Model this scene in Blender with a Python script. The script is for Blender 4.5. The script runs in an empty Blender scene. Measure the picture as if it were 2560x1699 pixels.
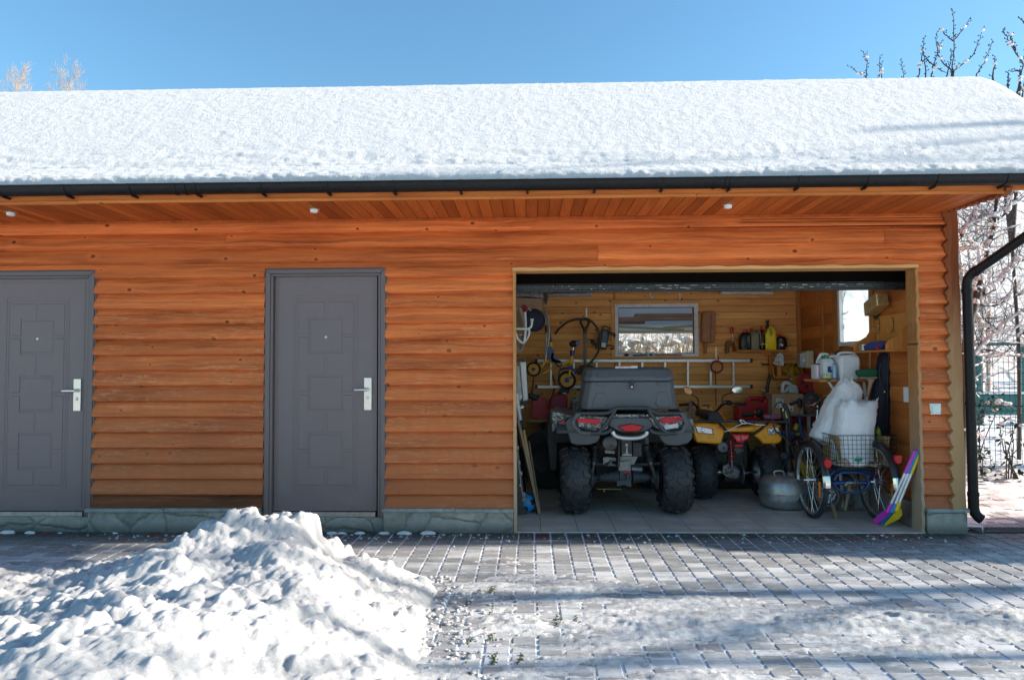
import bpy, bmesh, math, random
import numpy as np
from mathutils import Vector, Matrix, noise as mnoise
SC = bpy.context.scene
COL = SC.collection
rad = math.radians
random.seed(7); NR = np.random.RandomState(11)

# ---------------------------------------------------------------- camera, sky, sun, exposure
CAMH, CAMD = 1.3555, 5.65
def cam_rot(y, p, r):
    f = Vector((-math.sin(y)*math.cos(p), math.cos(y)*math.cos(p), math.sin(p)))
    rt = Vector((math.cos(y), math.sin(y), 0)); up = rt.cross(f)
    return rt*math.cos(r)+up*math.sin(r), up*math.cos(r)-rt*math.sin(r), f
RT, UP, FW = cam_rot(rad(1.506), rad(2.166), rad(-0.262))
CPOS = Vector((0, -CAMD, CAMH))
cam = bpy.data.cameras.new('camera'); camo = bpy.data.objects.new('camera', cam); COL.objects.link(camo)
cam.sensor_width = 36; cam.lens = 24.0; cam.clip_end = 3000; cam.clip_start = 0.05
camo.matrix_world = Matrix(((RT.x, UP.x, -FW.x, CPOS.x), (RT.y, UP.y, -FW.y, CPOS.y), (RT.z, UP.z, -FW.z, CPOS.z), (0, 0, 0, 1)))
SC.camera = camo
SUN_EL, SUN_AZ = 21.0, 3.0            # elevation; degrees the sun stands behind the facade plane, sun on the right
sd = Vector((math.cos(rad(SUN_EL))*math.cos(rad(SUN_AZ)), math.cos(rad(SUN_EL))*math.sin(rad(SUN_AZ)), math.sin(rad(SUN_EL))))
w = bpy.data.worlds.new('World'); SC.world = w; w.use_nodes = True
nt = w.node_tree; bg = nt.nodes['Background']
sky = nt.nodes.new('ShaderNodeTexSky'); sky.sky_type = 'NISHITA'; sky.sun_disc = False
sky.sun_elevation = rad(SUN_EL); sky.sun_rotation = rad(90-SUN_AZ)
sky.air_density = 1.5; sky.dust_density = 0.7; sky.ozone_density = 5.5; sky.altitude = 300
tint = nt.nodes.new('ShaderNodeMix'); tint.data_type = 'RGBA'; tint.blend_type = 'MULTIPLY'; tint.inputs[0].default_value = 1.0; tint.inputs[7].default_value = (0.82, 0.98, 0.97, 1)
nt.links.new(sky.outputs[0], tint.inputs[6]); nt.links.new(tint.outputs[2], bg.inputs[0]); bg.inputs[1].default_value = 0.066
sl = bpy.data.lights.new('sun', 'SUN'); sl.energy = 3.25; sl.angle = rad(0.5); sl.color = (1.0, 0.91, 0.79)
so = bpy.data.objects.new('sun', sl); COL.objects.link(so); so.location = (20, 2, 12)
so.rotation_euler = sd.to_track_quat('Z', 'Y').to_euler()
SC.view_settings.view_transform = 'Standard'; SC.view_settings.look = 'None'
SC.view_settings.exposure = 1.9; SC.view_settings.gamma = 1.0

# ---------------------------------------------------------------- pixel -> world (photograph pixel at a known depth)
FPX = 24/36*2560
def ray(px, py): return RT*((px-1280)/FPX) - UP*((py-849.5)/FPX) + FW
def at(px, py, Y):
    d = ray(px, py); return CPOS + d*((Y-CPOS.y)/d.y)
def atz(px, py, Z):
    d = ray(px, py); return CPOS + d*((Z-CPOS.z)/d.z)

# ---------------------------------------------------------------- mesh collector
class MB:
    def __init__(s): s.v = []; s.f = []; s.r = []; s.m = []; s.cr = 0.0; s.cm = 0
    def add(s, vs, fs):
        o = len(s.v); s.v += [tuple(p) for p in vs]
        for f in fs: s.f.append([i+o for i in f]); s.r.append(s.cr); s.m.append(s.cm)
        return s
    def box(s, x0, x1, y0, y1, z0, z1, M=None):
        vs = [Vector((x, y, z)) for x in (x0, x1) for y in (y0, y1) for z in (z0, z1)]
        if M is not None: vs = [M @ p for p in vs]
        return s.add(vs, [(0, 1, 3, 2), (4, 6, 7, 5), (0, 4, 5, 1), (2, 3, 7, 6), (0, 2, 6, 4), (1, 5, 7, 3)])
    def bar(s, a, b, w, h, up=(0, 0, 1)):
        a, b = Vector(a), Vector(b); d = (b-a).normalized(); u = Vector(up)
        sx = d.cross(u)
        if sx.length < 1e-4: sx = d.cross(Vector((1, 0, 0)))
        sx.normalize(); u = sx.cross(d)
        vs = [p+sx*(i*w/2)+u*(j*h/2) for p in (a, b) for i, j in ((-1, -1), (1, -1), (1, 1), (-1, 1))]
        return s.add(vs, [(0, 3, 2, 1), (4, 5, 6, 7), (0, 1, 5, 4), (1, 2, 6, 5), (2, 3, 7, 6), (3, 0, 4, 7)])
    def tube(s, pts, r, n=10, closed=False, cap=True, flat=1.0):
        P = [Vector(p) for p in pts]; k = len(P)
        rs = r if isinstance(r, (list, tuple)) else [r]*k
        T = []
        for i in range(k):
            a = P[(i-1) % k] if (closed or i > 0) else P[i]
            b = P[(i+1) % k] if (closed or i < k-1) else P[i]
            t = b-a; T.append(t.normalized() if t.length > 1e-9 else Vector((0, 0, 1)))
        u = T[0].cross(Vector((0, 0, 1)))
        if u.length < 1e-3: u = T[0].cross(Vector((0, 1, 0)))
        u.normalize(); vs = []
        for i in range(k):
            u = u - T[i]*u.dot(T[i]); u.normalize(); v = T[i].cross(u)
            for j in range(n):
                a = 2*math.pi*j/n; vs.append(P[i]+(u*math.cos(a)+v*math.sin(a)*flat)*rs[i])
        fs = []
        for i in range(k if closed else k-1):
            i2 = (i+1) % k
            for j in range(n):
                j2 = (j+1) % n; fs.append((i*n+j, i*n+j2, i2*n+j2, i2*n+j))
        if cap and not closed: fs.append(tuple(range(n-1, -1, -1))); fs.append(tuple((k-1)*n+j for j in range(n)))
        return s.add(vs, fs)
    def cyl(s, a, b, r, r2=None, n=20): return s.tube([a, b], [r, r if r2 is None else r2], n)
    def lathe(s, base, axis, prof, n=28, ref=None, sx=1.0, sy=1.0, cap=True):
        base = Vector(base); ax = Vector(axis).normalized()
        u = Vector(ref) if ref is not None else ax.cross(Vector((0, 0, 1)))
        if u.length < 1e-3: u = Vector((1, 0, 0))
        u = (u-ax*u.dot(ax)).normalized(); v = ax.cross(u); vs = []; k = len(prof)
        for (r, h) in prof:
            for j in range(n):
                a = 2*math.pi*j/n; vs.append(base+ax*h+(u*math.cos(a)*sx+v*math.sin(a)*sy)*r)
        fs = [(i*n+j, i*n+(j+1) % n, (i+1)*n+(j+1) % n, (i+1)*n+j) for i in range(k-1) for j in range(n)]
        if cap: fs += [tuple(range(n-1, -1, -1)), tuple((k-1)*n+j for j in range(n))]
        return s.add(vs, fs)
    def prism(s, pts, ext, taper=1.0):
        P = [Vector(p) for p in pts]; e = Vector(ext); k = len(P)
        c = sum(P, Vector())/k
        Q = [c+(p-c)*taper+e for p in P]
        nrm = Vector()
        for i in range(k): nrm += (P[i]-c).cross(P[(i+1) % k]-c)
        fl = nrm.dot(e) > 0
        fs = [tuple(range(k))[::-1] if fl else tuple(range(k)), tuple(range(k, 2*k)) if fl else tuple(range(k, 2*k))[::-1]]
        for i in range(k):
            j = (i+1) % k; f = (i, j, k+j, k+i); fs.append(f if fl else f[::-1])
        return s.add(P+Q, fs)
    def ball(s, c, rx, ry=None, rz=None, nu=16, nv=10, jit=0.0):
        ry = ry or rx; rz = rz or rx; c = Vector(c); vs = []
        for i in range(nv+1):
            t = math.pi*i/nv
            for j in range(nu):
                p = 2*math.pi*j/nu; k = 1+random.uniform(-jit, jit)
                vs.append(c+Vector((rx*math.sin(t)*math.cos(p), ry*math.sin(t)*math.sin(p), rz*math.cos(t)))*1.0*k)
        fs = [(i*nu+j, (i+1)*nu+j, (i+1)*nu+(j+1) % nu, i*nu+(j+1) % nu) for i in range(nv) for j in range(nu)]
        return s.add(vs, fs)
    def loft(s, rings, cap=True, closed=True):
        n = len(rings[0]); vs = [p for r in rings for p in r]; fs = []
        for i in range(len(rings)-1):
            for j in range(n if closed else n-1):
                j2 = (j+1) % n; fs.append((i*n+j, i*n+j2, (i+1)*n+j2, (i+1)*n+j))
        if cap: fs += [tuple(range(n-1, -1, -1)), tuple((len(rings)-1)*n+j for j in range(n))]
        return s.add(vs, fs)
    def grid(s, X, Y, Z):
        ny, nx = Z.shape
        vs = np.stack([X.ravel(), Y.ravel(), Z.ravel()], 1).tolist()
        fs = [(j*nx+i, j*nx+i+1, (j+1)*nx+i+1, (j+1)*nx+i) for j in range(ny-1) for i in range(nx-1)]
        return s.add(vs, fs)

ORG = {}
def build(mb, name, mat, parent=None, smooth=None, bev=0.0, seg=2, weld=False, sub=0, solid=0.0):
    if not mb.v: mb.add([(0, 0, -5)]*3, [(0, 1, 2)])
    if parent is None:
        a = np.array(mb.v); o = Vector(((a[:, 0].min()+a[:, 0].max())/2, (a[:, 1].min()+a[:, 1].max())/2, a[:, 2].min()))
    else: o = ORG[parent.name]
    me = bpy.data.meshes.new(name)
    me.from_pydata([(p[0]-o.x, p[1]-o.y, p[2]-o.z) for p in mb.v], [], mb.f)
    at_ = me.attributes.new('rnd', 'FLOAT', 'FACE'); at_.data.foreach_set('value', mb.r)
    for m in (mat if isinstance(mat, (list, tuple)) else [mat]): me.materials.append(m)
    me.polygons.foreach_set('material_index', mb.m)
    bm = bmesh.new(); bm.from_mesh(me)
    if weld: bmesh.ops.remove_doubles(bm, verts=bm.verts, dist=1e-5)
    if len(bm.faces) < 60000: bmesh.ops.recalc_face_normals(bm, faces=bm.faces)
    bm.to_mesh(me); bm.free()
    if smooth is not None:
        me.polygons.foreach_set('use_smooth', [True]*len(me.polygons))
        if smooth < 179: me.set_sharp_from_angle(angle=rad(smooth))
    ob = bpy.data.objects.new(name, me); COL.objects.link(ob)
    if parent is None: ob.location = o
    else: ob.parent = parent
    ORG[ob.name] = o
    if solid: md = ob.modifiers.new('thick', 'SOLIDIFY'); md.thickness = solid; md.offset = 0
    if bev: md = ob.modifiers.new('bevel', 'BEVEL'); md.width = bev; md.segments = seg; md.limit_method = 'ANGLE'; md.angle_limit = rad(32); md.harden_normals = False
    if sub: md = ob.modifiers.new('sub', 'SUBSURF'); md.levels = sub; md.render_levels = sub
    return ob
def tag(o, label=None, cat=None, group=None, kind=None):
    if label: o['label'] = label
    if cat: o['category'] = cat
    if group: o['group'] = group
    if kind: o['kind'] = kind
    return o
def thing(name, label, cat, loc, group=None):
    o = bpy.data.objects.new(name, None); COL.objects.link(o); o.location = loc; o.empty_display_size = 0.1
    ORG[o.name] = Vector(loc); return tag(o, label, cat, group)

# ---------------------------------------------------------------- materials
class NT:
    def __init__(s, name):
        s.m = bpy.data.materials.new(name); s.m.use_nodes = True; s.t = s.m.node_tree; s.n = s.t.nodes
        s.b = s.n['Principled BSDF']
    def node(s, typ, ins=None, **kw):
        n = s.n.new(typ)
        for k, v in kw.items(): setattr(n, k, v)
        for k, v in (ins or {}).items(): s.set(n.inputs[k], v)
        return n
    def set(s, inp, v):
        if isinstance(v, bpy.types.NodeSocket): s.t.links.new(v, inp)
        elif isinstance(v, bpy.types.Node): s.t.links.new(v.outputs[0], inp)
        else:
            if isinstance(v, (tuple, list)) and len(v) == 3 and inp.type == 'RGBA': v = (*v, 1)
            inp.default_value = v
    def math(s, op, a, b=0.0, c=None, clamp=False):
        n = s.node('ShaderNodeMath', {0: a, 1: b}, operation=op, use_clamp=clamp)
        if c is not None: s.set(n.inputs[2], c)
        return n.outputs[0]
    def mix(s, f, a, b, typ='MIX'):
        n = s.node('ShaderNodeMix', data_type='RGBA', blend_type=typ); s.set(n.inputs[0], f); s.set(n.inputs[6], a); s.set(n.inputs[7], b); return n.outputs[2]
    def ramp(s, f, stops, interp='LINEAR'):
        n = s.node('ShaderNodeValToRGB', {0: f}); r = n.color_ramp; r.interpolation = interp
        while len(r.elements) < len(stops): r.elements.new(0.5)
        for e, (p, c) in zip(r.elements, stops):
            e.position = p; e.color = (c, c, c, 1) if isinstance(c, (int, float)) else (*c, 1)
        return n.outputs[0]
    def pos(s): return s.node('ShaderNodeNewGeometry').outputs['Position']
    def xyz(s, v): n = s.node('ShaderNodeSeparateXYZ', {0: v}); return n.outputs
    def comb(s, x, y, z): return s.node('ShaderNodeCombineXYZ', {0: x, 1: y, 2: z}).outputs[0]
    def scale(s, v, sc): return s.node('ShaderNodeVectorMath', {0: v, 1: sc}, operation='MULTIPLY').outputs[0]
    def noise(s, v, sc, det=4, rough=0.55, dist=0.0, out=0):
        return s.node('ShaderNodeTexNoise', {'Vector': v, 'Scale': sc, 'Detail': det, 'Roughness': rough, 'Distortion': dist}).outputs[out]
    def vor(s, v, sc, feat='F1', out='Distance', rnd=1.0, dim='3D'):
        return s.node('ShaderNodeTexVoronoi', {'Vector': v, 'Scale': sc, 'Randomness': rnd}, feature=feat, voronoi_dimensions=dim).outputs[out]
    def attr(s, name='rnd'): return s.node('ShaderNodeAttribute', attribute_name=name).outputs['Fac']
    def bump(s, h, st=0.3, dist=0.01): return s.node('ShaderNodeBump', {'Height': h, 'Strength': st, 'Distance': dist}).outputs[0]
    def out(s, base=None, rough=0.5, metal=0.0, normal=None, spec=None, **kw):
        if base is not None: s.set(s.b.inputs['Base Color'], base)
        s.set(s.b.inputs['Roughness'], rough); s.set(s.b.inputs['Metallic'], metal)
        if normal is not None: s.set(s.b.inputs['Normal'], normal)
        if spec is not None: s.set(s.b.inputs['Specular IOR Level'], spec)
        for k, v in kw.items(): s.set(s.b.inputs[k], v)
        return s.m

def plain(name, col, rough=0.5, metal=0.0, var=0.18, dirt=None, dscale=9.0, bump=0.0, bscale=220, spec=None, **kw):
    m = NT(name); p = m.pos()
    n1 = m.noise(p, dscale, 5, 0.6); f = m.ramp(n1, [(0.3, 0.0), (0.7, 1.0)])
    lo = tuple(c*(1-var) for c in col); hi = tuple(min(1, c*(1+var)) for c in col)
    base = m.mix(f, lo, hi)
    if dirt is not None:
        n2 = m.noise(p, dscale*2.3, 6, 0.7); base = m.mix(m.ramp(n2, [(0.5, 0.0), (0.68, dirt[1])]), base, dirt[0])
    r = m.math('MULTIPLY_ADD', n1, 0.3, rough-0.15)
    nrm = m.bump(m.noise(p, bscale, 3), bump, 0.002) if bump else None
    return m.out(base, r, metal, nrm, spec, **kw)

def wood(name, base, dark, axis='X', knots=0.5, wear=0.0, wearcol=(0.55, 0.33, 0.16), rough=0.5, grain=1.0, tone=0.35, weather=None, wr=(.25, .62)):
    m = NT(name); p = m.pos(); x, y, z = m.xyz(p); r = m.attr()
    A, B, Cc = {'X': (x, z, y), 'Y': (y, x, z), 'Z': (z, x, y)}[axis]
    off = m.math('MULTIPLY', r, 37.0); A = m.math('ADD', A, off); B2 = m.math('ADD', B, m.math('MULTIPLY', r, 3.1))
    warp = m.noise(m.comb(m.math('MULTIPLY', A, 1.6), m.math('MULTIPLY', B2, 7.0), r), 1.0, 3, 0.5)
    Bw = m.math('ADD', B2, m.math('MULTIPLY', m.math('SUBTRACT', warp, 0.5), 0.10*grain))
    v = m.comb(m.math('MULTIPLY', A, 1.3), m.math('MULTIPLY', Bw, 60.0), m.math('MULTIPLY', Cc, 25.0))
    g1 = m.noise(v, 1.0, 6, 0.62, 0.4)
    v2 = m.comb(m.math('MULTIPLY', A, 6.0), m.math('MULTIPLY', B2, 260.0), m.math('MULTIPLY', Cc, 60.0))
    g2 = m.noise(v2, 1.0, 3, 0.6)
    big = m.noise(m.comb(m.math('MULTIPLY', A, 0.9), m.math('MULTIPLY', B2, 5.0), r), 1.0, 3)
    g0 = m.noise(m.comb(m.math('MULTIPLY', A, 0.7), m.math('MULTIPLY', Bw, 24.0), r), 1.0, 4, 0.6, 0.6)
    f = m.math('ADD', m.math('ADD', m.math('MULTIPLY', g1, 0.45), m.math('MULTIPLY', g2, 0.15)), m.math('MULTIPLY', g0, 0.4))
    f = m.ramp(f, [(0.41, 1.0), (0.60, 0.0)])
    col = m.mix(m.math('MULTIPLY', f, 0.9), base, dark)
    col = m.mix(m.ramp(big, [(0.35, 0.0), (0.7, 0.55)]), col, tuple(min(1, c*1.35) for c in base))
    t = m.math('ADD', m.math('MULTIPLY', m.math('SUBTRACT', r, 0.5), tone*2), 1.0)
    col = m.mix(1.0, col, m.comb(t, m.math('POWER', t, 1.15), m.math('POWER', t, 1.2)), 'MULTIPLY')
    if knots:
        kv = m.comb(m.math('MULTIPLY', A, 5.2), m.math('MULTIPLY', B, 7.4), 0.0)
        kd = m.vor(kv, 1.0, dim='2D'); kc = m.vor(kv, 1.0, out='Color', dim='2D')
        kr = m.xyz(kc)[0]; sel = m.math('LESS_THAN', kr, knots)
        sz = m.math('MULTIPLY_ADD', m.xyz(kc)[1], 0.09, 0.045)
        kk = m.math('DIVIDE', kd, sz)
        halo = m.math('MULTIPLY', m.ramp(m.math('MULTIPLY', kk, 0.25), [(0.2, 1.0), (0.75, 0.0)]), sel)
        core = m.math('MULTIPLY', m.ramp(kk, [(0.6, 1.0), (1.1, 0.0)]), sel)
        col = m.mix(m.math('MULTIPLY', halo, 0.18), col, tuple(min(1, c*1.5) for c in base))
        col = m.mix(m.math('MULTIPLY', core, 0.8), col, tuple(c*0.3 for c in dark))
    if wear:
        wv = m.comb(m.math('MULTIPLY', A, 9.0), m.math('MULTIPLY', B, 90.0), r)
        wn = m.noise(wv, 1.0, 4, 0.7); wl = m.noise(m.comb(m.math('MULTIPLY', A, 1.5), m.math('MULTIPLY', B, 6.0), r), 1.0, 3)
        low = m.ramp(m.math('DIVIDE', z, 2.4), [(0.08, 1.0), (0.6, 0.6), (0.9, 0.05)])
        wf = m.math('MULTIPLY', m.math('MULTIPLY', m.ramp(wn, [(0.52, 0.0), (0.62, 1.0)]), m.ramp(wl, [(0.42, 0.0), (0.58, 1.0)])), low)
        col = m.mix(m.math('MULTIPLY', wf, wear), col, wearcol)
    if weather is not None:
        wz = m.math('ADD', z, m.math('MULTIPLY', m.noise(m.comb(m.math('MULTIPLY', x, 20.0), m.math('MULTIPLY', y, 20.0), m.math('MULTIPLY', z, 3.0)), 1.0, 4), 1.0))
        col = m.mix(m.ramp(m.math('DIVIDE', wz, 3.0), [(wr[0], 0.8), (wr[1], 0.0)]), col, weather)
    nrm = m.bump(m.math('ADD', g1, m.math('MULTIPLY', g2, 0.5)), 0.4, 0.006)
    return m.out(col, m.math('MULTIPLY_ADD', g1, 0.3, rough-0.05), 0.0, nrm, 0.18)

def snowmat(name, bscale=1.0, st=0.5, sss=0.0, alb=0.76, dirt=None):
    m = NT(name); p = m.pos()
    a = m.noise(p, 38*bscale, 6, 0.68); b = m.noise(p, 260*bscale, 3, 0.6)
    h = m.math('ADD', a, m.math('MULTIPLY', b, 0.45))
    sp = m.vor(p, 420)
    base = (alb, alb*0.992, alb*0.985)
    if dirt: base = m.mix(m.ramp(m.noise(m.scale(p, (5, 14, 5)), 1.0, 6, 0.7), [(0.42, 0.0), (0.66, 1.0)]), base, dirt)
    return m.out(base, 0.8, 0, m.bump(h, st, 0.02), 0.2, **{'Subsurface Weight': sss, 'Subsurface Radius': (1.0, 1.1, 1.3), 'Subsurface Scale': 0.03})
# ---------------------------------------------------------------- numpy noise
def _h(ix, iy, s):
    n = (ix.astype(np.int64)*374761393 + iy.astype(np.int64)*668265263 + s*974634211) & 0x7fffffff
    n = ((n ^ (n >> 13))*1274126177) & 0x7fffffff
    return ((n ^ (n >> 16)) & 0xffff)/65535.0
def vn(x, y, s=0):
    ix = np.floor(x); iy = np.floor(y); fx = x-ix; fy = y-iy
    fx = fx*fx*fx*(fx*(fx*6-15)+10); fy = fy*fy*fy*(fy*(fy*6-15)+10)
    a = _h(ix, iy, s); b = _h(ix+1, iy, s); c = _h(ix, iy+1, s); d = _h(ix+1, iy+1, s)
    return (a*(1-fx)+b*fx)*(1-fy)+(c*(1-fx)+d*fx)*fy-0.5
def fbm(x, y, o=4, s=0, g=0.5):
    t = 0; a = 1.0
    for i in range(o): t = t+a*vn(x, y, s+i*17); x = x*2.03+11.3; y = y*2.03+5.7; a *= g
    return t
def sstep(a, b, x): t = np.clip((x-a)/(b-a), 0, 1); return t*t*(3-2*t)

# ---------------------------------------------------------------- materials of the setting
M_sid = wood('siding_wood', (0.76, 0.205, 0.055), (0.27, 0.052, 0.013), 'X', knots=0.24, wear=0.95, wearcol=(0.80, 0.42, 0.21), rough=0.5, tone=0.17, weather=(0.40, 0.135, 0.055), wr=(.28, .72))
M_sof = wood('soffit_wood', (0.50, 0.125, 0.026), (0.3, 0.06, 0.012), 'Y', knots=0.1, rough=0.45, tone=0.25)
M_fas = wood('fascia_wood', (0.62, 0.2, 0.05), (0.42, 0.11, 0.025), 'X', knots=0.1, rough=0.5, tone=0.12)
M_trim = wood('trim_wood', (0.50, 0.24, 0.085), (0.30, 0.12, 0.035), 'Z', knots=0.2, rough=0.55, tone=0.1, weather=(0.42, 0.34, 0.25))
M_trimx = wood('trim_wood_cross', (0.62, 0.33, 0.13), (0.40, 0.17, 0.05), 'X', knots=0.2, rough=0.55, tone=0.1)
M_corner = wood('corner_wood', (0.26, 0.075, 0.025), (0.12, 0.03, 0.01), 'Z', knots=0.15, rough=0.6, tone=0.1, weather=(0.50, 0.31, 0.15), wr=(.5, .85))
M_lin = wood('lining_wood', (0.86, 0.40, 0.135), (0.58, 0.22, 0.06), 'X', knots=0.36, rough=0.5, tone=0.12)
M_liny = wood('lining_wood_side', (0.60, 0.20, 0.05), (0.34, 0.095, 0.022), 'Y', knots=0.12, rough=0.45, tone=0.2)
M_linz = wood('batten_wood', (0.52, 0.23, 0.07), (0.34, 0.12, 0.03), 'Z', knots=0.1, rough=0.45, tone=0.1)
M_door = plain('grey_steel_door', (0.180, 0.140, 0.140), 0.42, 0.0, 0.05, dirt=((0.15, 0.135, 0.135), 0.35), dscale=5, bump=0.05)
M_dframe = plain('grey_steel_frame', (0.145, 0.112, 0.113), 0.36, 0.0, 0.05, dirt=((0.15, 0.135, 0.13), 0.3), dscale=6)
M_nickel = plain('brushed_nickel', (0.66, 0.63, 0.58), 0.28, 1.0, 0.05, bump=0.05)
M_steel = plain('dull_steel', (0.42, 0.41, 0.39), 0.45, 0.9, 0.15, dirt=((0.22, 0.18, 0.14), 0.5))
M_gut = plain('black_gutter_plastic', (0.010, 0.0095, 0.010), 0.42, 0.0, 0.2, dirt=((0.03, 0.03, 0.032), 0.4), dscale=14, spec=.22)
M_white = plain('white_plastic', (0.76, 0.78, 0.76), 0.4, 0.0, 0.03, dirt=((0.55, 0.54, 0.5), 0.3))
M_black = plain('black_plastic', (0.018, 0.018, 0.02), 0.5, 0.0, 0.25, dirt=((0.07, 0.068, 0.065), 0.4))
M_gapshade = plain('gap_shade', (.008, .006, .005), .9, 0.0, 0.2, spec=.05)
M_snow = snowmat('snow', 1.0, 0.45, 0.5); M_snowr = snowmat('roof_snow', 1.1, 0.7, 0.0, .66)

def mk_stone():
    m = NT('flagstone_base'); p = m.pos()
    q = m.node('ShaderNodeVectorMath', {0: p, 1: m.scale(m.noise(p, 4.0, 3, out=1), (0.14, 0.14, 0.14))}, operation='ADD').outputs[0]
    q = m.scale(q, (1.0, 1.0, 1.35))
    e = m.vor(q, 2.7, 'DISTANCE_TO_EDGE'); c = m.vor(q, 2.7, out='Color'); cx = m.xyz(c)[0]
    n = m.noise(p, 14, 6, 0.65); n2 = m.noise(p, 60, 4, 0.6); n3 = m.noise(p, 5.0, 4, 0.6)
    base = m.ramp(cx, [(0.0, (0.28, 0.28, 0.24)), (0.35, (0.40, 0.38, 0.32)), (0.7, (0.33, 0.325, 0.29)), (1.0, (0.42, 0.37, 0.28))])
    base = m.mix(m.ramp(n, [(0.35, 0.0), (0.7, 0.5)]), base, (0.1, 0.1, 0.08))
    base = m.mix(m.ramp(n3, [(0.52, 0.0), (0.66, 0.5)]), base, (0.50, 0.47, 0.40))
    base = m.mix(m.ramp(e, [(0.008, 0.6), (0.03, 0.0)]), base, (0.17, 0.155, 0.13))
    z = m.xyz(p)[2]; damp = m.ramp(m.math('ADD', z, m.math('MULTIPLY', n, 0.1)), [(0.07, 0.6), (0.13, 0.0)])
    base = m.mix(damp, base, (0.045, 0.048, 0.04))
    h = m.math('ADD', m.math('MULTIPLY', m.ramp(e, [(0.0, 0.0), (0.06, 1.0)]), 0.8), m.math('MULTIPLY', n2, 0.25))
    return m.out(base, 0.6, 0, m.bump(m.math('ADD', h, m.math('MULTIPLY', n, 0.5)), 0.7, 0.02))
M_stone = mk_stone()
M_ledge = plain('slate_ledge', (0.30, 0.325, 0.30), 0.6, 0, 0.22, dirt=((0.12, 0.12, 0.1), 0.6), dscale=8, bump=0.3, bscale=60)

# ---------------------------------------------------------------- the building
bld = thing('wooden_garage', 'long orange timber garage with a snow covered roof, two grey doors and an open bay', 'garage', (-1.2, 1.5, 0))
PITCH = 0.1287; ZB0 = 0.194
edges = [ZB0] + [0.292+PITCH*k for k in range(0, 18)]
edges = [z for z in edges if z < 2.545] + [2.57]
D1 = (-4.70, -3.672, 2.178); D2 = (-2.212, -1.212, 2.178); OP = (-0.132, 3.150, 2.160)
def bprof(t):
    a = min(1, max(0, t/.14))**.5; b = max(0, (t-.14)/.86)
    return -0.002-0.031*a*(1-b**1.7)
wall = MB(); rr = random.Random(5)
for bi in range(len(edges)-1):
    z0, z1 = edges[bi], edges[bi+1]; n = 9
    full0 = z1-PITCH if bi == 0 else z0
    cuts = [-6.9]; x = -6.9 + rr.uniform(1.5, 4.0)
    while x < 3.0: cuts.append(x); x += rr.uniform(3.8, 6.4)
    if bi == len(edges)-2: cuts = [-6.9, 0.0]
    if bi == len(edges)-3: cuts = [-6.9, -2.55, 2.9]
    if z0 < 2.12: cuts = [-6.9]
    cuts.append(3.39); rn = [rr.random() for _ in cuts]
    if bi == len(edges)-2: rn = [0.98, 0.35, .5]
    if bi == 0: rn = [0.05]*len(cuts)
    hop = rr.random()
    zs = [z0+(z1-z0)*i/n for i in range(n+1)]
    for zc in (D1[2], OP[2]):
        if z0 < zc < z1: zs.append(zc)
    zs.sort()
    prof = lambda z: bprof((z-full0)/PITCH) if full0+1e-4 < z < full0+PITCH-1e-4 else 0.004
    for a, b in zip(zs[:-1], zs[1:]):
        zm = (a+b)/2; segs = [(-6.9, 3.39)]
        for (h0, h1, ht) in (D1, D2, OP):
            if zm < ht:
                ns = []
                for (s0, s1) in segs:
                    if h0 > s0: ns.append((s0, min(s1, h0)))
                    if h1 < s1: ns.append((max(s0, h1), s1))
                segs = [q for q in ns if q[1]-q[0] > 1e-3]
        for (s0, s1) in segs:
            pts = [s0]+[c+ (zm-z0)*0.9*(1 if bi == len(edges)-2 else .0) for c in cuts if s0+.02 < c < s1-.02]+[s1]
            wall.cm = 1 if (bi == 0 and s0 < -2.3) else 0
            for i in range(len(pts)-1):
                mid = (pts[i]+pts[i+1])/2; k = sum(1 for c in cuts if c < mid)-1
                wall.cr = rn[k] if zm > 2.12 else ((rn[0]*(1 if s0 < D1[1]-.1 else 1)+ (0 if s0 < -2.3 else (.37 if s0 < 2 else .71))) % 1.0 if bi else .05)
                g = 0.003 if i > 0 else 0
                wall.add([(pts[i]+g, prof(a), a), (pts[i+1], prof(a), a), (pts[i+1], prof(b), b), (pts[i]+g, prof(b), b)], [(0, 1, 2, 3)])
wall.cr = 0.4; wall.cm = 0
for (x0, x1, z0, z1) in ((-6.9, D1[0], 0, 2.6), (D1[1], D2[0], 0, 2.6), (D2[1], OP[0], 0, 2.6), (OP[1], 3.42, 0, 2.6), (D1[0], D1[1], D1[2], 2.6), (D2[0], D2[1], D2[2], 2.6), (OP[0], OP[1], OP[2], 2.6)):
    wall.box(x0, x1, 0.006, 0.135, z0, z1)
M_char = wood('charred_board', (0.24, 0.085, 0.035), (0.035, 0.014, 0.007), 'X', knots=0.1, rough=.6, grain=2.2, tone=.1)
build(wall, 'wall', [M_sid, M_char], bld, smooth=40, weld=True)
o = MB()
o.box(3.40, 3.475, 0.0, 3.0, 0.0, 2.9); o.box(-6.9, -6.8, 0.14, 3.0, 0, 2.9); o.box(-6.8, -0.45, 0.136, 0.2, 0, 2.9)
build(o, 'end_wall', M_sid, bld)

# corner board with a carved edge
cb = []; z = 0.195
NZ = 150
for i in range(NZ+1):
    z = 0.195+(2.60-0.195)*i/NZ
    ph = ((z-0.292)/PITCH) % 1.0
    x = 3.378+0.013*math.sin(2*math.pi*ph+0.6)+0.008*math.sin(4*math.pi*ph+1.0)+random.uniform(-.0015, .0015)
    cb.append((x, -0.05, z))
rb = [(3.483+0.003*math.sin(z*11)+random.uniform(-.001, .001), -0.05, z) for z in [2.60-(2.405)*i/40 for i in range(41)]]
o = MB(); o.cr = 0.3; o.prism(cb+rb, (0, 0.058, 0)); build(o, 'corner_board', M_corner, bld, bev=0.003, seg=1)
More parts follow.
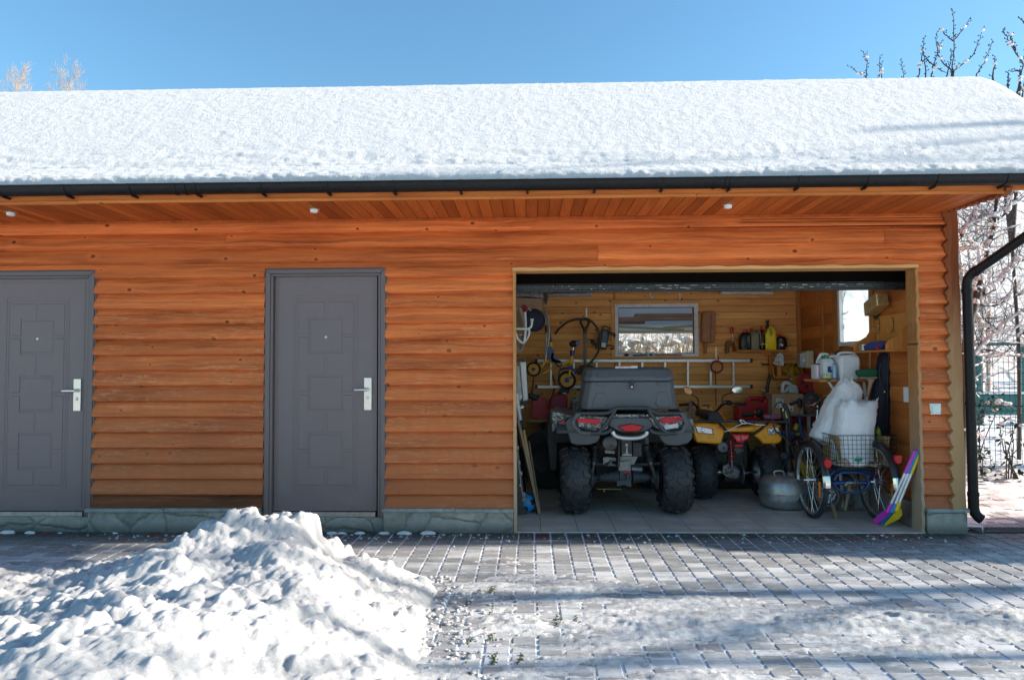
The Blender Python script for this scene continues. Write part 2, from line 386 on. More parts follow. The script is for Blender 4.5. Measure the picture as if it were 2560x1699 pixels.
# right side siding of the end wall is hidden; plinth and ledges
o = MB()
for (x0, x1, y0, zt) in ((-3.665, -2.222, -0.048, 0.166), (-1.207, -0.143, -0.048, 0.166), (3.172, 3.49, -0.048, 0.166), (-4.8, -3.668, -0.012, 0.117), (-2.219, -1.21, -0.012, 0.117), (-6.9, -4.8, -.048, .166)):
    o = MB(); o.box(x0, x1, y0, 0.004, -0.05, zt)
    if x0 > 3: o.box(3.47, 3.49, 0.0045, 3.0, -0.05, 0.166)
    build(o, 'stone_plinth', M_stone, bld, bev=0.006)
o = MB()
for (x0, x1) in ((-3.68, -3.02), (-3.018, -2.55), (-2.548, -2.225), (-1.215, -0.62), (-0.617, -0.14), (3.168, 3.505), (-6.9, -4.75)):
    o = MB(); dz = random.uniform(-.003, .003); o.box(x0, x1, -0.068+random.uniform(-.004, .004), 0.002, 0.167+dz, 0.196+dz)
    if x0 > 3: o.box(3.48, 3.505, 0.002, 3.0, 0.167+dz, 0.196+dz)
    build(o, 'ledge', M_ledge, bld, bev=0.005)

# doors
def Z2(x, y, Y=0.0): return at(640+x/2.177, 640+y/2.177, Y)
def door(dx, label):
    X = lambda x: Z2(x, 700).x+dx
    Zz = lambda y: Z2(380, y).z
    lf = MB(); yl = 0.012
    lf.box(X(97), X(656), yl, 0.06, Zz(1387), Zz(110))
    def panel(pts, h=0.005, y=None):
        lf.prism([(X(x), yl+0.001, Zz(v)) for x, v in pts], (0, -h, 0), 0.97)
    def ring(x0, y0, x1, y1, wd=5, h=0.005):
        for a in ((x0, y0, x1, y0+wd), (x0, y1-wd, x1, y1), (x0, y0+wd, x0+wd, y1-wd), (x1-wd, y0+wd, x1, y1-wd)):
            lf.box(X(a[0]), X(a[2]), yl-h, yl+0.001, Zz(a[3]), Zz(a[1]))
    ring(115, 132, 640, 1368, 3, 0.002); ring(199, 214, 554, 1282, 5, 0.0022)
    ring(214, 232, 541, 1264, 4, 0.0022)
    mir = lambda pts: [(757-x, v) for x, v in pts]
    for sy0, sy1, top, bot in ((342, 515, 248, 425), (657, 833, 438, 738), (970, 1151, 755, 1053)):
        panel([(292, sy0), (465, sy0), (465, sy1), (292, sy1)])
    L = [[(230, 248), (370, 248), (370, 331), (283, 331), (283, 426), (230, 426)],
         [(230, 438), (283, 438), (283, 526), (370, 526), (370, 647), (283, 647), (283, 739), (230, 739)],
         [(230, 754), (283, 754), (283, 844), (370, 844), (370, 960), (283, 960), (283, 1053), (230, 1053)],
         [(230, 1066), (283, 1066), (283, 1163), (370, 1163), (370, 1248), (230, 1248)]]
    for l in L: panel(l); panel(mir(l))
    for i in range(15):                                    # row of hinge side rivets
        zz = 0.2+i*0.137; lf.ball((X(118), yl, zz), 0.004, 0.003, 0.004, 8, 5)
    d = build(lf, 'door', M_door, bld, bev=0.0025, seg=2)
    d['label'] = label
    fr = MB(); a, b, t, bt = X(48), X(714), Zz(64), Zz(1414)
    fw = X(97)-X(48)
    for (w0, w1, y0) in ((0, 0.012, -0.022), (0.012, 0.05, -0.034), (0.05, fw-.004, -0.026)):
        for s in (0, 1):
            x0, x1 = (a+w0, a+w1) if s == 0 else (b-w1, b-w0)
            fr.prism([(x0, y0, bt), (x1, y0, bt), (x1, y0, t-w1), (x0, y0, t-w0)] if s == 0 else [(x0, y0, bt), (x1, y0, bt), (x1, y0, t-w0), (x0, y0, t-w1)], (0, 0.085, 0))
        fr.prism([(a+w0, y0, t-w0), (b-w0, y0, t-w0), (b-w1, y0, t-w1), (a+w1, y0, t-w1)], (0, 0.085, 0))
    build(fr, 'door_frame', M_dframe, d, bev=0.006, seg=3)
    th = MB(); th.box(X(97), X(652), -0.006, 0.07, Zz(1416), Zz(1391)); build(th, 'threshold', M_steel, d, bev=0.002)
    h = MB(); hx0, hx1, hz0, hz1 = X(588), X(629), Zz(838), Zz(662)
    h.box(hx0, hx1, yl-0.013, yl, hz0, hz1)
    hz = Zz(727); hx = X(606)
    h.cyl((hx, yl-0.012, hz), (hx, yl-0.05, hz), 0.011)
    h.tube([(hx+.006, yl-0.05, hz), (hx-0.03, yl-0.052, hz+.001), (X(540), yl-0.05, hz)], [.0095, .0085, .0075], 12, flat=1.5)
    kz = Zz(771); h.lathe((hx, yl-0.012, kz), (0, -1, 0), [(0.013, 0), (0.013, .006), (.010, .008)], 20)
    h.box(hx-.005, hx+.005, yl-.024, yl-.018, kz-.015, kz-.002)
    build(h, 'handle', M_nickel, d, bev=0.003, seg=2, smooth=40)
    p = MB(); p.lathe((X(377), yl, Zz(440)), (0, -1, 0), [(0.011, 0), (0.011, .004), (.007, .007)], 20); build(p, 'peephole', M_nickel, d, smooth=40)
door(0, 'grey steel door nearer the open bay'); door(-2.4575, 'grey steel door cut by the left edge')

# opening trims
o = MB(); o.cr = .9
zt = 2.1625
pts = [(-0.142+ i*(3.302)/60, -0.045, zt+0.004*math.sin(i*1.1)+random.uniform(-.0015, .0015)) for i in range(61)]
o.prism(pts+[(3.16, -0.045, 2.137), (-0.142, -0.045, 2.137)], (0, 0.18, 0)); build(o, 'lintel_trim', M_trimx, bld)
o = MB(); o.cr = .7
o.box(-0.140, -0.114, -0.043, 0.13, -0.005, 2.1365)
build(o, 'jamb_trim', M_trim, bld, bev=0.002)
o = MB(); o.cr = .5
pts = []
for i in range(121):
    z = 2.1365*i/120-0.004; ph = ((z-0.292)/PITCH) % 1.0
    pts.append((3.163, -0.028-0.012*math.sin(math.pi*ph)-random.uniform(0, .002), z))
o.prism(pts+[(3.163, 0.11, 2.1365), (3.163, .11, -0.004)], (-0.026, 0, 0)); build(o, 'jamb_trim', M_trim, bld, bev=0.002, seg=1)

# soffit, fascia, gutter
o = MB(); x = -6.9; pw = 0.0905
while x < 3.40:
    o.cr = random.random(); x1 = min(x+pw-0.005, 3.42)
    o.box(x, x1, -0.72, 0.0, 2.588, 2.60); o.cr = 0.1; o.box(x1, min(x+pw, 3.42), -0.72, 0, 2.594, 2.60); x += pw
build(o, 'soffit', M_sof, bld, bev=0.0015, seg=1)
o = MB(); o.cr = .3; o.box(-6.9, 3.385, -0.03, -0.0, 2.566, 2.588); build(o, 'soffit_moulding', M_sof, bld, bev=.003)
o = MB(); o.cr = .85; o.box(-6.9, 3.42, -0.745, -0.72, 2.58, 2.66); o.cr = .3; o.box(-6.9, -3.32, -.757, -.735, 2.556, 2.582); o.cr = .6; o.box(-3.318, 1.2, -.757, -.735, 2.562, 2.584); o.cr = .2; o.box(1.202, 3.42, -.757, -.735, 2.562, 2.584)
o.cr = .4; o.box(3.42, 4.75, -0.745, -0.72, 2.59, 2.66)
build(o, 'fascia', M_fas, bld, bev=.003)
rk = [( -0.76+0.76*i/40, 2.562 + 0.03*i/40 + (-.012 if (i//2) % 2 else 0)) for i in range(41)]
o = MB(); o.cr = .3; o.prism([(3.375, y, z) for y, z in rk]+[(3.375, 0.0, 2.66), (3.375, -.70, 2.64), (3.375, -0.78, 2.60)], (0.045, 0, 0)); build(o, 'rake_board', M_corner, bld, bev=.002, seg=1)

GY, GZ, GR = -0.812, 2.668, 0.062
def gsec(r, a0=180, a1=360, n=16): return [(GY+r*math.cos(rad(a0+(a1-a0)*i/n)), GZ+r*math.sin(rad(a0+(a1-a0)*i/n))) for i in range(n+1)]
o = MB()
sec = gsec(GR)+gsec(GR-.004)[::-1]
o.loft([[(x, y, z) for y, z in sec] for x in (-6.9, 4.75)])
o.tube([(-6.9, GY-GR, GZ), (4.75, GY-GR, GZ)], 0.006, 8); o.box(4.745, 4.75, GY-GR, GY+GR, GZ-.05, GZ)
gut = build(o, 'gutter', M_gut, bld, smooth=45)
def ring(x, wd, r=GR+.005):
    b = MB(); s = gsec(r, 175, 365, 18)+gsec(r-.006, 175, 365, 18)[::-1]; b.loft([[(x, y, z) for y, z in s], [(x+wd, y, z) for y, z in s]]); return b
for k in range(22):
    x = at(1316, 480, GY).x+ (k-13)*0.4775
    if -6.8 < x < 4.7:
        b = ring(x, 0.016); b.box(x, x+.016, GY-.01, GY+.06, GZ-GR-.012, GZ-GR+.004)
        build(b, 'bracket', M_gut, gut, smooth=45)
for xx in (at(440, 490, GY).x, at(465, 490, GY).x, at(1780, 466, GY).x, at(1808, 466, GY).x): build(ring(xx, .018), 'gutter_joint', M_gut, gut, smooth=45)
dp = [(3.80, GY, 2.62), (3.79, -.70, 2.58)]
o = MB(); R_ = 0.037
a = Vector((3.545, -0.055, 2.06)); bq = Vector((3.535, -0.055, 2.0)); top = Vector((3.95, -0.74, 2.55))
dirv = (top-a).normalized()
o.tube([top, a+dirv*.06, a+dirv*.03, a+Vector((0, 0, -.015)), bq, (3.535, -.055, .32)], R_, 18)
dpp = build(o, 'downpipe', M_gut, bld, smooth=50)
for z_ in (1.93, 1.02, .30):
    o = MB(); o.cyl((3.535, -.055, z_), (3.535, -.055, z_+.03), R_+.006, n=20); build(o, 'pipe_collar', M_gut, dpp, smooth=50)
o = MB(); o.cyl(a+dirv*.05, a+dirv*.09, R_+.006, n=20); build(o, 'pipe_collar', M_gut, dpp, smooth=50)
o = MB(); o.tube([(3.535, -.055, .30), (3.535, -.055, .20), (3.545, -.06, .16), (3.56, -.075, .135), (3.58, -.085, .12)], R_+.003, 18); build(o, 'outlet', M_gut, dpp, smooth=50)
M_ice = NT('ice'); M_ice = M_ice.out((.9, .95, 1), .05, 0, None, .5, **{'Transmission Weight': .9, 'IOR': 1.31})
o = MB(); o.tube([(3.58, -.085, .09), (3.581, -.085, .03), (3.582, -.085, .01)], [.008, .005, .001], 8); build(o, 'icicle', M_ice, dpp, smooth=60)

M_gold = plain('gold_ring', (.62, .47, .25), .3, .8, .05)
M_lens = plain('frosted_lens', (.8, .82, .84), .25)
for xx, yy in ((-4.097, -.4), (-1.681, -.4), (1.528, -.4), (-6.3, -.4)):
    o = MB(); o.lathe((xx, yy, 2.588), (0, 0, -1), [(0.045, -.002), (0.047, .003), (.04, .007), (.033, .008)], 28); q = build(o, 'spotlight', M_gold, bld, smooth=40)
    o = MB(); o.lathe((xx, yy, 2.588), (0, 0, -1), [(0.031, .0), (0.031, .022), (.026, .03), (.012, .034)], 28); build(o, 'lens', M_lens, q, smooth=40)

M_sw = plain('white_switch', (.68, .76, .7), .35, 0, .03)
o = MB(); o.box(3.229, 3.317, -.032, -.002, .948, 1.036); q = build(o, 'light_switch', M_sw, bld, bev=.006, seg=3)
o = MB(); o.box(3.243, 3.303, -.04, -.03, .962, 1.022); build(o, 'rocker', M_sw, q, bev=.004, seg=2)

# ---------------------------------------------------------------- roof and its snow
o = MB(); o.box(-6.9, 4.75, -.72, 3.72, 2.66, 2.661)
o = MB()
for sgn in (0, 1):
    y0, y1 = (-.76, .9) if sgn == 0 else (3.3, .9)
    for x0 in (-6.9,):
        o.add([(x0, y0, 2.665), (4.35, y0, 2.665), (4.35, y1, 3.98), (x0, y1, 3.98), (x0, y0, 2.625), (4.35, y0, 2.625), (4.35, y1, 3.94), (x0, y1, 3.94)],
              [(0, 1, 2, 3), (7, 6, 5, 4), (0, 4, 5, 1), (3, 2, 6, 7), (0, 3, 7, 4), (1, 5, 6, 2)])
roof = build(o, 'roof', M_sof, bld)
nx, ns = 560, 190
xs = np.linspace(-6.9, 4.42, nx)
S = np.linspace(0, 1, ns)
pl = []   # profile
yv, zv = -0.772, 2.655
prof = [(-0.768, 2.655), (-0.785, 2.69), (-0.785, 2.735), (-0.765, 2.768), (-0.71, 2.80), (-0.6, 2.865)]
y1r, z1r = .62, 3.93
for t in np.linspace(0, 1, 70)[1:]: prof.append((-0.6+(y1r+0.6)*t, 2.865+(z1r-2.865)*t + 0.03*math.sin(math.pi*t)))
prof += [(.70, 3.992), (.78, 4.043), (.86, 4.08), (.93, 4.09), (1.03, 4.075), (1.2, 4.0), (1.6, 3.76), (3.32, 2.84), (3.32, 2.66)]
P = np.array(prof); d = np.r_[0, np.cumsum(np.hypot(*np.diff(P, axis=0).T))]
tt = np.r_[np.linspace(0, .35, 45), np.linspace(.35, d[-1]-2.0, 150)[1:], np.linspace(d[-1]-2.0, d[-1], 24)[1:]]
PY = np.interp(tt, d, P[:, 0]); PZ = np.interp(tt, d, P[:, 1])
for _ in range(3):
    PY[1:-1] = (PY[:-2]+2*PY[1:-1]+PY[2:])/4; PZ[1:-1] = (PZ[:-2]+2*PZ[1:-1]+PZ[2:])/4
X, T = np.meshgrid(xs, tt); Y = np.repeat(PY[:, None], nx, 1); Z = np.repeat(PZ[:, None], nx, 1)
zr = np.interp(Y, [-.785, .9, 3.32], [2.66, 3.90, 2.66])
edge = sstep(0.06, .3, T); lo = np.exp(-((T-.42)/.22)**2)
N = fbm(X*.8, T*1.1, 2, 3)*.006*edge + fbm(X*7, T*9, 3, 9)*.003*edge + lo*(fbm(X*2.2, T*13, 4, 21)*.015+np.abs(fbm(X*9, T*26, 3, 31))*.012) + fbm(X*22, T*26, 3, 41, .9)*.0042*sstep(.02, .1, T)
N = N + sstep(1.2, 3.2, X)*np.exp(-((T-1.45-(X-2.5)*.06)/.14)**2)*-.012
N += (1-edge)*sstep(.01, .05, T)*(np.abs(fbm(X*13, T*16, 3, 51))*-.018+fbm(X*5, T*2, 2, 57)*.008)
Z = Z+N*.8; Y = Y-N*.6
e = np.clip((4.42-X)/.22, 0, 1); k = (1-(1-e)**2.2)**.5
Z = zr+(Z-zr)*k
o = MB(); o.grid(X, Y, Z); build(o, 'snow_cover', M_snowr, roof, smooth=180)
# ---------------------------------------------------------------- ground, paving, snow
M_gsnow = snowmat('ground_snow', .5, .5); M_trod = snowmat('trodden_snow', 1.0, .6, 0.0, .62, (.36, .355, .345)); M_heap = snowmat('heap_snow', 1.8, .8, .8, .53)
o = MB(); Rg = 900
o.add([(-Rg, -Rg, -.04), (Rg, -Rg, -.04), (Rg, Rg, -.04), (-Rg, Rg, -.04)], [(0, 1, 2, 3)])
tag(build(o, 'ground', M_gsnow), kind='structure')

def mk_paver():
    m = NT('concrete_pavers'); p = m.pos(); r = m.attr(); x, y, z = m.xyz(p)
    c = m.ramp(r, [(0.0, (.045, .056, .055)), (.26, (.06, .076, .07)), (.45, (.085, .085, .072)), (.62, (.105, .095, .075)), (.74, (.085, .088, .083)), (.85, (.14, .035, .04)), (1.0, (.16, .04, .04))], 'CONSTANT')
    n = m.noise(p, 45, 5, .65); c = m.mix(m.ramp(n, [(.35, .0), (.7, .45)]), c, (.035, .036, .036))
    far_ = m.ramp(m.math('MULTIPLY', y, -1.0), [(.12, 0.0), (.5, .72)]); c = m.mix(far_, c, (.088, .088, .086))
    r2 = m.math('FRACT', m.math('MULTIPLY', r, 57.3))
    # thin dusting of frost, swept along the facade
    q = m.comb(m.math('MULTIPLY', x, 3.0), m.math('MULTIPLY', y, 13.0), r)
    d1 = m.noise(q, 1.0, 7, .72); d2 = m.noise(p, 1.1, 3); d3 = m.noise(m.comb(m.math('MULTIPLY', x, 26.0), m.math('MULTIPLY', y, 60.0), 0.0), 1.0, 4, .7)
    amt = m.ramp(m.math('MULTIPLY', y, -1.0), [(.16, .0), (.36, .62), (.6, .9), (1.0, 1.0)])
    fr = m.math('ADD', m.math('ADD', m.math('MULTIPLY', d1, .7), m.math('MULTIPLY', d2, .35)), m.math('MULTIPLY', d3, .35))
    amt = m.math('MAXIMUM', amt, m.math('MULTIPLY', m.math('GREATER_THAN', x, 3.58), m.ramp(m.math('ADD', y, .6), [(.45, .0), (.62, .95)])))
    fr = m.math('ADD', fr, m.math('MULTIPLY_ADD', amt, .60, m.math('MULTIPLY_ADD', r2, .26, -1.21))); fr = m.math('MAXIMUM', m.math('MULTIPLY', m.ramp(fr, [(0.0, 0.0), (.34, 1.0)]), .80), m.math('MULTIPLY', m.math('MULTIPLY_ADD', d1, .9, -.08), amt))
    c = m.mix(fr, c, (.66, .665, .67))
    return m.out(c, m.math('MULTIPLY_ADD', fr, .35, .42), 0, m.bump(m.math('ADD', n, d3), .25, .004))
M_pave = mk_paver()
pv = MB(); PW = 0.1275; rr = random.Random(3)
x = -5.2
while x < 6.2:
    y = -0.035 if x < 3.5 else 2.6
    while y > -3.3:
        L = rr.choice((.065, .10, .10, .135)); pv.cr = rr.random()
        if y-L < -.03+.001 or True:
            g = .0055; b = .005; x0, x1, y0, y1 = x+g, x+PW-g, y-L+g, y-g
            pv.add([(x0, y0, -.02), (x1, y0, -.02), (x1, y1, -.02), (x0, y1, -.02), (x0, y0, -.004), (x1, y0, -.004), (x1, y1, -.004), (x0, y1, -.004),
                    (x0+b, y0+b, 0), (x1-b, y0+b, 0), (x1-b, y1-b, 0), (x0+b, y1-b, 0)],
                   [(0, 1, 5, 4), (1, 2, 6, 5), (2, 3, 7, 6), (3, 0, 4, 7), (4, 5, 9, 8), (5, 6, 10, 9), (6, 7, 11, 10), (7, 4, 8, 11), (8, 9, 10, 11)])
        y -= L
    x += PW
tag(build(pv, 'pavement', M_pave), kind='structure')
# snow packed into the joints, none against the wall
def mk_joint():
    m = NT('joint_snow'); p = m.pos(); x, y, z = m.xyz(p)
    n = m.noise(p, 6, 5, .7)
    f = m.ramp(m.math('ADD', m.math('MULTIPLY', y, -1.0), m.math('MULTIPLY', n, .5)), [(.24, 0.0), (.40, 1.0)])
    f = m.mix(m.math('GREATER_THAN', y, 0.2), f, (.55, .55, .55))
    return m.out(m.mix(f, (.035, .035, .03), (.80, .84, .9)), .8, 0, m.bump(m.noise(p, 90, 4), .4, .006))
o = MB(); o.add([(-5.3, -3.4, -.006), (6.3, -3.4, -.006), (6.3, 2.7, -.006), (-5.3, 2.7, -.006)], [(0, 1, 2, 3)])
tag(build(o, 'joint_snow', mk_joint()), kind='structure')

# trodden snow layer with crumbs: geometry dips under the pavers where they show through
xs = np.arange(-1.6, 4.6, .0125); ys = np.arange(-3.15, -.28, .0105)
X, Y = np.meshgrid(xs, ys); D = -Y
tr_ = np.interp(D, [.28, .5, 1.0, 1.5, 1.68, 1.85, 2.0, 2.3, 2.42, 2.52, 2.62, 3.2], [-.05, -.035, -.026, -.020, -.010, .000, .004, .003, -.006, -.008, .000, .003])  # right profile sinks along the shadow band, so bare pavers darken it
tl_ = np.interp(D, [.28, .5, .62, .72, .84, .95, 1.15, 1.3, 1.6, 2.0, 2.3, 2.5, 3.2], [-.05, -.03, -.008, .002, .001, -.006, -.008, -.003, .001, .003, .001, -.002, .002])
xb = X+.5*vn(Y*1.3, X*.5, 5)
kx = sstep(-.1, 1.5, xb-.5*sstep(.95, 1.5, D)); thick = tl_*(1-kx)+tr_*kx
st = fbm(X*1.2, Y*9, 4, 5)*.014+fbm(X*5, Y*26, 4, 15, .65)*.012+fbm(X*1.0, Y*1.6, 3, 25)*.016+fbm(X*34, Y*40, 3, 35, .65)*.006
st = st+.020*np.exp(-((D-1.98-.05*np.sin(X*2))/.09)**2)*(fbm(X*9, Y*9, 3, 45)+.25)
Zt = thick+st*1.2-.002
Zl = np.zeros_like(Zt)
def lumps(X, Y, Z, n, cx, cy, r0, r1, dens, seed, flat=.75, base=None):
    R = np.random.RandomState(seed); x0, x1 = X[0, 0], X[0, -1]; y0, y1 = Y[0, 0], Y[-1, 0]
    dx = X[0, 1]-X[0, 0]; dy = Y[1, 0]-Y[0, 0]; B = Z.copy() if base is None else base
    for _ in range(n):
        x = R.uniform(x0, x1); y = R.uniform(y0, y1)
        if R.rand() > dens(x, y): continue
        r = r0*(r1/r0)**(R.rand()**2.2); i0 = max(0, int((x-r-x0)/dx)); i1 = min(X.shape[1], int((x+r-x0)/dx)+2); j0 = max(0, int((y-r-y0)/dy)); j1 = min(X.shape[0], int((y+r-y0)/dy)+2)
        if i1-i0 < 2 or j1-j0 < 2: continue
        sx = X[j0:j1, i0:i1]; sy = Y[j0:j1, i0:i1]; a = R.uniform(.75, 1.3)
        q = ((sx-x)*a/r)**2+((sy-y)/a/r)**2
        jc = min(X.shape[0]-1, int((y-y0)/dy)); ic = min(X.shape[1]-1, int((x-x0)/dx))
        h = B[jc, ic]-r*.25+r*flat*np.sqrt(np.clip(1-q, 0, 1))*R.uniform(.8, 1.2)
        Z[j0:j1, i0:i1] = np.where(q < 1, np.maximum(Z[j0:j1, i0:i1], h), Z[j0:j1, i0:i1])
def dens_g(x, y):
    d = -y; v = float(vn(np.array(x*1.7), np.array(y*3.0), 77))+.5
    return (np.interp(d, [.3, .7, 1.4, 1.7, 2.0, 2.4, 3.1], [.0, .05, .1, .6, 1, .5, .8])*(v > .42)) + (.5 if x < -.1 and d > 1.2 else 0)
lumps(X, Y, Zt, 3600, 0, 0, .006, .024, dens_g, 4, .5)
o = MB(); o.grid(X, Y, Zt)
tag(build(o, 'trodden_snow', M_trod, smooth=180), kind='structure')

# ---------------------------------------------------------------- the shovelled heap
xs = np.arange(-4.9, -.2, .0105); ys = np.arange(-3.9, -.55, .0105)
X, Y = np.meshgrid(xs, ys)
def ridge(px, py, pts, h):
    return 0
C = np.interp(xs, [-4.9, -3.7, -3.2, -2.75, -2.45, -2.28, -2.0, -1.75, -1.5, -1.36, -1.27, -1.03, -.79, -.6, -.45, -.2], [.03, .04, .05, .09, .17, .24, .36, .45, .42, .43, .38, .26, .12, .01, -.06, -.15])
G = np.interp(xs, [-4.9, -3.5, -2.6, -2.0, -1.5, -1.15, -.85, -.62, -.5, -.2], [.10, .12, .18, .27, .36, .31, .20, .08, .0, -.15])
for _ in range(60):
    C[1:-1] = (C[:-2]+2*C[1:-1]+C[2:])/4; G[1:-1] = (G[:-2]+2*G[1:-1]+G[2:])/4
yc = -1.52+.10*np.sin(X*1.7)
back = sstep(.0, .80, Y-yc); front = sstep(0, 1.25, yc-Y)
H = np.where(Y > yc, C*(1-back)-.06*back, C*(1-front)+G*front)
H = H - .07*np.exp(-((X+1.72+(Y+1.9)*.45)/.22)**2)*sstep(.0, .25, yc-Y)*(1-sstep(.7, 1.1, yc-Y))
H = H - .10*np.exp(-((X+1.18)/.13)**2-((Y+1.55)/.2)**2)
H = H+fbm(X*2.2, Y*2.2, 3, 61)*.09*sstep(.0, .2, H)+fbm(X*5, Y*5, 3, 66)*.05*sstep(.0, .15, H)+fbm(X*16, Y*16, 4, 71, .6)*.012
for lx, ly, lr, lh in ((-1.74, -1.5, .10, .085), (-1.40, -1.47, .075, .075), (-1.55, -1.5, .12, .02)):
    H = np.where((X-lx)**2+(Y-ly)**2 < lr**2, np.maximum(H, np.interp(lx, xs, C)-.03+lh*np.clip(1-((X-lx)**2+(Y-ly)**2)/lr**2, 0, 1)**.8), H)
B = H.copy()
def dens_m(x, y):
    return 1.0 if x < -1.45+(.3*math.sin(y*4)) else (.30 if y < -1.9 else .12)
F1=0 #lumps(X, Y, H, 700, 0, 0, .05, .13, lambda x, y: dens_m(x, y)*.8, 8, .65, B)
F2=0 #X, Y, H, 3000, 0, 0,   .02, .065, dens_m, 9, .9, B2)
F3=0 #X, Y, H, 4500, 0, 0, .01, .026, dens_m, 10, .9, B3)
def domes(X, Y, n, r0, r1, dens, seed, flat, pw=.6):
    R = np.random.RandomState(seed); x0, x1 = X[0, 0], X[0, -1]; y0, y1 = Y[0, 0], Y[-1, 0]; dx = X[0, 1]-X[0, 0]; dy = Y[1, 0]-Y[0, 0]; F = np.zeros_like(X)
    for _ in range(n):
        x = R.uniform(x0, x1); y = R.uniform(y0, y1)
        if R.rand() > dens(x, y): continue
        r = r0*(r1/r0)**(R.rand()**1.7); i0 = max(0, int((x-r*1.3-x0)/dx)); i1 = min(X.shape[1], int((x+r*1.3-x0)/dx)+2); j0 = max(0, int((y-r*1.3-y0)/dy)); j1 = min(X.shape[0], int((y+r*1.3-y0)/dy)+2)
        if i1-i0 < 2 or j1-j0 < 2: continue
        an = R.uniform(0, 3.14); c_, s_ = math.cos(an), math.sin(an); a = R.uniform(.8, 1.25)
        u = (X[j0:j1, i0:i1]-x)*c_+(Y[j0:j1, i0:i1]-y)*s_; v = -(X[j0:j1, i0:i1]-x)*s_+(Y[j0:j1, i0:i1]-y)*c_
        q = (u*a/r)**2+(v/a/r)**2; F[j0:j1, i0:i1] = np.maximum(F[j0:j1, i0:i1], r*flat*R.uniform(.7, 1.2)*np.clip(1-q, 0, 1)**pw)
    return F
def blur(Z, n):
    for _ in range(n):
        Z[1:-1] = (Z[:-2]+2*Z[1:-1]+Z[2:])/4; Z[:, 1:-1] = (Z[:, :-2]+2*Z[:, 1:-1]+Z[:, 2:])/4
    return Z
wgt = sstep(-.02, .06, H)
blur(H, 2)
lumps(X, Y, H, 6000, 0, 0, .014, .048, dens_m, 9, .98, H.copy())
lumps(X, Y, H, 110, 0, 0, .035, .06, dens_m, 19, .7, H.copy())
H = H+(domes(X, Y, 420, .06, .13, dens_m, 8, .22)+domes(X, Y, 15000, .010, .024, lambda x, y: min(1, dens_m(x, y)*1.3), 10, .6))*wgt
blur(H, 1)
H += fbm(X*44, Y*44, 3, 81, .9)*.0085*sstep(.0, .05, H)
H = np.where(X < -4.8, np.minimum(H, .1), H)
H = np.maximum(H, -.03); print('DBG', H[-20:, -40:].max(), H[-20:,-40:].min(), Y[-1,0])
o = MB(); o.grid(X, Y, H)
pile = build(o, 'snow_pile', M_heap, smooth=180)
tag(pile, 'big lumpy heap of shovelled snow on the paving in front of the grey doors', 'snow pile')

# moss in the joints near the heap
mo = MB(); rr = random.Random(15)
M_moss = plain('moss', (.085, .10, .015), .9, 0, .4, dscale=60)
for (px, py, n_) in ((1229, 1475, 14), (1285, 1496, 8), (1228, 1525, 14), (1170, 1511, 8), (1229, 1593, 12), (1173, 1600, 7), (1235, 1648, 24), (1172, 1643, 10), (1300, 1645, 14), (1390, 1552, 10), (1400, 1550, 12), (1175, 1690, 8), (1440, 1550, 8), (1215, 1570, 6)):
    c = atz(px, py, 0)
    for k in range(n_): mo.ball((c.x+rr.gauss(0, .008), c.y+rr.gauss(0, .035), .004), rr.uniform(.003, .007), rr.uniform(.003, .008), rr.uniform(.002, .005), 6, 4, .2)
tag(build(mo, 'moss', M_moss), kind='stuff')
# crumbs scattered round the foot of the heap
cr = MB()
for k in range(520):
    t = rr.random(); x = -.62+rr.gauss(0, .08)+.16*t+abs(rr.gauss(0, .30))*rr.random(); y = -1.2-1.75*t; r = .003+.013*rr.random()**4
    cr.ball((x, y, r*.3), r*rr.uniform(.9, 1.7), r*rr.uniform(.7, 1.3), r*rr.uniform(.5, .8), 7, 5, .25)
for k in range(420):
    x = rr.uniform(-3.6, 3.4); y = -.12-abs(rr.gauss(0, .18)); r = .003+.010*rr.random()**3
    cr.ball((x, y, r*.4), r*1.3, r, r*.7, 7, 5, .18)
tag(build(cr, 'snow_crumbs', M_trod, smooth=180), kind='stuff')
# small snow bits along the plinth
o = MB()
for (px, py, w_) in ((20, 1329, .07), (75, 1332, .05), (150, 1331, .02), (288, 1329, .025), (830, 1326, .05), (855, 1330, .04), (900, 1331, .05), (960, 1333, .05), (1010, 1332, .07), (1070, 1332, .07)):
    p = at(px, py, -.085); o.ball((p.x, -.085, .0), w_*.9, w_*.4, w_*.33, 14, 8, .12)
tag(build(o, 'snow_bits', M_snow, smooth=180), kind='structure')

# tiled garage floor
def mk_tile():
    m = NT('floor_tiles'); p = m.pos(); r = m.attr(); x, y, z = m.xyz(p)
    n = m.noise(m.comb(m.math('MULTIPLY', x, 4.0), m.math('MULTIPLY', y, 16.0), r), 1.0, 6, .65); n2 = m.noise(p, 3.2, 5, .6); n3 = m.noise(p, 60, 3)
    c = m.ramp(n, [(.3, (.50, .43, .37)), (.7, (.66, .58, .51))])
    c = m.mix(m.math('MULTIPLY_ADD', r, .3, 0.0), c, (.38, .31, .28)); c = m.mix(m.ramp(n2, [(.42, .0), (.7, .5)]), c, (.27, .235, .205))
    return m.out(c, m.math('MULTIPLY_ADD', n2, .5, .22), 0, m.bump(m.math('ADD', n, m.math('MULTIPLY', n3, .4)), .12, .004))
o = MB(); TP = .308; g = .0022
for i in range(-2, 13):
    for j in range(-1, 10):
        o.cr = random.random(); x0 = .08+i*TP; y0 = -.03 if j < 0 else .12+j*TP; y1 = .12 if j < 0 else y0+TP
        x0c, x1c = max(x0, -.45), min(x0+TP, 3.17)
        if x1c-x0c < .02: continue
        o.box(x0c+g, x1c-g, y0+g, min(y1, 2.78)-g, -.02, .004+random.uniform(-.0006, .0006))
fl = tag(build(o, 'garage_floor', mk_tile(), bev=.0012, seg=1), kind='structure')
M_grout = plain('grout', (.03, .027, .025), .8)
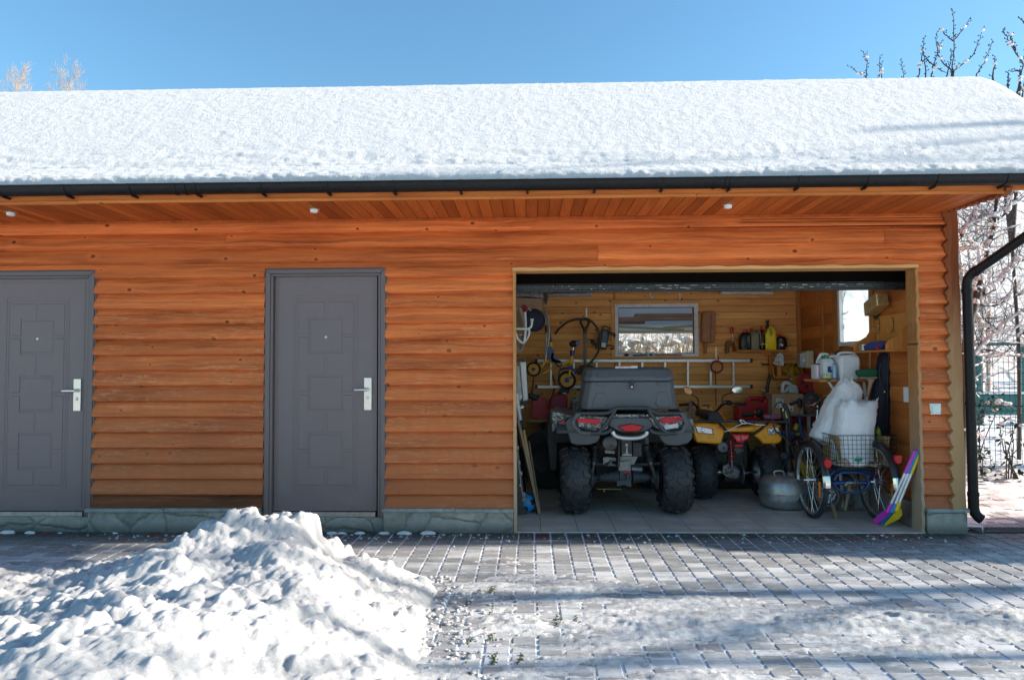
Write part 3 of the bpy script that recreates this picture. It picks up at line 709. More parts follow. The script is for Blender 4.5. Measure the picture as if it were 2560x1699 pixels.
o = MB(); o.box(-.45, 3.17, -.028, 2.78, -.03, .0015); tag(build(o, 'floor_bed', M_grout), kind='structure')
M_edge = plain('metal_edge', (.7, .7, .7), .4, .6)
o = MB(); o.box(-.13, 3.165, -.036, -.031, -.01, .006); tag(build(o, 'floor_edge_strip', M_edge), kind='structure')
# ---------------------------------------------------------------- trees
M_bark = plain('dark_bark', (.055, .042, .036), .8, 0, .35, dscale=30, bump=.4, bscale=90)
M_barkl = plain('pale_bark', (.38, .29, .22), .8, 0, .3, dscale=20)
M_twig = plain('brown_twig', (.16, .085, .05), .8, 0, .35, dscale=8)
def softload(o): o['kind'] = 'stuff'; return o
def limb(mb, p, d, L, r, rng, depth, spread=.6, up=.15, snow=None, nseg=6, kids=(2, 4), curv=.18, tips=None, rmin=.0025):
    pts = [p.copy()]; rs = [r]; d = d.normalized(); kidpts = []
    for i in range(nseg):
        d = (d+Vector((rng.uniform(-1, 1), rng.uniform(-1, 1), rng.uniform(-1, 1)))*curv+Vector((0, 0, up*.3))).normalized()
        p = p+d*(L/nseg); pts.append(p.copy()); rs.append(max(rmin, r*(1-.62*(i+1)/nseg)))
        if i >= 1: kidpts.append((p.copy(), d.copy(), rs[-1]))
    mb.tube(pts, rs, 8 if r > .03 else (6 if r > .01 else 4), cap=False)
    if snow is not None and r > .003:
        for i in range(nseg):
            a, b = pts[i], pts[i+1]
            if (b-a).normalized().z < .85 and rng.random() < .8:
                t = (rs[i]+rs[i+1])/2; h = min(.05, t*1.1+.012)*rng.uniform(.6, 1.3)
                m = [a+(b-a)*k for k in (0, .25, .5, .75, 1.0)]
                snow.tube([q+Vector((0, 0, t*.6+h*.35)) for q in m], [h*.3, h*rng.uniform(.7, 1), h*rng.uniform(.8, 1.2), h*rng.uniform(.7, 1), h*.3], 7, flat=.8)
    if depth > 0:
        for (q, dd, rr_) in kidpts:
            for _ in range(rng.randint(*kids) if depth > 0 else 0):
                if rng.random() < .62:
                    ax = dd.cross(Vector((rng.uniform(-1, 1), rng.uniform(-1, 1), rng.uniform(-1, 1))))
                    if ax.length < 1e-3: continue
                    nd = Matrix.Rotation(rng.uniform(.5, 1.25)*spread*1.4, 3, ax.normalized()) @ dd
                    limb(mb, q, nd, L*rng.uniform(.45, .72), max(rmin, rr_*rng.uniform(.5, .75)), rng, depth-1, spread, up, snow, nseg if depth > 1 else 4, kids, curv, tips, rmin)
    elif tips is not None: tips.append(p)

def tree(name, label, loc, trunk, seed, mat, group=None, snowy=True, cat='tree'):
    """trunk: list of (start, dir, length, radius, depth, kwargs)"""
    rng = random.Random(seed); t = thing(name, label, cat, loc, group)
    mb = MB(); sn = MB() if snowy else None
    tr = MB()
    for (p, d, L, r, dep, kw) in trunk:
        limb(tr if kw.get('main') else mb, Vector(p), Vector(d), L, r, rng, dep, snow=sn, **{k: v for k, v in kw.items() if k != 'main'})
    if tr.v: build(tr, 'trunk', mat, t, smooth=60)
    if mb.v: build(mb, 'crown', mat, t, smooth=60)
    if snowy and sn.v: softload(build(sn, 'snow_load', M_snow, t, smooth=180))
    return t
def P3(x, y, Y): return at(x, y, Y)
# the snowy fruit tree beyond the corner: main limbs follow the photograph, at 3.6-4.6 m behind the facade
YT = 1.9
def path(mb, sn, pts, r0, r1, Y0=YT, rng=random.Random(4), snow=1.0):
    P = [at(x, y, Y0+dy) for x, y, dy in pts]; Q = []
    for i in range(len(P)-1):
        for k in range(4): Q.append(P[i].lerp(P[i+1], k/4)+Vector((rng.uniform(-.006, .006), rng.uniform(-.01, .01), rng.uniform(-.006, .006)))*(i+k > 0))
    Q.append(P[-1]); n = len(Q); rs = [r0+(r1-r0)*i/(n-1) for i in range(n)]
    mb.tube(Q, rs, 9 if r0 > .015 else 5, cap=False)
    if sn is not None and snow:
        for i in range(n-1):
            a, b = Q[i], Q[i+1]
            if abs((b-a).normalized().z) < .93 and rng.random() < .85*snow:
                h = min(.055, rs[i]*1.0+.016)*rng.uniform(.7, 1.25)
                sn.tube([a.lerp(b, k)+Vector((0, 0, rs[i]*.7+h*.3)) for k in (-.1, .2, .5, .8, 1.1)], [h*.4, h, h*1.1, h, h*.4], 8, flat=.85)
    return Q
rng = random.Random(12)
t = thing('snowy_fruit_tree', 'dark forked fruit tree with snow lying on its bare branches behind the downpipe', 'tree', at(2416, 1000, YT)*1.0)
mb, sn, tw, sn2 = MB(), MB(), MB(), MB()
Qs = []
Qs.append(path(mb, sn, [(2400, 1240, 0), (2408, 1020, 0), (2422, 800, 0), (2440, 745, 0), (2447, 720, 0)], .050, .042, snow=.3))
Qs.append(path(mb, sn, [(2444, 735, 0), (2455, 680, .05), (2470, 620, .1), (2485, 570, .1), (2490, 500, .1), (2492, 430, .1), (2500, 330, .1)], .026, .014, snow=.5))
Qs.append(path(mb, sn, [(2447, 740, 0), (2485, 722, .05), (2520, 680, .1), (2545, 650, .12), (2600, 635, .2)], .028, .02))
Qs.append(path(mb, sn, [(2486, 568, .1), (2462, 540, .1), (2452, 520, .1)], .013, .009))
Qs.append(path(mb, sn, [(2494, 550, .1), (2520, 530, .0), (2542, 485, .0), (2556, 450, 0), (2580, 380, 0)], .012, .008, snow=.6))
Qs.append(path(mb, sn, [(2385, 612, .0), (2410, 580, .0), (2432, 545, 0), (2448, 515, 0)], .018, .010))
Qs.append(path(mb, sn, [(2445, 765, 0), (2490, 762, .1), (2530, 745, .1), (2570, 728, .2)], .012, .007))
Qs.append(path(mb, sn, [(2430, 775, 0), (2460, 815, .1), (2490, 830, .1), (2560, 845, .1)], .010, .006))
Qs.append(path(mb, sn, [(2415, 875, 0), (2460, 872, .1), (2500, 888, .1), (2570, 890, .1)], .011, .007))
Qs.append(path(mb, sn, [(2418, 905, 0), (2470, 850, .1), (2520, 800, .1), (2570, 770, .1)], .010, .006))
Qs.append(path(mb, sn, [(2400, 625, .0), (2440, 615, 0), (2470, 622, 0)], .008, .004))
Qs.append(path(mb, sn, [(2420, 560, .0), (2490, 535, 0), (2560, 495, 0)], .007, .005))
for Q in Qs:
    for q in Q[1:]:
        for _ in range(2):
            if rng.random() < .8:
                d = Vector((rng.uniform(-1, 1), rng.uniform(-.5, .5), rng.uniform(-.3, 1)))
                limb(tw, q, d, rng.uniform(.15, .5), rng.uniform(.003, .006), rng, 1, snow=sn2 if rng.random() < .5 else None, nseg=5, kids=(1, 2), curv=.3, rmin=.0016)
tr_ = build(mb, 'trunk', M_bark, t, smooth=60); build(tw, 'twigs', M_bark, t, smooth=60)
softload(build(sn, 'snow_load', M_snow, t, smooth=180))
if sn2.v: softload(build(sn2, 'twig_snow', M_snow, t, smooth=180))

# young shoots standing above the ridge on the right (one fruit tree behind the garage)
def shoots(label, Y, lines, seed, r=.009):
    rng = random.Random(seed); x0 = sum(l[0][0] for l in lines)/len(lines)
    b = at(x0, 900, Y); b.z = 0; t = thing('bare_fruit_tree', label, 'tree', b, 'bare fruit trees behind the roof')
    mb = MB(); sn = MB(); bd = MB()
    fork = Vector((b.x, Y, 3.0))
    mb.tube([b, b+Vector((.05, 0, 1.5)), fork], [.026, .024, .022], 9)
    for l in lines:
        P = [at(x, y, Y+rng.uniform(-.1, .1)*0) for x, y in l]; Q = []
        for i in range(len(P)-1):
            for k in range(5): Q.append(P[i].lerp(P[i+1], k/5)+Vector((rng.uniform(-.008, .008), rng.uniform(-.01, .01), rng.uniform(-.008, .008))))
        Q.append(P[-1]); n = len(Q); mb.tube(Q, [r*(1.15-.75*i/(n-1)) for i in range(n)], 6)
        if l[0][1] > 170: 
            mid = (Q[0]+fork)*.5+Vector((0, 0, -.1)); mb.tube([Q[0], mid, fork], [r*1.2, r*2, r*3.2], 6)
        for q in Q[1:]:
            if rng.random() < .85:
                d = Vector((rng.choice((-1, 1))*rng.uniform(.5, 1), rng.uniform(-.5, .5), rng.uniform(.2, .9))).normalized(); e = q+d*rng.uniform(.015, .05)
                mb.tube([q, e], [r*.4, r*.35], 5); mb.ball(e, .009, .009, .012, 6, 4)
            if rng.random() < .10: sn.ball(q+Vector((0, 0, .01)), .03, .03, .022, 8, 6, .1)
    build(mb, 'branches', M_bark, t, smooth=60)
    if sn.v: softload(build(sn, 'snow_load', M_snow, t, smooth=180))
Z6 = lambda x, y: (2000+x/3.136, y/3.136)
L = [[Z6(*p) for p in l] for l in (
 [(1195, 640), (1200, 480), (1210, 320), (1205, 180), (1198, 75)], [(1215, 310), (1270, 240), (1340, 135)], [(1205, 325), (1150, 285), (1103, 232)],
 [(1200, 560), (1270, 510), (1360, 430), (1405, 320), (1435, 225)], [(1192, 555), (1120, 490), (1080, 430), (1068, 350), (1073, 255)], [(1025, 640), (1045, 500), (1090, 400), (1108, 325)],
 [(925, 640), (945, 500), (968, 400), (978, 290)], [(985, 640), (980, 500), (965, 380)], [(1000, 465), (1050, 520), (1150, 575)], [(955, 490), (1010, 440)], [(1150, 600), (1175, 500), (1190, 390)],
 [(1390, 580), (1440, 500), (1480, 410), (1510, 322)])]
shoots('bare budded fruit tree whose tall middle shoot is the highest above the snowy roof', 4.6, L, 31)
L = [[Z6(*p) for p in l] for l in ([(520, 640), (522, 540), (527, 395)], [(515, 600), (465, 575), (390, 525)], [(520, 480), (500, 405)], [(615, 640), (628, 540), (625, 440)], [(640, 640), (642, 485)], [(815, 640), (808, 550), (788, 470)])]
shoots('bare fruit tree with only a few short twigs showing over the roof', 5.4, L, 32, .008)
L = [[Z6(*p) for p in l] for l in ([(1690, 780), (1720, 640), (1750, 500), (1680, 400), (1620, 290), (1590, 230)], [(1690, 400), (1660, 320), (1645, 265)], [(1635, 720), (1635, 640), (1628, 565)], [(1730, 560), (1650, 560)], [(1510, 620), (1525, 540), (1530, 445)], [(1700, 760), (1750, 700), (1790, 690)], [(1760, 470), (1790, 330), (1850, 200)], [(1770, 190), (1720, 145)], [(1745, 770), (1760, 640)])]
shoots('bare fruit tree leaning past the right end of the roof', 3.9, L, 33, .011)

# two far pale tree tops over the left end of the roof
def far_top(label, px, ptop, Y, wpx, seed):
    rng = random.Random(seed); b = at(px, 300, Y); top = at(px, ptop, Y); t = thing('bare_birch', label, 'tree', (b.x, Y, 0), 'pale bare birches behind the roof')
    tr, mb = MB(), MB(); H = top.z; W = wpx/FPX*(Y+CAMD)
    tr.tube([(b.x, Y, 0), (b.x+.1, Y, H*.5), (b.x-.05, Y, H*.9), (b.x, Y, H)], [.2, .12, .03, .008], 7)
    for i in range(60):
        z = H*(.45+.53*(i/60)); a = rng.uniform(0, 6.28); d = Vector((math.cos(a), math.sin(a)*.6, 1.1)); 
        limb(mb, Vector((b.x, Y, z)), d, W*1.25*(1.2-.75*i/60), .013, rng, 2, spread=.5, up=.3, nseg=5, kids=(2, 3), curv=.15, rmin=.0035)
    build(tr, 'trunk', M_barkl, t, smooth=60); build(mb, 'crown', M_barkl, t, smooth=60)
far_top('pale bare birch top showing above the roof at the left edge', 40, 182, 30, 60, 41)
far_top('pale bare birch top above the roof, right of the other one', 168, 176, 32, 62, 42)

# ---------------------------------------------------------------- fence, gate house colour beyond, shrubs, snow bank
M_wire = plain('dark_green_wire', (.012, .03, .028), .4, .3, .1)
M_teal = plain('teal_boards', (.012, .13, .13), .5, 0, .12, dirt=((.03, .08, .08), .4))
fy = 2.62
f = thing('mesh_fence', 'dark green welded wire mesh fence with folded ribs beside the snow bank', 'fence', (6.0, fy, 0))
wm = MB(); z0, z1 = .05, 1.93
xs_ = np.arange(3.7, 9.6, .062)
folds = (.12, .80, 1.52, 1.80)
def fyv(z): 
    for c in folds:
        if abs(z-c) < .055: return fy-.055+abs(z-c)
    return fy
zz = sorted(set([z0, z1]+[c+k for c in folds for k in (-.055, 0, .055)]))
for x in xs_: wm.tube([(x, fyv(z), z) for z in zz if z0 <= z <= z1], .003, 5, cap=False)
for z in list(np.arange(z0+.02, z1, .13))+[c+k for c in folds for k in (-.055, 0, .055)]: wm.tube([(3.7, fyv(z)-.006, z), (9.6, fyv(z)-.006, z)], .0034, 5, cap=False)
build(wm, 'mesh_panel', M_wire, f)
for x in (3.68, 6.18, 8.68):
    o = MB(); o.box(x-.03, x+.03, fy+.01, fy+.06, 0, 2.0); build(o, 'post', M_wire, f, bev=.004)
gh = thing('teal_fence', 'teal board fence with a top rail in the snowy garden behind the wire mesh', 'fence', (11, 10, 0))
Yg = 8.5
o = MB(); q0 = at(2380, 985, Yg); q1 = at(2900, 1035, Yg)
o.box(q0.x, q1.x, Yg, Yg+.05, q1.z, q0.z); build(o, 'boards', M_teal, gh)
o = MB(); a_ = at(2380, 860, Yg); o.box(a_.x, q1.x, Yg-.02, Yg+.06, a_.z-.03, a_.z+.03); build(o, 'top_rail', M_teal, gh)
for px in (2442, 2554, 2680):
    p = at(px, 870, Yg); o = MB(); o.box(p.x-.06, p.x+.06, Yg-.03, Yg+.07, -.05, p.z+.05); build(o, 'post', M_teal, gh)
o = MB(); o.box(q0.x, q1.x, Yg-.06, Yg+.1, q0.z, q0.z+.05); build(o, 'snow_cap', M_snow, gh, bev=.02)

# snowy garden ground swelling behind the fence and the bank at its foot
xs = np.arange(3.5, 14.0, .06); ys = np.arange(.1, 12, .05); X, Y = np.meshgrid(xs, ys)
Z = .16*np.exp(-((Y-2.55)/.35)**2)*(1+fbm(X*2.5, Y*2.5, 3, 91)*.8)+.12*sstep(3, 6, Y)+.10*fbm(X*.8, Y*.8, 4, 93)*sstep(2.6, 4.0, Y)+fbm(X*5, Y*5, 3, 94)*.035 + .004*(1-sstep(1.5, 2.3, Y))+fbm(X*3, Y*10, 3, 96)*.03*(1-sstep(1.6, 2.2, Y))
o = MB(); o.grid(X, Y, Z); tag(build(o, 'garden_snow', M_gsnow, smooth=180), kind='structure')

M_leaf = NT('evergreen_leaf'); r_ = M_leaf.attr(); M_leaf = M_leaf.out(M_leaf.ramp(r_, [(0, (.012, .035, .016)), (.5, (.025, .06, .02)), (.85, (.06, .085, .025)), (1, (.10, .06, .03))]), .45)
def shrub(label, px, pts, Y, n, seed, lsz=.07):
    rng = random.Random(seed); b = at(px, 1230, Y); t = thing('evergreen_shrub', label, 'shrub', (b.x, Y, 0), 'evergreen shrubs by the mesh fence')
    st, lf, sn = MB(), MB(), MB()
    for (x, y, wr) in pts:
        c = at(x, y, Y); base = Vector((b.x+rng.uniform(-.1, .1), Y, .02)); st.tube([base, base.lerp(c, .5)+Vector((rng.uniform(-.08, .08), 0, .05)), c], [.008, .006, .003], 6)
        for _ in range(n):
            p = c+Vector((rng.gauss(0, wr), rng.gauss(0, wr), rng.gauss(0, wr*.8))); d = Vector((rng.uniform(-1, 1), rng.uniform(-1, 1), rng.uniform(-.9, .3))).normalized(); L_ = lsz*rng.uniform(.6, 1.2)
            s_ = d.cross(Vector((rng.uniform(-.4, .4), rng.uniform(-.4, .4), 1))).normalized()*L_*.24; lf.cr = rng.random(); m_ = d*L_
            lf.add([p, p+m_*.35+s_, p+m_*.75+s_*.7, p+m_, p+m_*.75-s_*.7, p+m_*.35-s_], [(0, 1, 2, 3, 4, 5)])
            if rng.random() < .05: sn.ball(p, .04, .03, .02, 8, 6, .1)
    build(st, 'stems', M_bark, t); build(lf, 'leaves', M_leaf, t)
    if sn.v: softload(build(sn, 'snow_load', M_snow, t, smooth=180))
shrub('broad dark evergreen shrub with green leaves low behind the downpipe', 2440, [(2440, 975, .09), (2470, 1000, .08), (2448, 1030, .07), (2500, 1010, .06), (2425, 1060, .07), (2445, 1150, .1), (2470, 1180, .08), (2490, 1190, .08), (2440, 1110, .08), (2425, 1190, .07), (2455, 1140, .07)], 2.3, 34, 51)
shrub('leggy evergreen shrub hanging in front of the mesh at the right edge', 2530, [(2500, 1065, .05), (2510, 1095, .04), (2520, 1130, .03), (2530, 1160, .04), (2540, 1060, .05), (2555, 1180, .05), (2530, 1045, .05), (2560, 1105, .04)], 2.2, 14, 52, .085)

# far wood: one mass of bare snowy trees behind the garden
rng = random.Random(61); mb, sn = MB(), MB()
for i in range(64):
    x = rng.uniform(-4, 34); y = rng.uniform(13, 27); h = rng.uniform(6, 10) if x > 9 else rng.uniform(4.5, 6); b = Vector((x, y, 0))
    mb.tube([b, b+Vector((rng.uniform(-.2, .2), 0, h*.5)), b+Vector((rng.uniform(-.3, .3), 0, h))], [.12, .08, .02], 6)
    for k in range(26):
        z = h*rng.uniform(.1, .98); d = Vector((rng.uniform(-1, 1), rng.uniform(-1, 1), rng.uniform(.1, .9)))
        limb(mb, b+Vector((0, 0, z)), d, h*.22*(1.15-z/h*.7), .022, rng, 1, nseg=4, kids=(1, 2), rmin=.008, snow=sn if rng.random() < .55 else None)
wd = build(mb, 'far_wood', plain('sunny_bark', (.50, .42, .37), .8, 0, .3), smooth=60); tag(wd, 'bare sunny wood with snow on its twigs far behind the fence', 'wood', kind='stuff')
o_ = softload(build(sn, 'snow_load', M_snow, wd, smooth=180))

# wooded slope closing the view
m_ = NT('wooded_slope'); p_ = m_.pos(); n_ = m_.noise(m_.scale(p_, (1.6, 1.6, .35)), 1, 6, .75); n2_ = m_.noise(p_, .5, 3)
M_slope = m_.out(m_.mix(m_.ramp(n_, [(.38, 0.0), (.62, 1.0)]), (.60, .52, .46), (.88, .87, .86)), .9)
xs = np.linspace(-60, 140, 120); ys = np.linspace(24, 80, 40); X, Y = np.meshgrid(xs, ys)
o = MB(); o.grid(X, Y, -.1+15*sstep(24, 46, Y)+1.6*fbm(X*.08, Y*.08, 4, 7)*sstep(25, 40, Y)); tag(build(o, 'hill', M_slope, smooth=180), kind='structure')

# trees out to the right, whose shadows cross the yard and the roof
def sidetree(label, x, y, r, h, seed, crown=True):
    rng = random.Random(seed); t = thing('garden_tree', label, 'tree', (x, y, 0), 'garden trees right of the yard')
    tr, mb = MB(), MB(); tr.tube([(x, y, -.05), (x, y+.03, h*.3), (x+.1, y, h*.7), (x, y, h)], [r, r*.85, r*.5, r*.15], 12)
    for k in range(7 if crown else 0):
        z = h*rng.uniform(.45, .98); d = Vector((rng.uniform(-1, 1), rng.uniform(-1, 1), rng.uniform(.1, .9)))
        limb(mb, Vector((x, y, z)), d, h*.3*(1.15-z/h*.7), r*.3, rng, 2, nseg=5, kids=(1, 3), rmin=.006)
    build(tr, 'trunk', M_bark, t, smooth=60); build(mb, 'crown', M_bark, t, smooth=60)
sidetree('thick bare garden tree right of the yard, the nearest to the facade line', 15.0, -.78, .14, 7.8, 71)
sidetree('slim bare garden tree right of the yard, farthest from the facade line', 12.5, -1.85, .065, 7.5, 72)
sidetree('bare garden tree right of the yard standing between the thick and the slim one', 13.0, .32, .13, 7.2, 73)
# clipped dense evergreens at the end of the yard
def conifer(label, x, y, R_, H_, n, seed):
    rng = random.Random(seed); t = thing('clipped_conifer', label, 'tree', (x, y, 0), 'clipped conifers at the end of the yard')
    mb, lf = MB(), MB(); mb.tube([(x, y, 0), (x, y, H_*.85)], [.07, .02], 8)
    for i in range(n):
        z = rng.uniform(.1, H_); rr_ = R_*min(1, (H_*1.06-z)/1.0)*math.sqrt(rng.uniform(.12, 1)); a = rng.uniform(0, 6.283)
        p = Vector((x+rr_*math.cos(a), y+rr_*math.sin(a), z)); d = Vector((math.cos(a)+rng.uniform(-.6, .6), math.sin(a)+rng.uniform(-.6, .6), rng.uniform(-.3, .9))).normalized()*.12; s_ = d.cross(Vector((0, 0, 1))).normalized()*.03; lf.cr = rng.random()
        lf.add([p-s_, p+d*.5-s_*1.2, p+d, p+d*.5+s_*1.2, p+s_], [(0, 1, 2, 3, 4)])
    build(mb, 'trunk', M_bark, t); build(lf, 'crown', M_leaf, t)
conifer('squat dense dark clipped conifer at the right end of the yard', 6.5, -.15, .64, 1.9, 6000, 81)
conifer('tall narrow dark conifer behind the squat one at the right end of the yard', 9.2, .38, .36, 3.2, 6000, 82)
# drain grate at the corner
o = MB(); p = at(2500, 1325, 0.1)
for i in range(22): o.box(3.60+i*.035, 3.617+i*.035, -.02, .11, .003, .012)
o.box(3.58, 4.4, -.035, -.02, .003, .013); o.box(3.58, 4.4, .11, .125, .003, .013)
tag(build(o, 'drain_grate', M_black), 'black slotted drain grate in the paving by the downpipe foot', 'drain grate')
# ---------------------------------------------------------------- inside of the bay
def ZM(ox, oy, s): return lambda x, y, Y: at(ox+x/s, oy+y/s, Y)
ZA = ZM(1260, 640, 4.356); ZB = ZM(1780, 700, 4.356); ZC = ZM(1260, 960, 4.126); ZD = ZM(1680, 960, 3.692)
ZE = ZM(1280, 880, 8.711); ZF = ZM(1280, 1040, 6.031); ZG = ZM(1900, 1000, 6.031); ZH = ZM(2150, 720, 8.711); ZI = ZM(1820, 900, 9.8); ZJ = ZM(2020, 860, 11.2)
YB = 2.75; XR = 3.30
def slab(Zf, pts, Y, d, mb=None, taper=1.0):
    mb = mb or MB(); return mb.prism([Zf(x, y, Y) for x, y in pts], (0, d, 0), taper)
def zpath(Zf, pts, Y): return [Zf(p[0], p[1], p[2] if len(p) > 2 else Y) for p in pts]
def curve(P, k=6, closed=False):
    P = [Vector(p) for p in P]; n = len(P); out = []
    rng_ = range(n if closed else n-1)
    for i in rng_:
        p0 = P[(i-1) % n] if (closed or i > 0) else P[i]*2-P[i+1]
        p1, p2 = P[i], P[(i+1) % n]; p3 = P[(i+2) % n] if (closed or i+2 < n) else p2*2-p1
        for j in range(k):
            t = j/k; out.append(.5*((2*p1)+(p2-p0)*t+(2*p0-5*p1+4*p2-p3)*t*t+(3*p1-p0-3*p2+p3)*t**3))
    if not closed: out.append(P[-1])
    return out
rr = random.Random(91)
WX0, WX1, WZ0, WZ1 = 1.06, 2.035, 1.485, 2.085
o = MB(); p_ = .083; k = 0
z = 0.0
while z < 2.47:
    o.cr = rr.random(); zs = [z, z+.004, z+.008, z+p_]; ys = [YB+.012, YB+.012, YB, YB]
    for i in range(3):
        a, b = zs[i], zs[i+1]; segs = [(-.42, 3.31)] if (b <= WZ0+.001 or a >= WZ1-.001) else [(-.42, WX0), (WX1, 3.31)]
        for (x0, x1) in segs: o.add([(x0, ys[i], a), (x1, ys[i], a), (x1, ys[i+1], b), (x0, ys[i+1], b)], [(0, 1, 2, 3)])
    z += p_
o.box(-6.9, WX0, YB+.02, 2.95, 0, 2.6); o.box(WX1, 3.42, YB+.02, 2.95, 0, 2.6); o.box(WX0, WX1, YB+.02, 2.95, 0, WZ0); o.box(WX0, WX1, YB+.02, 2.95, WZ1, 2.6)
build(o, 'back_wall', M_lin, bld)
RY0, RY1, RZ0, RZ1 = 1.0, 1.70, 1.545, 2.30
o = MB(); z = 0.0; p_ = .128
while z < 2.45:
    o.cr = rr.random(); n = 6
    for i in range(n):
        a, b = z+p_*i/n, z+p_*(i+1)/n; f = lambda t: XR-.001-.009*math.sin(math.pi*t)
        segs = [(.137, YB+.01)]
        if b > RZ0 and a < RZ1: segs = [(.137, RY0), (RY1, YB+.01)]
        for (y0, y1) in segs: o.add([(f(i/n), y0, a), (f(i/n), y1, a), (f((i+1)/n), y1, b), (f((i+1)/n), y0, b)], [(0, 1, 2, 3)])
    z += p_
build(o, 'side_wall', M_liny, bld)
# the end wall needs the window hole too
ew = [c for c in bld.children if c.name.startswith('end_wall')][0]
bm = bmesh.new(); bm.from_mesh(ew.data); bmesh.ops.delete(bm, geom=list(bm.verts), context='VERTS'); bm.to_mesh(ew.data); bm.free()
o = MB(); ox = ORG[bld.name]
for (y0, y1, z0, z1) in ((0, RY0, 0, 2.9), (RY1, 3.0, 0, 2.9), (RY0, RY1, 0, RZ0), (RY0, RY1, RZ1, 2.9)): o.box(3.40, 3.475, y0, y1, z0, z1)
ew.data.clear_geometry(); ew.data.from_pydata([(p[0]-ox.x, p[1]-ox.y, p[2]-ox.z) for p in o.v], [], o.f)
o = MB(); o.box(-6.9, -6.8, 0.14, 2.76, 0, 2.6); build(o, 'end_wall', M_sid, bld)
o = MB(); o.box(-.45, -.30, .14, 2.749, 0, 2.47); build(o, 'partition_wall', M_white, bld)
o = MB(); o.box(-.45, 3.40, .14, 2.77, 2.47, 2.5); build(o, 'ceiling', M_white, bld)
o = MB()
for j in range(9): o.box(3.172, 3.30, .137+j*.3, min(.137+j*.3+.297, 2.75), .002, .205)
build(o, 'inner_plinth', plain('plinth_tile', (.30, .235, .20), .45, 0, .12, dirt=((.16, .13, .11), .5)), bld, bev=.002)
# battens and casings
o = MB(); o.cr = .5; o.box(3.245, 3.295, YB-.03, YB-.002, .2, 2.47); build(o, 'corner_batten', M_linz, bld, bev=.006)
xb = at(1536, 742, YB).x; o = MB(); o.cr = .4; o.box(xb-.012, xb+.012, YB-.012, YB-.001, 2.145, 2.47); o.box(xb-.012, xb+.012, YB-.012, YB-.001, .2, 1.42); build(o, 'wall_batten', M_linz, bld, bev=.003)
o = MB(); o.cr = .45; yy = 3.30*FPX/(2056-1329)-CAMD; o.box(XR-.022, XR-.008, yy-.02, yy+.02, .2, 2.47); build(o, 'side_batten', M_linz, bld, bev=.003)
o = MB(); o.cr = .6
for (x0, x1, z0, z1) in ((WX0-.062, WX0-.02, WZ0-.075, WZ1+.065), (WX1+.02, WX1+.066, WZ0-.075, WZ1+.065), (WX0-.02, WX1+.02, WZ1+.024, WZ1+.065), (WX0-.02, WX1+.02, WZ0-.075, WZ0-.03)): o.box(x0, x1, YB-.016, YB-.001, z0, z1)
build(o, 'window_casing', M_lin, bld, bev=.003)
M_pvc = plain('weathered_window_frame', (.80, .77, .78), .5, 0, .06, dirt=((.30, .27, .27), .4))
o = MB()
for (x0, x1, z0, z1) in ((WX0-.02, WX0+.022, WZ0-.028, WZ1+.022), (WX1-.028, WX1+.02, WZ0-.028, WZ1+.022), (WX0+.022, WX1-.028, WZ1-.022, WZ1+.022), (WX0+.022, WX1-.028, WZ0-.028, WZ0+.012)): o.box(x0, x1, YB-.03, YB+.05, z0, z1)
win = build(o, 'window', M_pvc, bld, bev=.004)
M_glass = NT('window_glass'); g_ = M_glass
tb = g_.node('ShaderNodeBsdfTransparent', {0: (.93, .96, .97)}); gl = g_.node('ShaderNodeBsdfGlossy', {'Roughness': .02}); mx = g_.node('ShaderNodeMixShader', {0: .07}); g_.t.links.new(tb.outputs[0], mx.inputs[1]); g_.t.links.new(gl.outputs[0], mx.inputs[2])
g_.t.links.new(mx.outputs[0], g_.n['Material Output'].inputs[0]); M_glass = g_.m
o = MB(); o.add([(WX0+.02, YB+.02, WZ0+.01), (WX1-.026, YB+.02, WZ0+.01), (WX1-.026, YB+.02, WZ1-.02), (WX0+.02, YB+.02, WZ1-.02)], [(0, 1, 2, 3)]); build(o, 'pane', M_glass, win)
o = MB()
for (a, b, c, d) in ((WX0+.02, WX0+.03, WZ0+.01, WZ1-.02), (WX1-.036, WX1-.026, WZ0+.01, WZ1-.02), (WX0+.03, WX1-.036, WZ0+.01, WZ0+.018), (WX0+.03, WX1-.036, WZ1-.028, WZ1-.02)): o.box(a, b, YB+.0, YB+.03, c, d)
build(o, 'seal', M_black, win)
o = MB()
o.box(WX0-.02, WX1+.02, YB+.05, 2.96, WZ0-.03, WZ0-.02); build(o, 'sill', M_pvc, win)
# side window
o = MB()
for (y0, y1, z0, z1) in ((RY0, RY0+.04, RZ0, RZ1), (RY1-.04, RY1, RZ0, RZ1), (RY0+.04, RY1-.04, RZ0, RZ0+.045), (RY0+.04, RY1-.04, RZ1-.04, RZ1)): o.box(XR-.02, XR+.06, y0, y1, z0, z1)
sw = build(o, 'window', plain('white_frame', (.72, .74, .76), .5, 0, .05, dirt=((.45, .42, .38), .3)), bld, bev=.004); sw['label'] = 'white side window with a pale frosted pane'
M_frost = NT('frosted_pane'); f_ = M_frost
tl = f_.node('ShaderNodeBsdfTranslucent', {0: (.36, .42, .47)}); df = f_.node('ShaderNodeBsdfDiffuse', {0: (.7, .78, .84)}); mx = f_.node('ShaderNodeMixShader', {0: .25}); f_.t.links.new(tl.outputs[0], mx.inputs[1]); f_.t.links.new(df.outputs[0], mx.inputs[2]); f_.t.links.new(mx.outputs[0], f_.n['Material Output'].inputs[0]); M_frost = f_.m
o = MB(); o.add([(XR+.02, RY0+.04, RZ0+.045), (XR+.02, RY1-.04, RZ0+.045), (XR+.02, RY1-.04, RZ1-.04), (XR+.02, RY0+.04, RZ1-.04)], [(0, 1, 2, 3)]); build(o, 'pane', M_frost, sw)
o = MB(); o.cr = .7
o.box(XR-.026, XR-.006, RY1+.0, RY1+.11, 1.50, 2.45); build(o, 'window_casing', M_linz, bld, bev=.004)
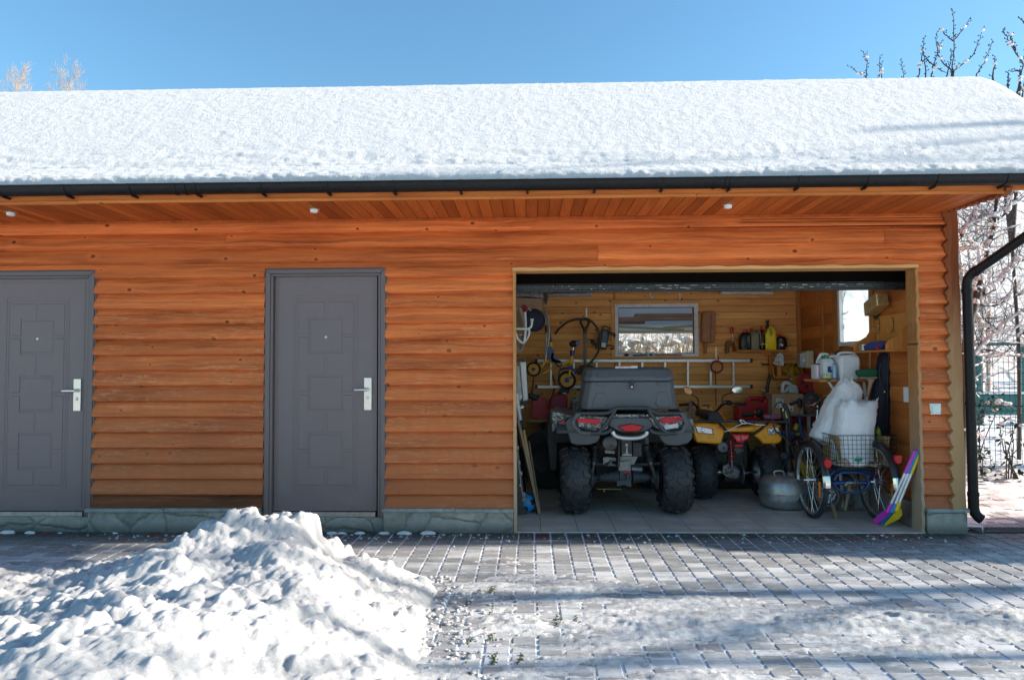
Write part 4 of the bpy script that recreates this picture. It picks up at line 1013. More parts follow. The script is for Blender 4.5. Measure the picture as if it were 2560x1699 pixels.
o = MB(); o.cr = .7; o.box(XR-.026, XR-.006, RY0-.05, RY0, 1.50, 2.45); build(o, 'window_casing', M_linz, bld, bev=.004)

# raised sectional door
M_gd = plain('black_door_rubber', (.016, .018, .022), .3, 0, .2, dirt=((.16, .155, .145), .5), dscale=38)
gd_m = MB(); gd_m.prism([(-.28, .36, 2.045), (-.28, 2.7, 2.36), (-.28, 2.7, 2.40), (-.28, .36, 2.085)], (3.56, 0, 0))
gd = build(gd_m, 'overhead_door', M_white, bld)
zt, zb = at(1780, 708, .3).z, at(1780, 727.5, .3).z
o = MB(); o.tube([(-.28, .30+.0, zt-.012), (3.285, .30, zt-.012)], .014, 10); o.box(-.28, 3.285, .29, .36, zb+.02, zt-.02); o.tube([(-.28, .305, zb+.012), (3.285, .305, zb+.012)], .014, 10)
build(o, 'bottom_seal', M_gd, gd, smooth=50)
o = MB(); o.box(-.28, 3.285, .296, .335, zt-.004, zt+.002); build(o, 'edge_strip', plain('aluminium_strip', (.5, .52, .54), .4, .7), gd)
o = MB()
for i in range(46):
    x = random.uniform(.2, 2.9); zq = zt-.014-random.choice((0, .002, .022, .028)); o.box(x, x+random.uniform(.005, .06)*(1 if x > .9 else .3), .283, .287, zq-random.uniform(.002, .005), zq)
build(o, 'seal_highlights', M_snow, gd)  # thin white flecks put in as highlights along the bottom seal
for x in (-.27, 3.24):
    o = MB(); o.prism([(x, .38, 2.10), (x, 2.7, 2.42), (x, 2.7, 2.44), (x, .38, 2.12)], (.02, 0, 0)); build(o, 'rail', M_steel, gd)
# near-black panels paint the shade of the gap between lintel and raised door
o = MB(); o.box(-.16, 3.30, .142, .28, 2.17, 2.47); o.box(-.29, 3.30, .281, .335, 2.045, 2.46) if False else o.box(-.29, 3.299, .33, .352, 2.04, 2.469); build(o, 'gap_shade_panel', M_gapshade, bld)

# ---------------------------------------------------------------- outside the back window
rng = random.Random(101)
t = thing('snowy_shrub', 'dry twiggy shrub loaded with snow seen through the back window', 'shrub', (1.6, 4.0, 0))
mb, sn = MB(), MB()
M_straw = plain('dry_straw', (.42, .29, .15), .8, 0, .35, dscale=12)
for i in range(620):
    x = rng.uniform(.4, 2.9); y = rng.uniform(3.4, 4.4); b = Vector((x, y, -.03)); h = rng.uniform(1.35, 1.86); tip = Vector((x+rng.uniform(-.45, .45), y+rng.uniform(-.3, .3), h))
    mb.tube([b, b.lerp(tip, .55)+Vector((0, 0, .12)), tip], [.006, .005, .0025], 4, cap=False)
for i in range(260): sn.ball((rng.uniform(.4, 2.9), rng.uniform(3.5, 4.4), rng.uniform(1.2, 1.72)), rng.uniform(.02, .10), rng.uniform(.03, .09), rng.uniform(.02, .06), 9, 6, .12)
build(mb, 'stems', M_straw, t); softload(build(sn, 'snow_load', M_snow, t, smooth=180))
M_gplank = plain('grey_planks', (.22, .18, .15), .8, 0, .2, dscale=6)
t = thing('plank_rack', 'grey planks lying on a rack outside the back window', 'timber rack', (1.6, 3.3, 0))
o = MB(); o.box(.2, 3.0, 3.25, 3.42, 1.94, 1.985); o.box(1.38, 3.0, 3.23, 3.40, 1.99, 2.025); o.box(-.1, 1.5, 3.26, 3.4, 1.90, 1.94); o.bar((.6, 3.3, 1.90), (2.0, 3.3, 1.81), .14, .025); o.bar((1.75, 3.33, 1.84), (2.6, 3.3, 1.90), .1, .03)
build(o, 'planks', M_gplank, t, bev=.002)
o = MB()
for x in (.1, 2.95): o.box(x, x+.06, 3.44, 3.5, -.04, 2.5)
o.box(.1, 3.01, 3.2, 3.5, 1.78, 1.80); build(o, 'rack_frame', M_gplank, t)
o = MB(); o.box(-.2, 3.2, 3.55, 3.57, 1.78, 2.6); build(o, 'back_panel', M_frost, t)
# ---------------------------------------------------------------- vehicles
M_tyre = plain('tyre_rubber', (.026, .027, .030), .55, 0, .25, dirt=((.075, .07, .065), .45), dscale=18, bump=.2, bscale=300)
M_atvg = plain('grey_atv_plastic', (.075, .082, .09), .5, 0, .08, dirt=((.12, .12, .115), .35), dscale=12, bump=.15, bscale=500)
M_boxg = plain('cargo_box_plastic', (.10, .108, .118), .52, 0, .06, dirt=((.10, .105, .11), .3), dscale=7, bump=.3, bscale=420)
M_tub = plain('powder_coat_tube', (.05, .055, .06), .5, .2, .1, dirt=((.10, .10, .10), .4))
M_alu = plain('cast_aluminium', (.20, .20, .20), .45, .7, .2, dirt=((.08, .075, .07), .7), dscale=20)
M_red = plain('red_lens', (.55, .004, .010), .22, 0, .1, spec=.3)
M_redm = plain('red_reflective', (.72, .018, .04), .4, spec=.3)
M_yel = plain('yellow_plastic', (1.0, .37, .005), .34, 0, .06, dirt=((.32, .16, .03), .35), dscale=9)
M_clear = plain('clear_lens', (.55, .57, .58), .08, .3, .1)
M_amber = plain('amber_bulb', (.8, .3, .02), .3)
def mk_camo():
    m = NT('leaf_camouflage'); p = m.pos()
    w_ = m.node('ShaderNodeVectorMath', {0: m.scale(p, (22, 22, 34)), 1: m.scale(m.noise(p, 25, 3, out=1), (4, 4, 4))}, operation='ADD').outputs[0]
    v = m.vor(w_, 1.6, 'DISTANCE_TO_EDGE'); c = m.xyz(m.vor(w_, 1.6, out='Color'))[0]
    b = m.ramp(c, [(0, (.02, .02, .02)), (.3, (.16, .16, .15)), (.5, (.34, .33, .30)), (.78, (.62, .62, .58))], 'CONSTANT')
    return m.out(m.mix(m.ramp(v, [(.06, 1.0), (.12, 0.0)]), b, (.015, .015, .015)), .35)
M_camo = mk_camo()
def mk_sticker():
    m = NT('white_sticker'); p = m.pos(); n = m.noise(m.scale(p, (160, 1, 420)), 1, 2)
    return m.out(m.mix(m.ramp(n, [(.56, 0.0), (.6, .8)]), (.8, .8, .8), (.1, .1, .1)), .4)
M_stick = mk_sticker()

def wheel(parent, c, R, W, rimmat, rr_=.15, nl=15, sidesgn=-1, cols=3, lug=.012, seed=1):
    c = Vector(c); rng = random.Random(seed)
    rm = MB(); rp = [(rr_*.25, -W*.15), (rr_*.55, -W*.18), (rr_*.8, -W*.1), (rr_*.95, -W*.36), (rr_*1.03, -W*.40), (rr_*.98, -W*.33), (rr_*.85, 0), (rr_*.98, W*.33), (rr_*1.03, W*.40), (rr_*.95, W*.36), (rr_*.6, W*.05), (rr_*.25, W*.05)]
    rm.lathe(c, (1, 0, 0), [(r, h) for r, h in rp], 30, ref=(0, 0, 1))
    wh = build(rm, 'wheel', rimmat, parent, smooth=35)
    t = MB(); prof = []
    for i in range(17):
        a = math.pi*(i/16); x = -math.cos(a)*W/2*(1.0 if abs(math.cos(a)) < .8 else 1.0)
        k = abs(math.sin(a))**.42; prof.append((rr_+(R-lug-rr_)*k, x*(1-.10*(1-k))))
    prof = [(rr_*.98, -W*.36)]+prof+[(rr_*.98, W*.36)]
    t.lathe(c, (1, 0, 0), prof, 44, ref=(0, 0, 1), cap=False)
    def surf(u, ang):     # u in -1..1 across, returns point on tyre and normal
        x = u*W/2; s = max(0, 1-(u*.985)**2)**.5; k = s**.42; r = rr_+(R-lug-rr_)*k
        return c+Vector((x, -math.sin(ang)*r, -math.cos(ang)*r)), Vector((u*.55, -math.sin(ang), -math.cos(ang))).normalized()
    def lugm(poly, ang0):
        P = []; Q = []
        for (u, da) in poly:
            p, n = surf(max(-.97, min(.97, u)), ang0+da); P.append(p-n*.004); Q.append(p+n*lug)
        k = len(P); cc = sum(Q, Vector())/k; Q = [cc+(q-cc)*.9 for q in Q]
        t.add(P+Q, [tuple(range(k, 2*k))]+[(i, (i+1) % k, k+(i+1) % k, k+i) for i in range(k)])
    step = 2*math.pi/nl
    for i in range(nl):
        a = i*step; s = 1 if i % 2 else -1
        w_ = step*.30
        lugm([(s*.05-.30, -w_*.5), (s*.05+.12, -w_*1.0), (s*.05+.20, -w_*.1), (s*.05-.02, w_*.2), (s*.05+.14, w_*.9), (s*.05-.18, w_*1.0)] if s > 0 else [(.35, -w_*.7), (.1, -w_*1.0), (-.22, -w_*.2), (-.20, w_*.9), (.05, w_*.6), (.30, w_*1.1)], a)
        for sg in (-1, 1):
            a2 = a+step*.5*(1 if sg > 0 else .72)
            lugm([(sg*.46, -w_*.9), (sg*.80, -w_*1.15), (sg*.93, -w_*.7), (sg*.93, w_*.2), (sg*.70, w_*.15), (sg*.62, w_*.8), (sg*.42, w_*.6)], a2)
            lugm([(sg*.86, w_*.3), (sg*.97, w_*.2), (sg*.975, w_*1.2), (sg*.84, w_*1.1)], a2+step*.1)
    build(t, 'tyre', M_tyre, wh, smooth=28)
    return wh
def coil(mb, a, b, R, r, turns, n=14):
    a, b = Vector(a), Vector(b); d = (b-a); ax = d.normalized(); u = ax.cross(Vector((0, 1, 0.01))).normalized(); v = ax.cross(u)
    P = [a+d*(i/(turns*n))+(u*math.cos(2*math.pi*i/n)+v*math.sin(2*math.pi*i/n))*R for i in range(turns*n+1)]
    mb.tube(P, r, 6)

# ---- the grey quad
YR = .42
q = thing('quad_bike', 'grey quad bike seen from behind with a big cargo box and camouflage tail', 'quad bike', (.86, 1.4, 0), 'quad bikes parked in the bay')
xl, xr, AX = at(1440, 1200, .5).x, at(1696, 1200, .5).x, .70
for i, (x, y, s) in enumerate(((xl, AX, 3), (xr, AX, 4), (xl, 2.02, 5), (xr, 2.02, 6))): wheel(q, (x, y, .311), .312, .272, M_steel if i > 1 else M_black, .155, 15, seed=s)
# cargo box: base, lid
def ring4(pts, Y0, Y1, k=1.0, Zf=ZC):
    (xa, ya), (xb, yb) = pts; a = Zf(xa, ya, Y0); b = Zf(xb, yb, Y0)
    return [Vector((a.x, Y0, a.z)), Vector((b.x, Y0, a.z)), Vector((b.x-.02*k, Y1, a.z)), Vector((a.x+.02*k, Y1, a.z))]
BY0, BY1 = .46, 1.02
def rect(zx0, zx1, zy, Y0, Y1, ch=.05):
    a = ZC(zx0, zy, Y0); b = ZC(zx1, zy, Y0); z = a.z; x0, x1 = a.x, b.x
    return [Vector((x0+ch, Y0, z)), Vector((x1-ch, Y0, z)), Vector((x1, Y0+ch, z)), Vector((x1, Y1-ch, z)), Vector((x1-ch, Y1, z)), Vector((x0+ch, Y1, z)), Vector((x0, Y1-ch, z)), Vector((x0, Y0+ch, z))]
o = MB(); o.loft([rect(802, 1800, 262, BY0+.03, BY1), rect(806, 1790, 200, BY0+.025, BY1), rect(842, 1765, -10, BY0, BY1), rect(850, 1760, -26, BY0, BY1)])
bx = build(o, 'cargo_box', M_boxg, q, bev=.012, seg=3)
o = MB(); o.loft([rect(838, 1765, -30, BY0-.012, BY1+.01), rect(832, 1770, -48, BY0-.015, BY1+.01), rect(838, 1768, -72, BY0-.012, BY1+.01), rect(862, 1728, -150, BY0+.03, BY1), rect(900, 1680, -172, BY0+.09, BY1-.03)])
lid = build(o, 'lid', M_boxg, bx, bev=.010, seg=3)
# raised and recessed relief on the box front
o = MB()
bf = lambda zx, zy: ZC(zx, zy, BY0+.0+(zy+26)/288*.03)
def relief(pts, Zf, h, mb): 
    P = [Zf(*p) for p in pts]; mb.prism([p+Vector((0, .003, 0)) for p in P], (0, -h-.003, 0), .97)
for pts in ([(905, 225), (955, 85), (1045, 85), (1085, 200), (1040, 245), (905, 245)], [(1560, 205), (1590, 80), (1665, 75), (1720, 200), (1710, 240), (1600, 240)]): relief(pts, bf, .006, o)
lf_ = lambda zx, zy: ZC(zx, zy, BY0-.010+(-72-zy)/78*.042 if zy < -72 else BY0-.013)
for pts in ([(1195, -140), (1450, -140), (1405, -50), (1370, -32), (1260, -32), (1235, -50)], [(960, -132), (1090, -140), (1090, -60), (965, -66)], [(1560, -140), (1680, -132), (1690, -66), (1560, -60)]): relief(pts, lf_, .007, o)
for pts in ([(950, -22), (1062, -18), (1055, 20), (960, 10)], [(1575, -18), (1680, -24), (1672, 8), (1590, 20)]): relief(pts, bf, .012, o)
build(o, 'relief_panel', M_boxg, bx, bev=.004)
o = MB(); relief([(1298, -42), (1338, -42), (1338, 50), (1298, 50)], lambda a, b: ZC(a, b, BY0-.018), .012, o); build(o, 'latch', M_black, bx, bev=.003)
o = MB(); p = ZC(1318, 28, BY0-.03); o.lathe(p, (0, -1, 0), [(.009, 0), (.009, .004), (.006, .006)], 16); build(o, 'lock', M_nickel, bx, smooth=40)
o = MB(); slab(ZC, [(1145, -188), (1380, -188), (1378, -166), (1147, -166)], BY0+.07, .002, o); build(o, 'sticker', M_stick, lid)
o = MB(); slab(ZC, [(1147, -187), (1310, -187), (1310, -180), (1147, -180)], BY0+.068, .0015, o); build(o, 'sticker_stripe', M_redm, lid)
# rear fenders with flaps
for s, pts in ((0, [(628, 395), (690, 330), (760, 345), (800, 470), (860, 500), (990, 490), (995, 545), (958, 600), (890, 625), (750, 628), (690, 608)]), (1, [(1560, 470), (1760, 500), (1850, 480), (1890, 330), (1920, 350), (1950, 480), (1945, 560), (1900, 610), (1800, 634), (1690, 630), (1630, 590), (1585, 500)])):
    o = MB(); slab(ZC, pts, .50, .05, o); build(o, 'mud_flap', M_atvg, q, bev=.012, seg=3)
for s, x0, x1 in ((-1, xl-.17, xl+.22), (1, xr-.22, xr+.15)):
    o = MB(); out_, inn = [], []
    for i in range(13):
        a = rad(60+i*7.4); R1, R2 = .43, .40
        out_.append((AX-math.cos(a)*R1*.98, .40+math.sin(a)*R1)); inn.append((AX-math.cos(a)*R2*.98, .40+math.sin(a)*R2))
    sec = out_+inn[::-1]; o.loft([[Vector((x, y, z)) for y, z in sec] for x in (x0, x1)])
    build(o, 'fender', M_atvg, q, bev=.006, smooth=40)
# camouflage body and tail
o = MB()
slab(ZC, [(750, 345), (800, 320), (1050, 335), (1110, 345), (1060, 470), (960, 480), (860, 470), (770, 440)], .455, .10, o)
slab(ZC, [(1490, 345), (1540, 335), (1800, 325), (1850, 350), (1840, 440), (1760, 475), (1640, 480), (1540, 440)], .455, .10, o)
slab(ZC, [(1110, 310), (1490, 310), (1500, 345), (1100, 345)], .46, .4, o)
slab(ZC, [(488, 292), (560, 285), (665, 318), (700, 330), (640, 378), (560, 425), (500, 500)], .62, .5, o)
build(o, 'tail_panel', M_camo, q, bev=.008)
o = MB(); o.prism([(xl-.17, .62, .80), (xl-.17, .62, .86), (xl-.15, 1.0, .93), (xl-.15, 1.5, .93), (xl-.15, 1.6, .62), (xl-.17, 1.15, .62), (xl-.17, 1.05, .72)], (.05, 0, 0)); o.prism([(xr+.12, .62, .80), (xr+.12, .62, .86), (xr+.12, 1.0, .93), (xr+.12, 1.5, .93), (xr+.12, 1.6, .62), (xr+.12, 1.15, .62), (xr+.12, 1.05, .72)], (.05, 0, 0))
o.box(xl-.12, xr+.12, .62, 2.3, .80, .87); build(o, 'body', M_camo, q, bev=.01)
o = MB(); slab(ZC, [(1110, 345), (1490, 345), (1540, 420), (1500, 470), (1440, 492), (1380, 497), (1230, 497), (1170, 480), (1080, 425)], .44, .12, o); build(o, 'tail_centre', M_atvg, q, bev=.010, seg=3)
o = MB(); slab(ZC, [(1168, 432), (1310, 403), (1452, 433), (1392, 492), (1240, 494)], .432, .02, o); fr_ = build(o, 'lamp_bezel', M_black, q, bev=.003)
o = MB(); slab(ZC, [(1182, 436), (1310, 410), (1438, 437), (1386, 484), (1246, 486)], .424, .02, o); build(o, 'tail_lamp', M_red, q, bev=.004)
for pts in ([(752, 350), (1000, 365), (978, 415), (762, 392)], [(1598, 352), (1822, 338), (1832, 372), (1640, 405)]):
    o = MB(); slab(ZC, pts, .447, .012, o); build(o, 'reflector', M_redm, q, bev=.003)
o = MB(); slab(ZC, [(1652, 425), (1790, 396), (1802, 440), (1662, 470)], .449, .006, o); build(o, 'sticker', M_stick, q)
o = MB(); slab(ZC, [(1698, 412), (1780, 397), (1783, 405), (1702, 421)], .4475, .002, o); build(o, 'sticker_stripe', M_redm, q)
o = MB(); slab(ZC, [(572, 395), (618, 372), (622, 388), (578, 412)], .53, .01, o); build(o, 'side_reflector', M_red, q, bev=.002)
o = MB(); slab(ZC, [(452, 300), (560, 300), (548, 900), (470, 890), (440, 520)], 1.15, .25, o); build(o, 'side_skirt', M_black, q, bev=.01)
# bumper
o = MB(); r_ = .0165
o.tube(curve(zpath(ZC, [(780, 300), (1000, 300), (1080, 290), (1150, 252), (1200, 246), (1450, 246), (1490, 252), (1560, 292), (1620, 300), (1810, 300)], .40), 4), r_, 12)
o.tube(curve(zpath(ZC, [(1150, 262), (1100, 340), (1010, 460), (970, 500), (900, 508)], .395), 4), r_, 12)
o.tube(curve(zpath(ZC, [(1490, 262), (1540, 340), (1620, 450), (1680, 495), (1780, 508)], .395), 4), r_, 12)
o.tube(curve(zpath(ZC, [(930, 508), (1020, 505), (1080, 488), (1110, 462)], .40), 4), r_*1.05, 12); o.tube(curve(zpath(ZC, [(1700, 512), (1600, 505), (1540, 495), (1505, 468)], .40), 4), r_*1.05, 12)
bp = build(o, 'bumper', M_tub, q, smooth=50)
for pts in ([(740, 295), (800, 292), (790, 320), (735, 375), (735, 420), (800, 485), (905, 490), (905, 525), (790, 525), (700, 430), (692, 390)], [(1800, 285), (1862, 290), (1908, 385), (1905, 410), (1855, 510), (1755, 522), (1752, 490), (1830, 475), (1862, 405), (1830, 330)]):
    o = MB(); slab(ZC, pts, .385, .035, o); build(o, 'bumper_end', M_atvg, bp, bev=.008, seg=3)
o = MB(); o.tube(curve(zpath(ZC, [(1120, 488), (1140, 525), (1200, 550), (1300, 558), (1400, 550), (1460, 522), (1480, 488)], .385), 5), .0185, 14); build(o, 'grab_bar', plain('satin_aluminium', (.62, .61, .58), .35, .7, .1), bp, smooth=60)
# rear mechanics
o = MB(); c = ZC(1093, 612, .50); o.lathe(c, (0, 1, 0), [(.052, 0), (.064, .008), (.066, .02), (.066, .3), (.06, .36), (.04, .38)], 32); mf = build(o, 'muffler', plain('muffler_steel', (.09, .095, .10), .45, .5, .2, dirt=((.16, .10, .07), .5)), q, smooth=40)
o = MB(); c = ZC(1103, 632, .497); o.lathe(c, (0, -1, 0), [(.012, -.01), (.018, .0), (.018, .006), (.014, .006), (.014, -.006)], 20); build(o, 'exhaust_tip', M_black, mf, smooth=40)
o = MB(); slab(ZC, [(1210, 570), (1318, 572), (1322, 735), (1215, 735)], .56, .03, o); slab(ZC, [(1325, 595), (1420, 600), (1420, 745), (1330, 745)], .62, .1, o); slab(ZC, [(1180, 560), (1200, 560), (1195, 860), (1170, 860)], .58, .03, o); slab(ZC, [(1450, 500), (1495, 500), (1495, 620), (1455, 620)], .56, .05, o)
o.box(xl+.22, xr-.22, .95, 2.2, .28, .78); o.box(xl+.14, xr-.14, 1.05, 1.9, .24, .34)
build(o, 'rear_frame', M_black, q, bev=.004)
o = MB(); slab(ZC, [(1250, 612), (1262, 608), (1282, 612), (1280, 640), (1268, 650), (1252, 640)], .552, .01, o); slab(ZC, [(1260, 650), (1275, 650), (1280, 715), (1318, 722), (1318, 740), (1215, 740), (1222, 722), (1255, 712)], .55, .014, o); build(o, 'hitch_bracket', plain('zinc_plate', (.26, .26, .26), .4, .6), q, bev=.002)
o = MB()
slab(ZC, [(1190, 800), (1300, 790), (1310, 890), (1180, 890)], .60, .16, o); slab(ZC, [(1040, 680), (1145, 690), (1140, 715), (1045, 710)], .62, .02, o); slab(ZC, [(1022, 755), (1060, 750), (1150, 760), (1150, 790), (1070, 800), (1025, 825)], .62, .06, o); slab(ZC, [(1200, 745), (1380, 745), (1340, 830), (1200, 830)], .64, .05, o)
for k in range(14): o.ball(ZC(random.uniform(1075, 1150), random.uniform(785, 845), .60), .010, .012, .009, 8, 6, .2)
o.cyl(ZC(1310, 875, .70), ZC(1420, 880, .70), .042, .036); 
build(o, 'differential', M_alu, q, bev=.006)
for (xa, ya, xb_, yb_) in ((1185, 955, 990, 965), (1320, 955, 1490, 960)):
    o = MB(); a, b = ZC(xa, ya, .64), ZC(xb_, yb_, .66); n = 9; P, R_ = [], []
    for i in range(n*2+1): P.append(a.lerp(b, i/(n*2))); R_.append((.056-.024*i/(n*2))+(.005 if i % 2 else 0))
    o.tube(P, R_, 18); o.tube([b, Vector(((xl+.1) if xa < 1200 else (xr-.1), .70, .33))], .016, 10); build(o, 'drive_shaft', M_tub, q, smooth=35)
o = MB(); a = ZC(1275, 935, .56); o.ball(a, .019); o.cyl(a+Vector((0, 0, -.05)), a, .012); slab(ZC, [(1165, 1000), (1210, 985), (1310, 985), (1315, 1060), (1290, 1058), (1240, 1035), (1165, 1055)], .57, .012, o); slab(ZC, [(1200, 890), (1310, 890), (1320, 990), (1190, 990)], .60, .03, o); build(o, 'tow_hitch', M_tub, q, bev=.002, smooth=40)
o = MB(); slab(ZC, [(1243, 900), (1297, 898), (1297, 915), (1243, 918)], .595, .004, o); build(o, 'hitch_label', M_redm, q)
for (a0, b0) in (((945, 630), (925, 800)), ((1460, 630), (1512, 800))):
    o = MB(); a, b = ZC(*a0, .66), ZC(*b0, .66); o.cyl(a, b, .018); o.cyl(a, a.lerp(b, .2), .03); o.cyl(a.lerp(b, .8), b, .034); coil(o, a, b, .036, .0065, 7); sh = build(o, 'shock_absorber', M_black, q, smooth=50)
    o = MB(); o.cyl(b, b+(b-a)*.12, .022); build(o, 'shock_foot', M_alu, sh, smooth=50)
o = MB()
for pts in ([(925, 815), (908, 900), (905, 975)], [(1512, 810), (1540, 890), (1565, 965)]): o.tube(zpath(ZC, pts, .66), .020, 12)
o.tube([ZC(905, 975, .66), (xl+.12, .70, .30)], .02, 10); o.tube([ZC(1565, 960, .66), (xr-.12, .70, .30)], .02, 10)
o.tube([ZC(1180, 830, .75), (xl+.12, .72, .45)], .02, 10); o.tube([ZC(1340, 830, .75), (xr-.12, .72, .45)], .02, 10)
for s, x in ((1, xl+.15), (-1, xr-.15)): o.lathe((x, .70, .311), (s, 0, 0), [(.09, 0), (.09, .012), (.05, .03), (.03, .06)], 24)
build(o, 'suspension_arm', M_tub, q, smooth=45)
o = MB(); slab(ZC, [(960, 1076), (1215, 1080), (1215, 1086), (960, 1084)], 1.0, .02, o); slab(ZC, [(1028, 1086), (1040, 1086), (1040, 1112), (1028, 1112)], 1.0, .02, o); build(o, 'skid_trim', plain('brass_trim', (.45, .38, .2), .5, .4), q)
o = MB(); o.box(.55, 1.2, 1.05, 1.75, .86, .98); build(o, 'seat', M_black, q, bev=.04, seg=3)
o = MB(); o.prism([(.45, 1.75, .6), (.45, 2.35, .55), (.45, 2.3, .9), (.45, 1.9, 1.02), (.45, 1.75, .95)], (.8, 0, 0)); build(o, 'front_body', M_camo, q, bev=.03)
o = MB(); o.tube(curve([(.5, 1.62, 1.10), (.65, 1.72, 1.1), (.86, 1.78, 1.04), (1.07, 1.72, 1.1), (1.22, 1.62, 1.10)]), .013, 10); o.cyl((.86, 1.78, .95), (.86, 1.78, 1.05), .03); build(o, 'handlebar', M_black, q, smooth=50)

# ---- the yellow quad
q = thing('quad_bike', 'smaller yellow quad bike with round mirrors, parked between the grey one and the tricycle', 'quad bike', (2.08, 1.9, 0), 'quad bikes parked in the bay')
yx, y2x, YA = at(1763, 1200, 1.25).x, 2.40, 1.40
for i, (x, y, s) in enumerate(((yx, YA, 7), (y2x, YA, 8), (yx+.02, 2.42, 9), (y2x-.02, 2.42, 10))): wheel(q, (x, y, .268), .270, .245, M_steel, .13, 17, lug=.008, seed=s)
YY = 1.10
o = MB()
slab(ZD, [(186, 385), (210, 368), (300, 358), (400, 370), (440, 385), (492, 440), (478, 480), (456, 550), (415, 553), (225, 540), (203, 470)], YY, .10, o)
build(o, 'fender', M_yel, q, bev=.022, seg=4)
o = MB(); slab(ZD, [(755, 470), (800, 440), (865, 388), (955, 370), (1003, 418), (1022, 520), (985, 550), (852, 553), (812, 510)], YY, .10, o); build(o, 'fender', M_yel, q, bev=.022, seg=4)
o = MB(); slab(ZD, [(440, 382), (500, 402), (640, 402), (760, 390), (868, 385), (800, 455), (745, 440), (505, 440), (470, 450)], YY+.03, .12, o)
o.prism([ZD(190, 380, YY+.08), ZD(440, 368, YY+.08), ZD(440, 345, YY+.5), ZD(230, 350, YY+.5)], (0, 0, -.03)); o.prism([ZD(760, 380, YY+.08), ZD(1000, 380, YY+.08), ZD(970, 350, YY+.5), ZD(770, 345, YY+.5)], (0, 0, -.03))
build(o, 'tail_cowl', M_yel, q, bev=.012, seg=3)
o = MB(); 
o.prism([ZD(200, 335, 1.7), ZD(215, 315, 1.7), ZD(300, 280, 1.7), ZD(330, 285, 1.7), ZD(335, 335, 1.7)], (0, .25, 0)); o.prism([ZD(455, 262, 1.75), ZD(495, 335, 1.75), ZD(480, 335, 1.75), ZD(445, 270, 1.75)], (0, .2, 0))
o.box(yx+.05, y2x-.05, 2.2, 2.7, .62, .72)
build(o, 'front_cowl', M_yel, q, bev=.012)
o = MB(); o.prism([ZD(330, 340, 1.35), ZD(332, 280, 1.35), ZD(350, 258, 1.35), ZD(435, 258, 1.35), ZD(490, 340, 1.35)], (0, .55, 0)); build(o, 'seat', M_black, q, bev=.02, seg=3)
o = MB(); o.prism([ZD(260, 250, 2.15), ZD(258, 200, 2.15), ZD(275, 184, 2.15), ZD(350, 184, 2.15), ZD(382, 215, 2.15), ZD(386, 252, 2.15)], (0, .16, 0)); pod = build(o, 'instrument_pod', M_yel, q, bev=.012, seg=3)
o = MB(); o.prism([ZD(270, 205, 2.14), ZD(285, 188, 2.14), ZD(345, 188, 2.14), ZD(360, 202, 2.14)], (0, .02, 0)); p = ZD(335, 214, 2.145); o.ball(p, .012, .006, .01); build(o, 'dial', M_black, pod)
o = MB(); r_ = .0125
o.tube(zpath(ZD, [(185, 338, .98), (620, 343, .98), (1058, 347, .98)], 1), r_, 10)
o.tube(zpath(ZD, [(200, 338, 1.0), (215, 338, 1.5)], 1), r_, 8); o.tube(zpath(ZD, [(1000, 347, 1.0), (960, 347, 1.5)], 1), r_, 8)
o.tube(zpath(ZD, [(420, 342, .98), (470, 395, 1.04), (525, 455, 1.10)], 1), r_, 10); o.tube(zpath(ZD, [(890, 350, .98), (830, 405, 1.04), (738, 470, 1.10)], 1), r_, 10)
build(o, 'luggage_rack', M_black, q, smooth=50)
for pts, bpt in (([(216, 385), (372, 410), (380, 462), (238, 446)], (283, 425)), ([(884, 407), (980, 395), (992, 450), (894, 466)], (925, 428))):
    o = MB(); cx = sum(p[0] for p in pts)/4; cy = sum(p[1] for p in pts)/4
    slab(ZD, [(cx+(x-cx)*1.08, cy+(y-cy)*1.12) for x, y in pts], YY-.004, .02, o); lb = build(o, 'turn_lamp', M_black, q, bev=.004)
    o = MB(); slab(ZD, pts, YY-.010, .02, o); build(o, 'lens', M_clear, lb, bev=.005)
    o = MB(); o.ball(ZD(*bpt, YY-.012), .018, .006, .018); build(o, 'bulb', plain('bulb_reflector', (.75, .74, .72), .1, .9), lb, smooth=60)
o = MB(); slab(ZD, [(545, 462), (715, 462), (712, 500), (650, 540), (600, 536)], YY+.01, .04, o); lb = build(o, 'tail_lamp', M_red, q, bev=.006, seg=3)
o = MB(); slab(ZD, [(570, 478), (632, 474), (632, 520), (606, 528)], YY+.004, .01, o); slab(ZD, [(640, 474), (700, 476), (694, 500), (642, 524)], YY+.004, .01, o); build(o, 'lens', plain('bright_red_lens', (.8, .03, .05), .12), lb, bev=.003)
o = MB(); slab(ZD, [(582, 556), (652, 555), (652, 580), (582, 580)], YY+.02, .01, o); build(o, 'reflector', M_red, q, bev=.002)
o = MB(); slab(ZD, [(570, 590), (628, 585), (632, 600), (660, 600), (660, 618), (632, 622), (630, 640), (592, 638), (588, 620), (570, 612)], YY+.03, .02, o); build(o, 'tow_bracket', M_tub, q, bev=.003)
o = MB(); c = ZD(470, 583, 1.16); o.lathe(c, (0, 1, 0), [(.04, 0), (.051, .006), (.053, .02), (.053, .3)], 28); mf = build(o, 'muffler', plain('grey_muffler', (.16, .155, .15), .5, .4, .1), q, smooth=40)
o = MB(); c = ZD(478, 586, 1.157); o.lathe(c, (0, -1, 0), [(.010, -.01), (.014, 0), (.014, .003), (.006, .003)], 16); build(o, 'exhaust_tip', M_black, mf, smooth=40)
o = MB(); a, b = ZD(540, 505, 1.28), ZD(550, 705, 1.30); coil(o, a, b, .027, .006, 9); sp = build(o, 'spring', plain('red_spring', (.45, .02, .02), .35), q, smooth=60)
o = MB(); o.cyl(a, b, .014); o.cyl(b, ZD(555, 775, 1.31), .017); build(o, 'damper', M_nickel, sp, smooth=50)
o = MB()
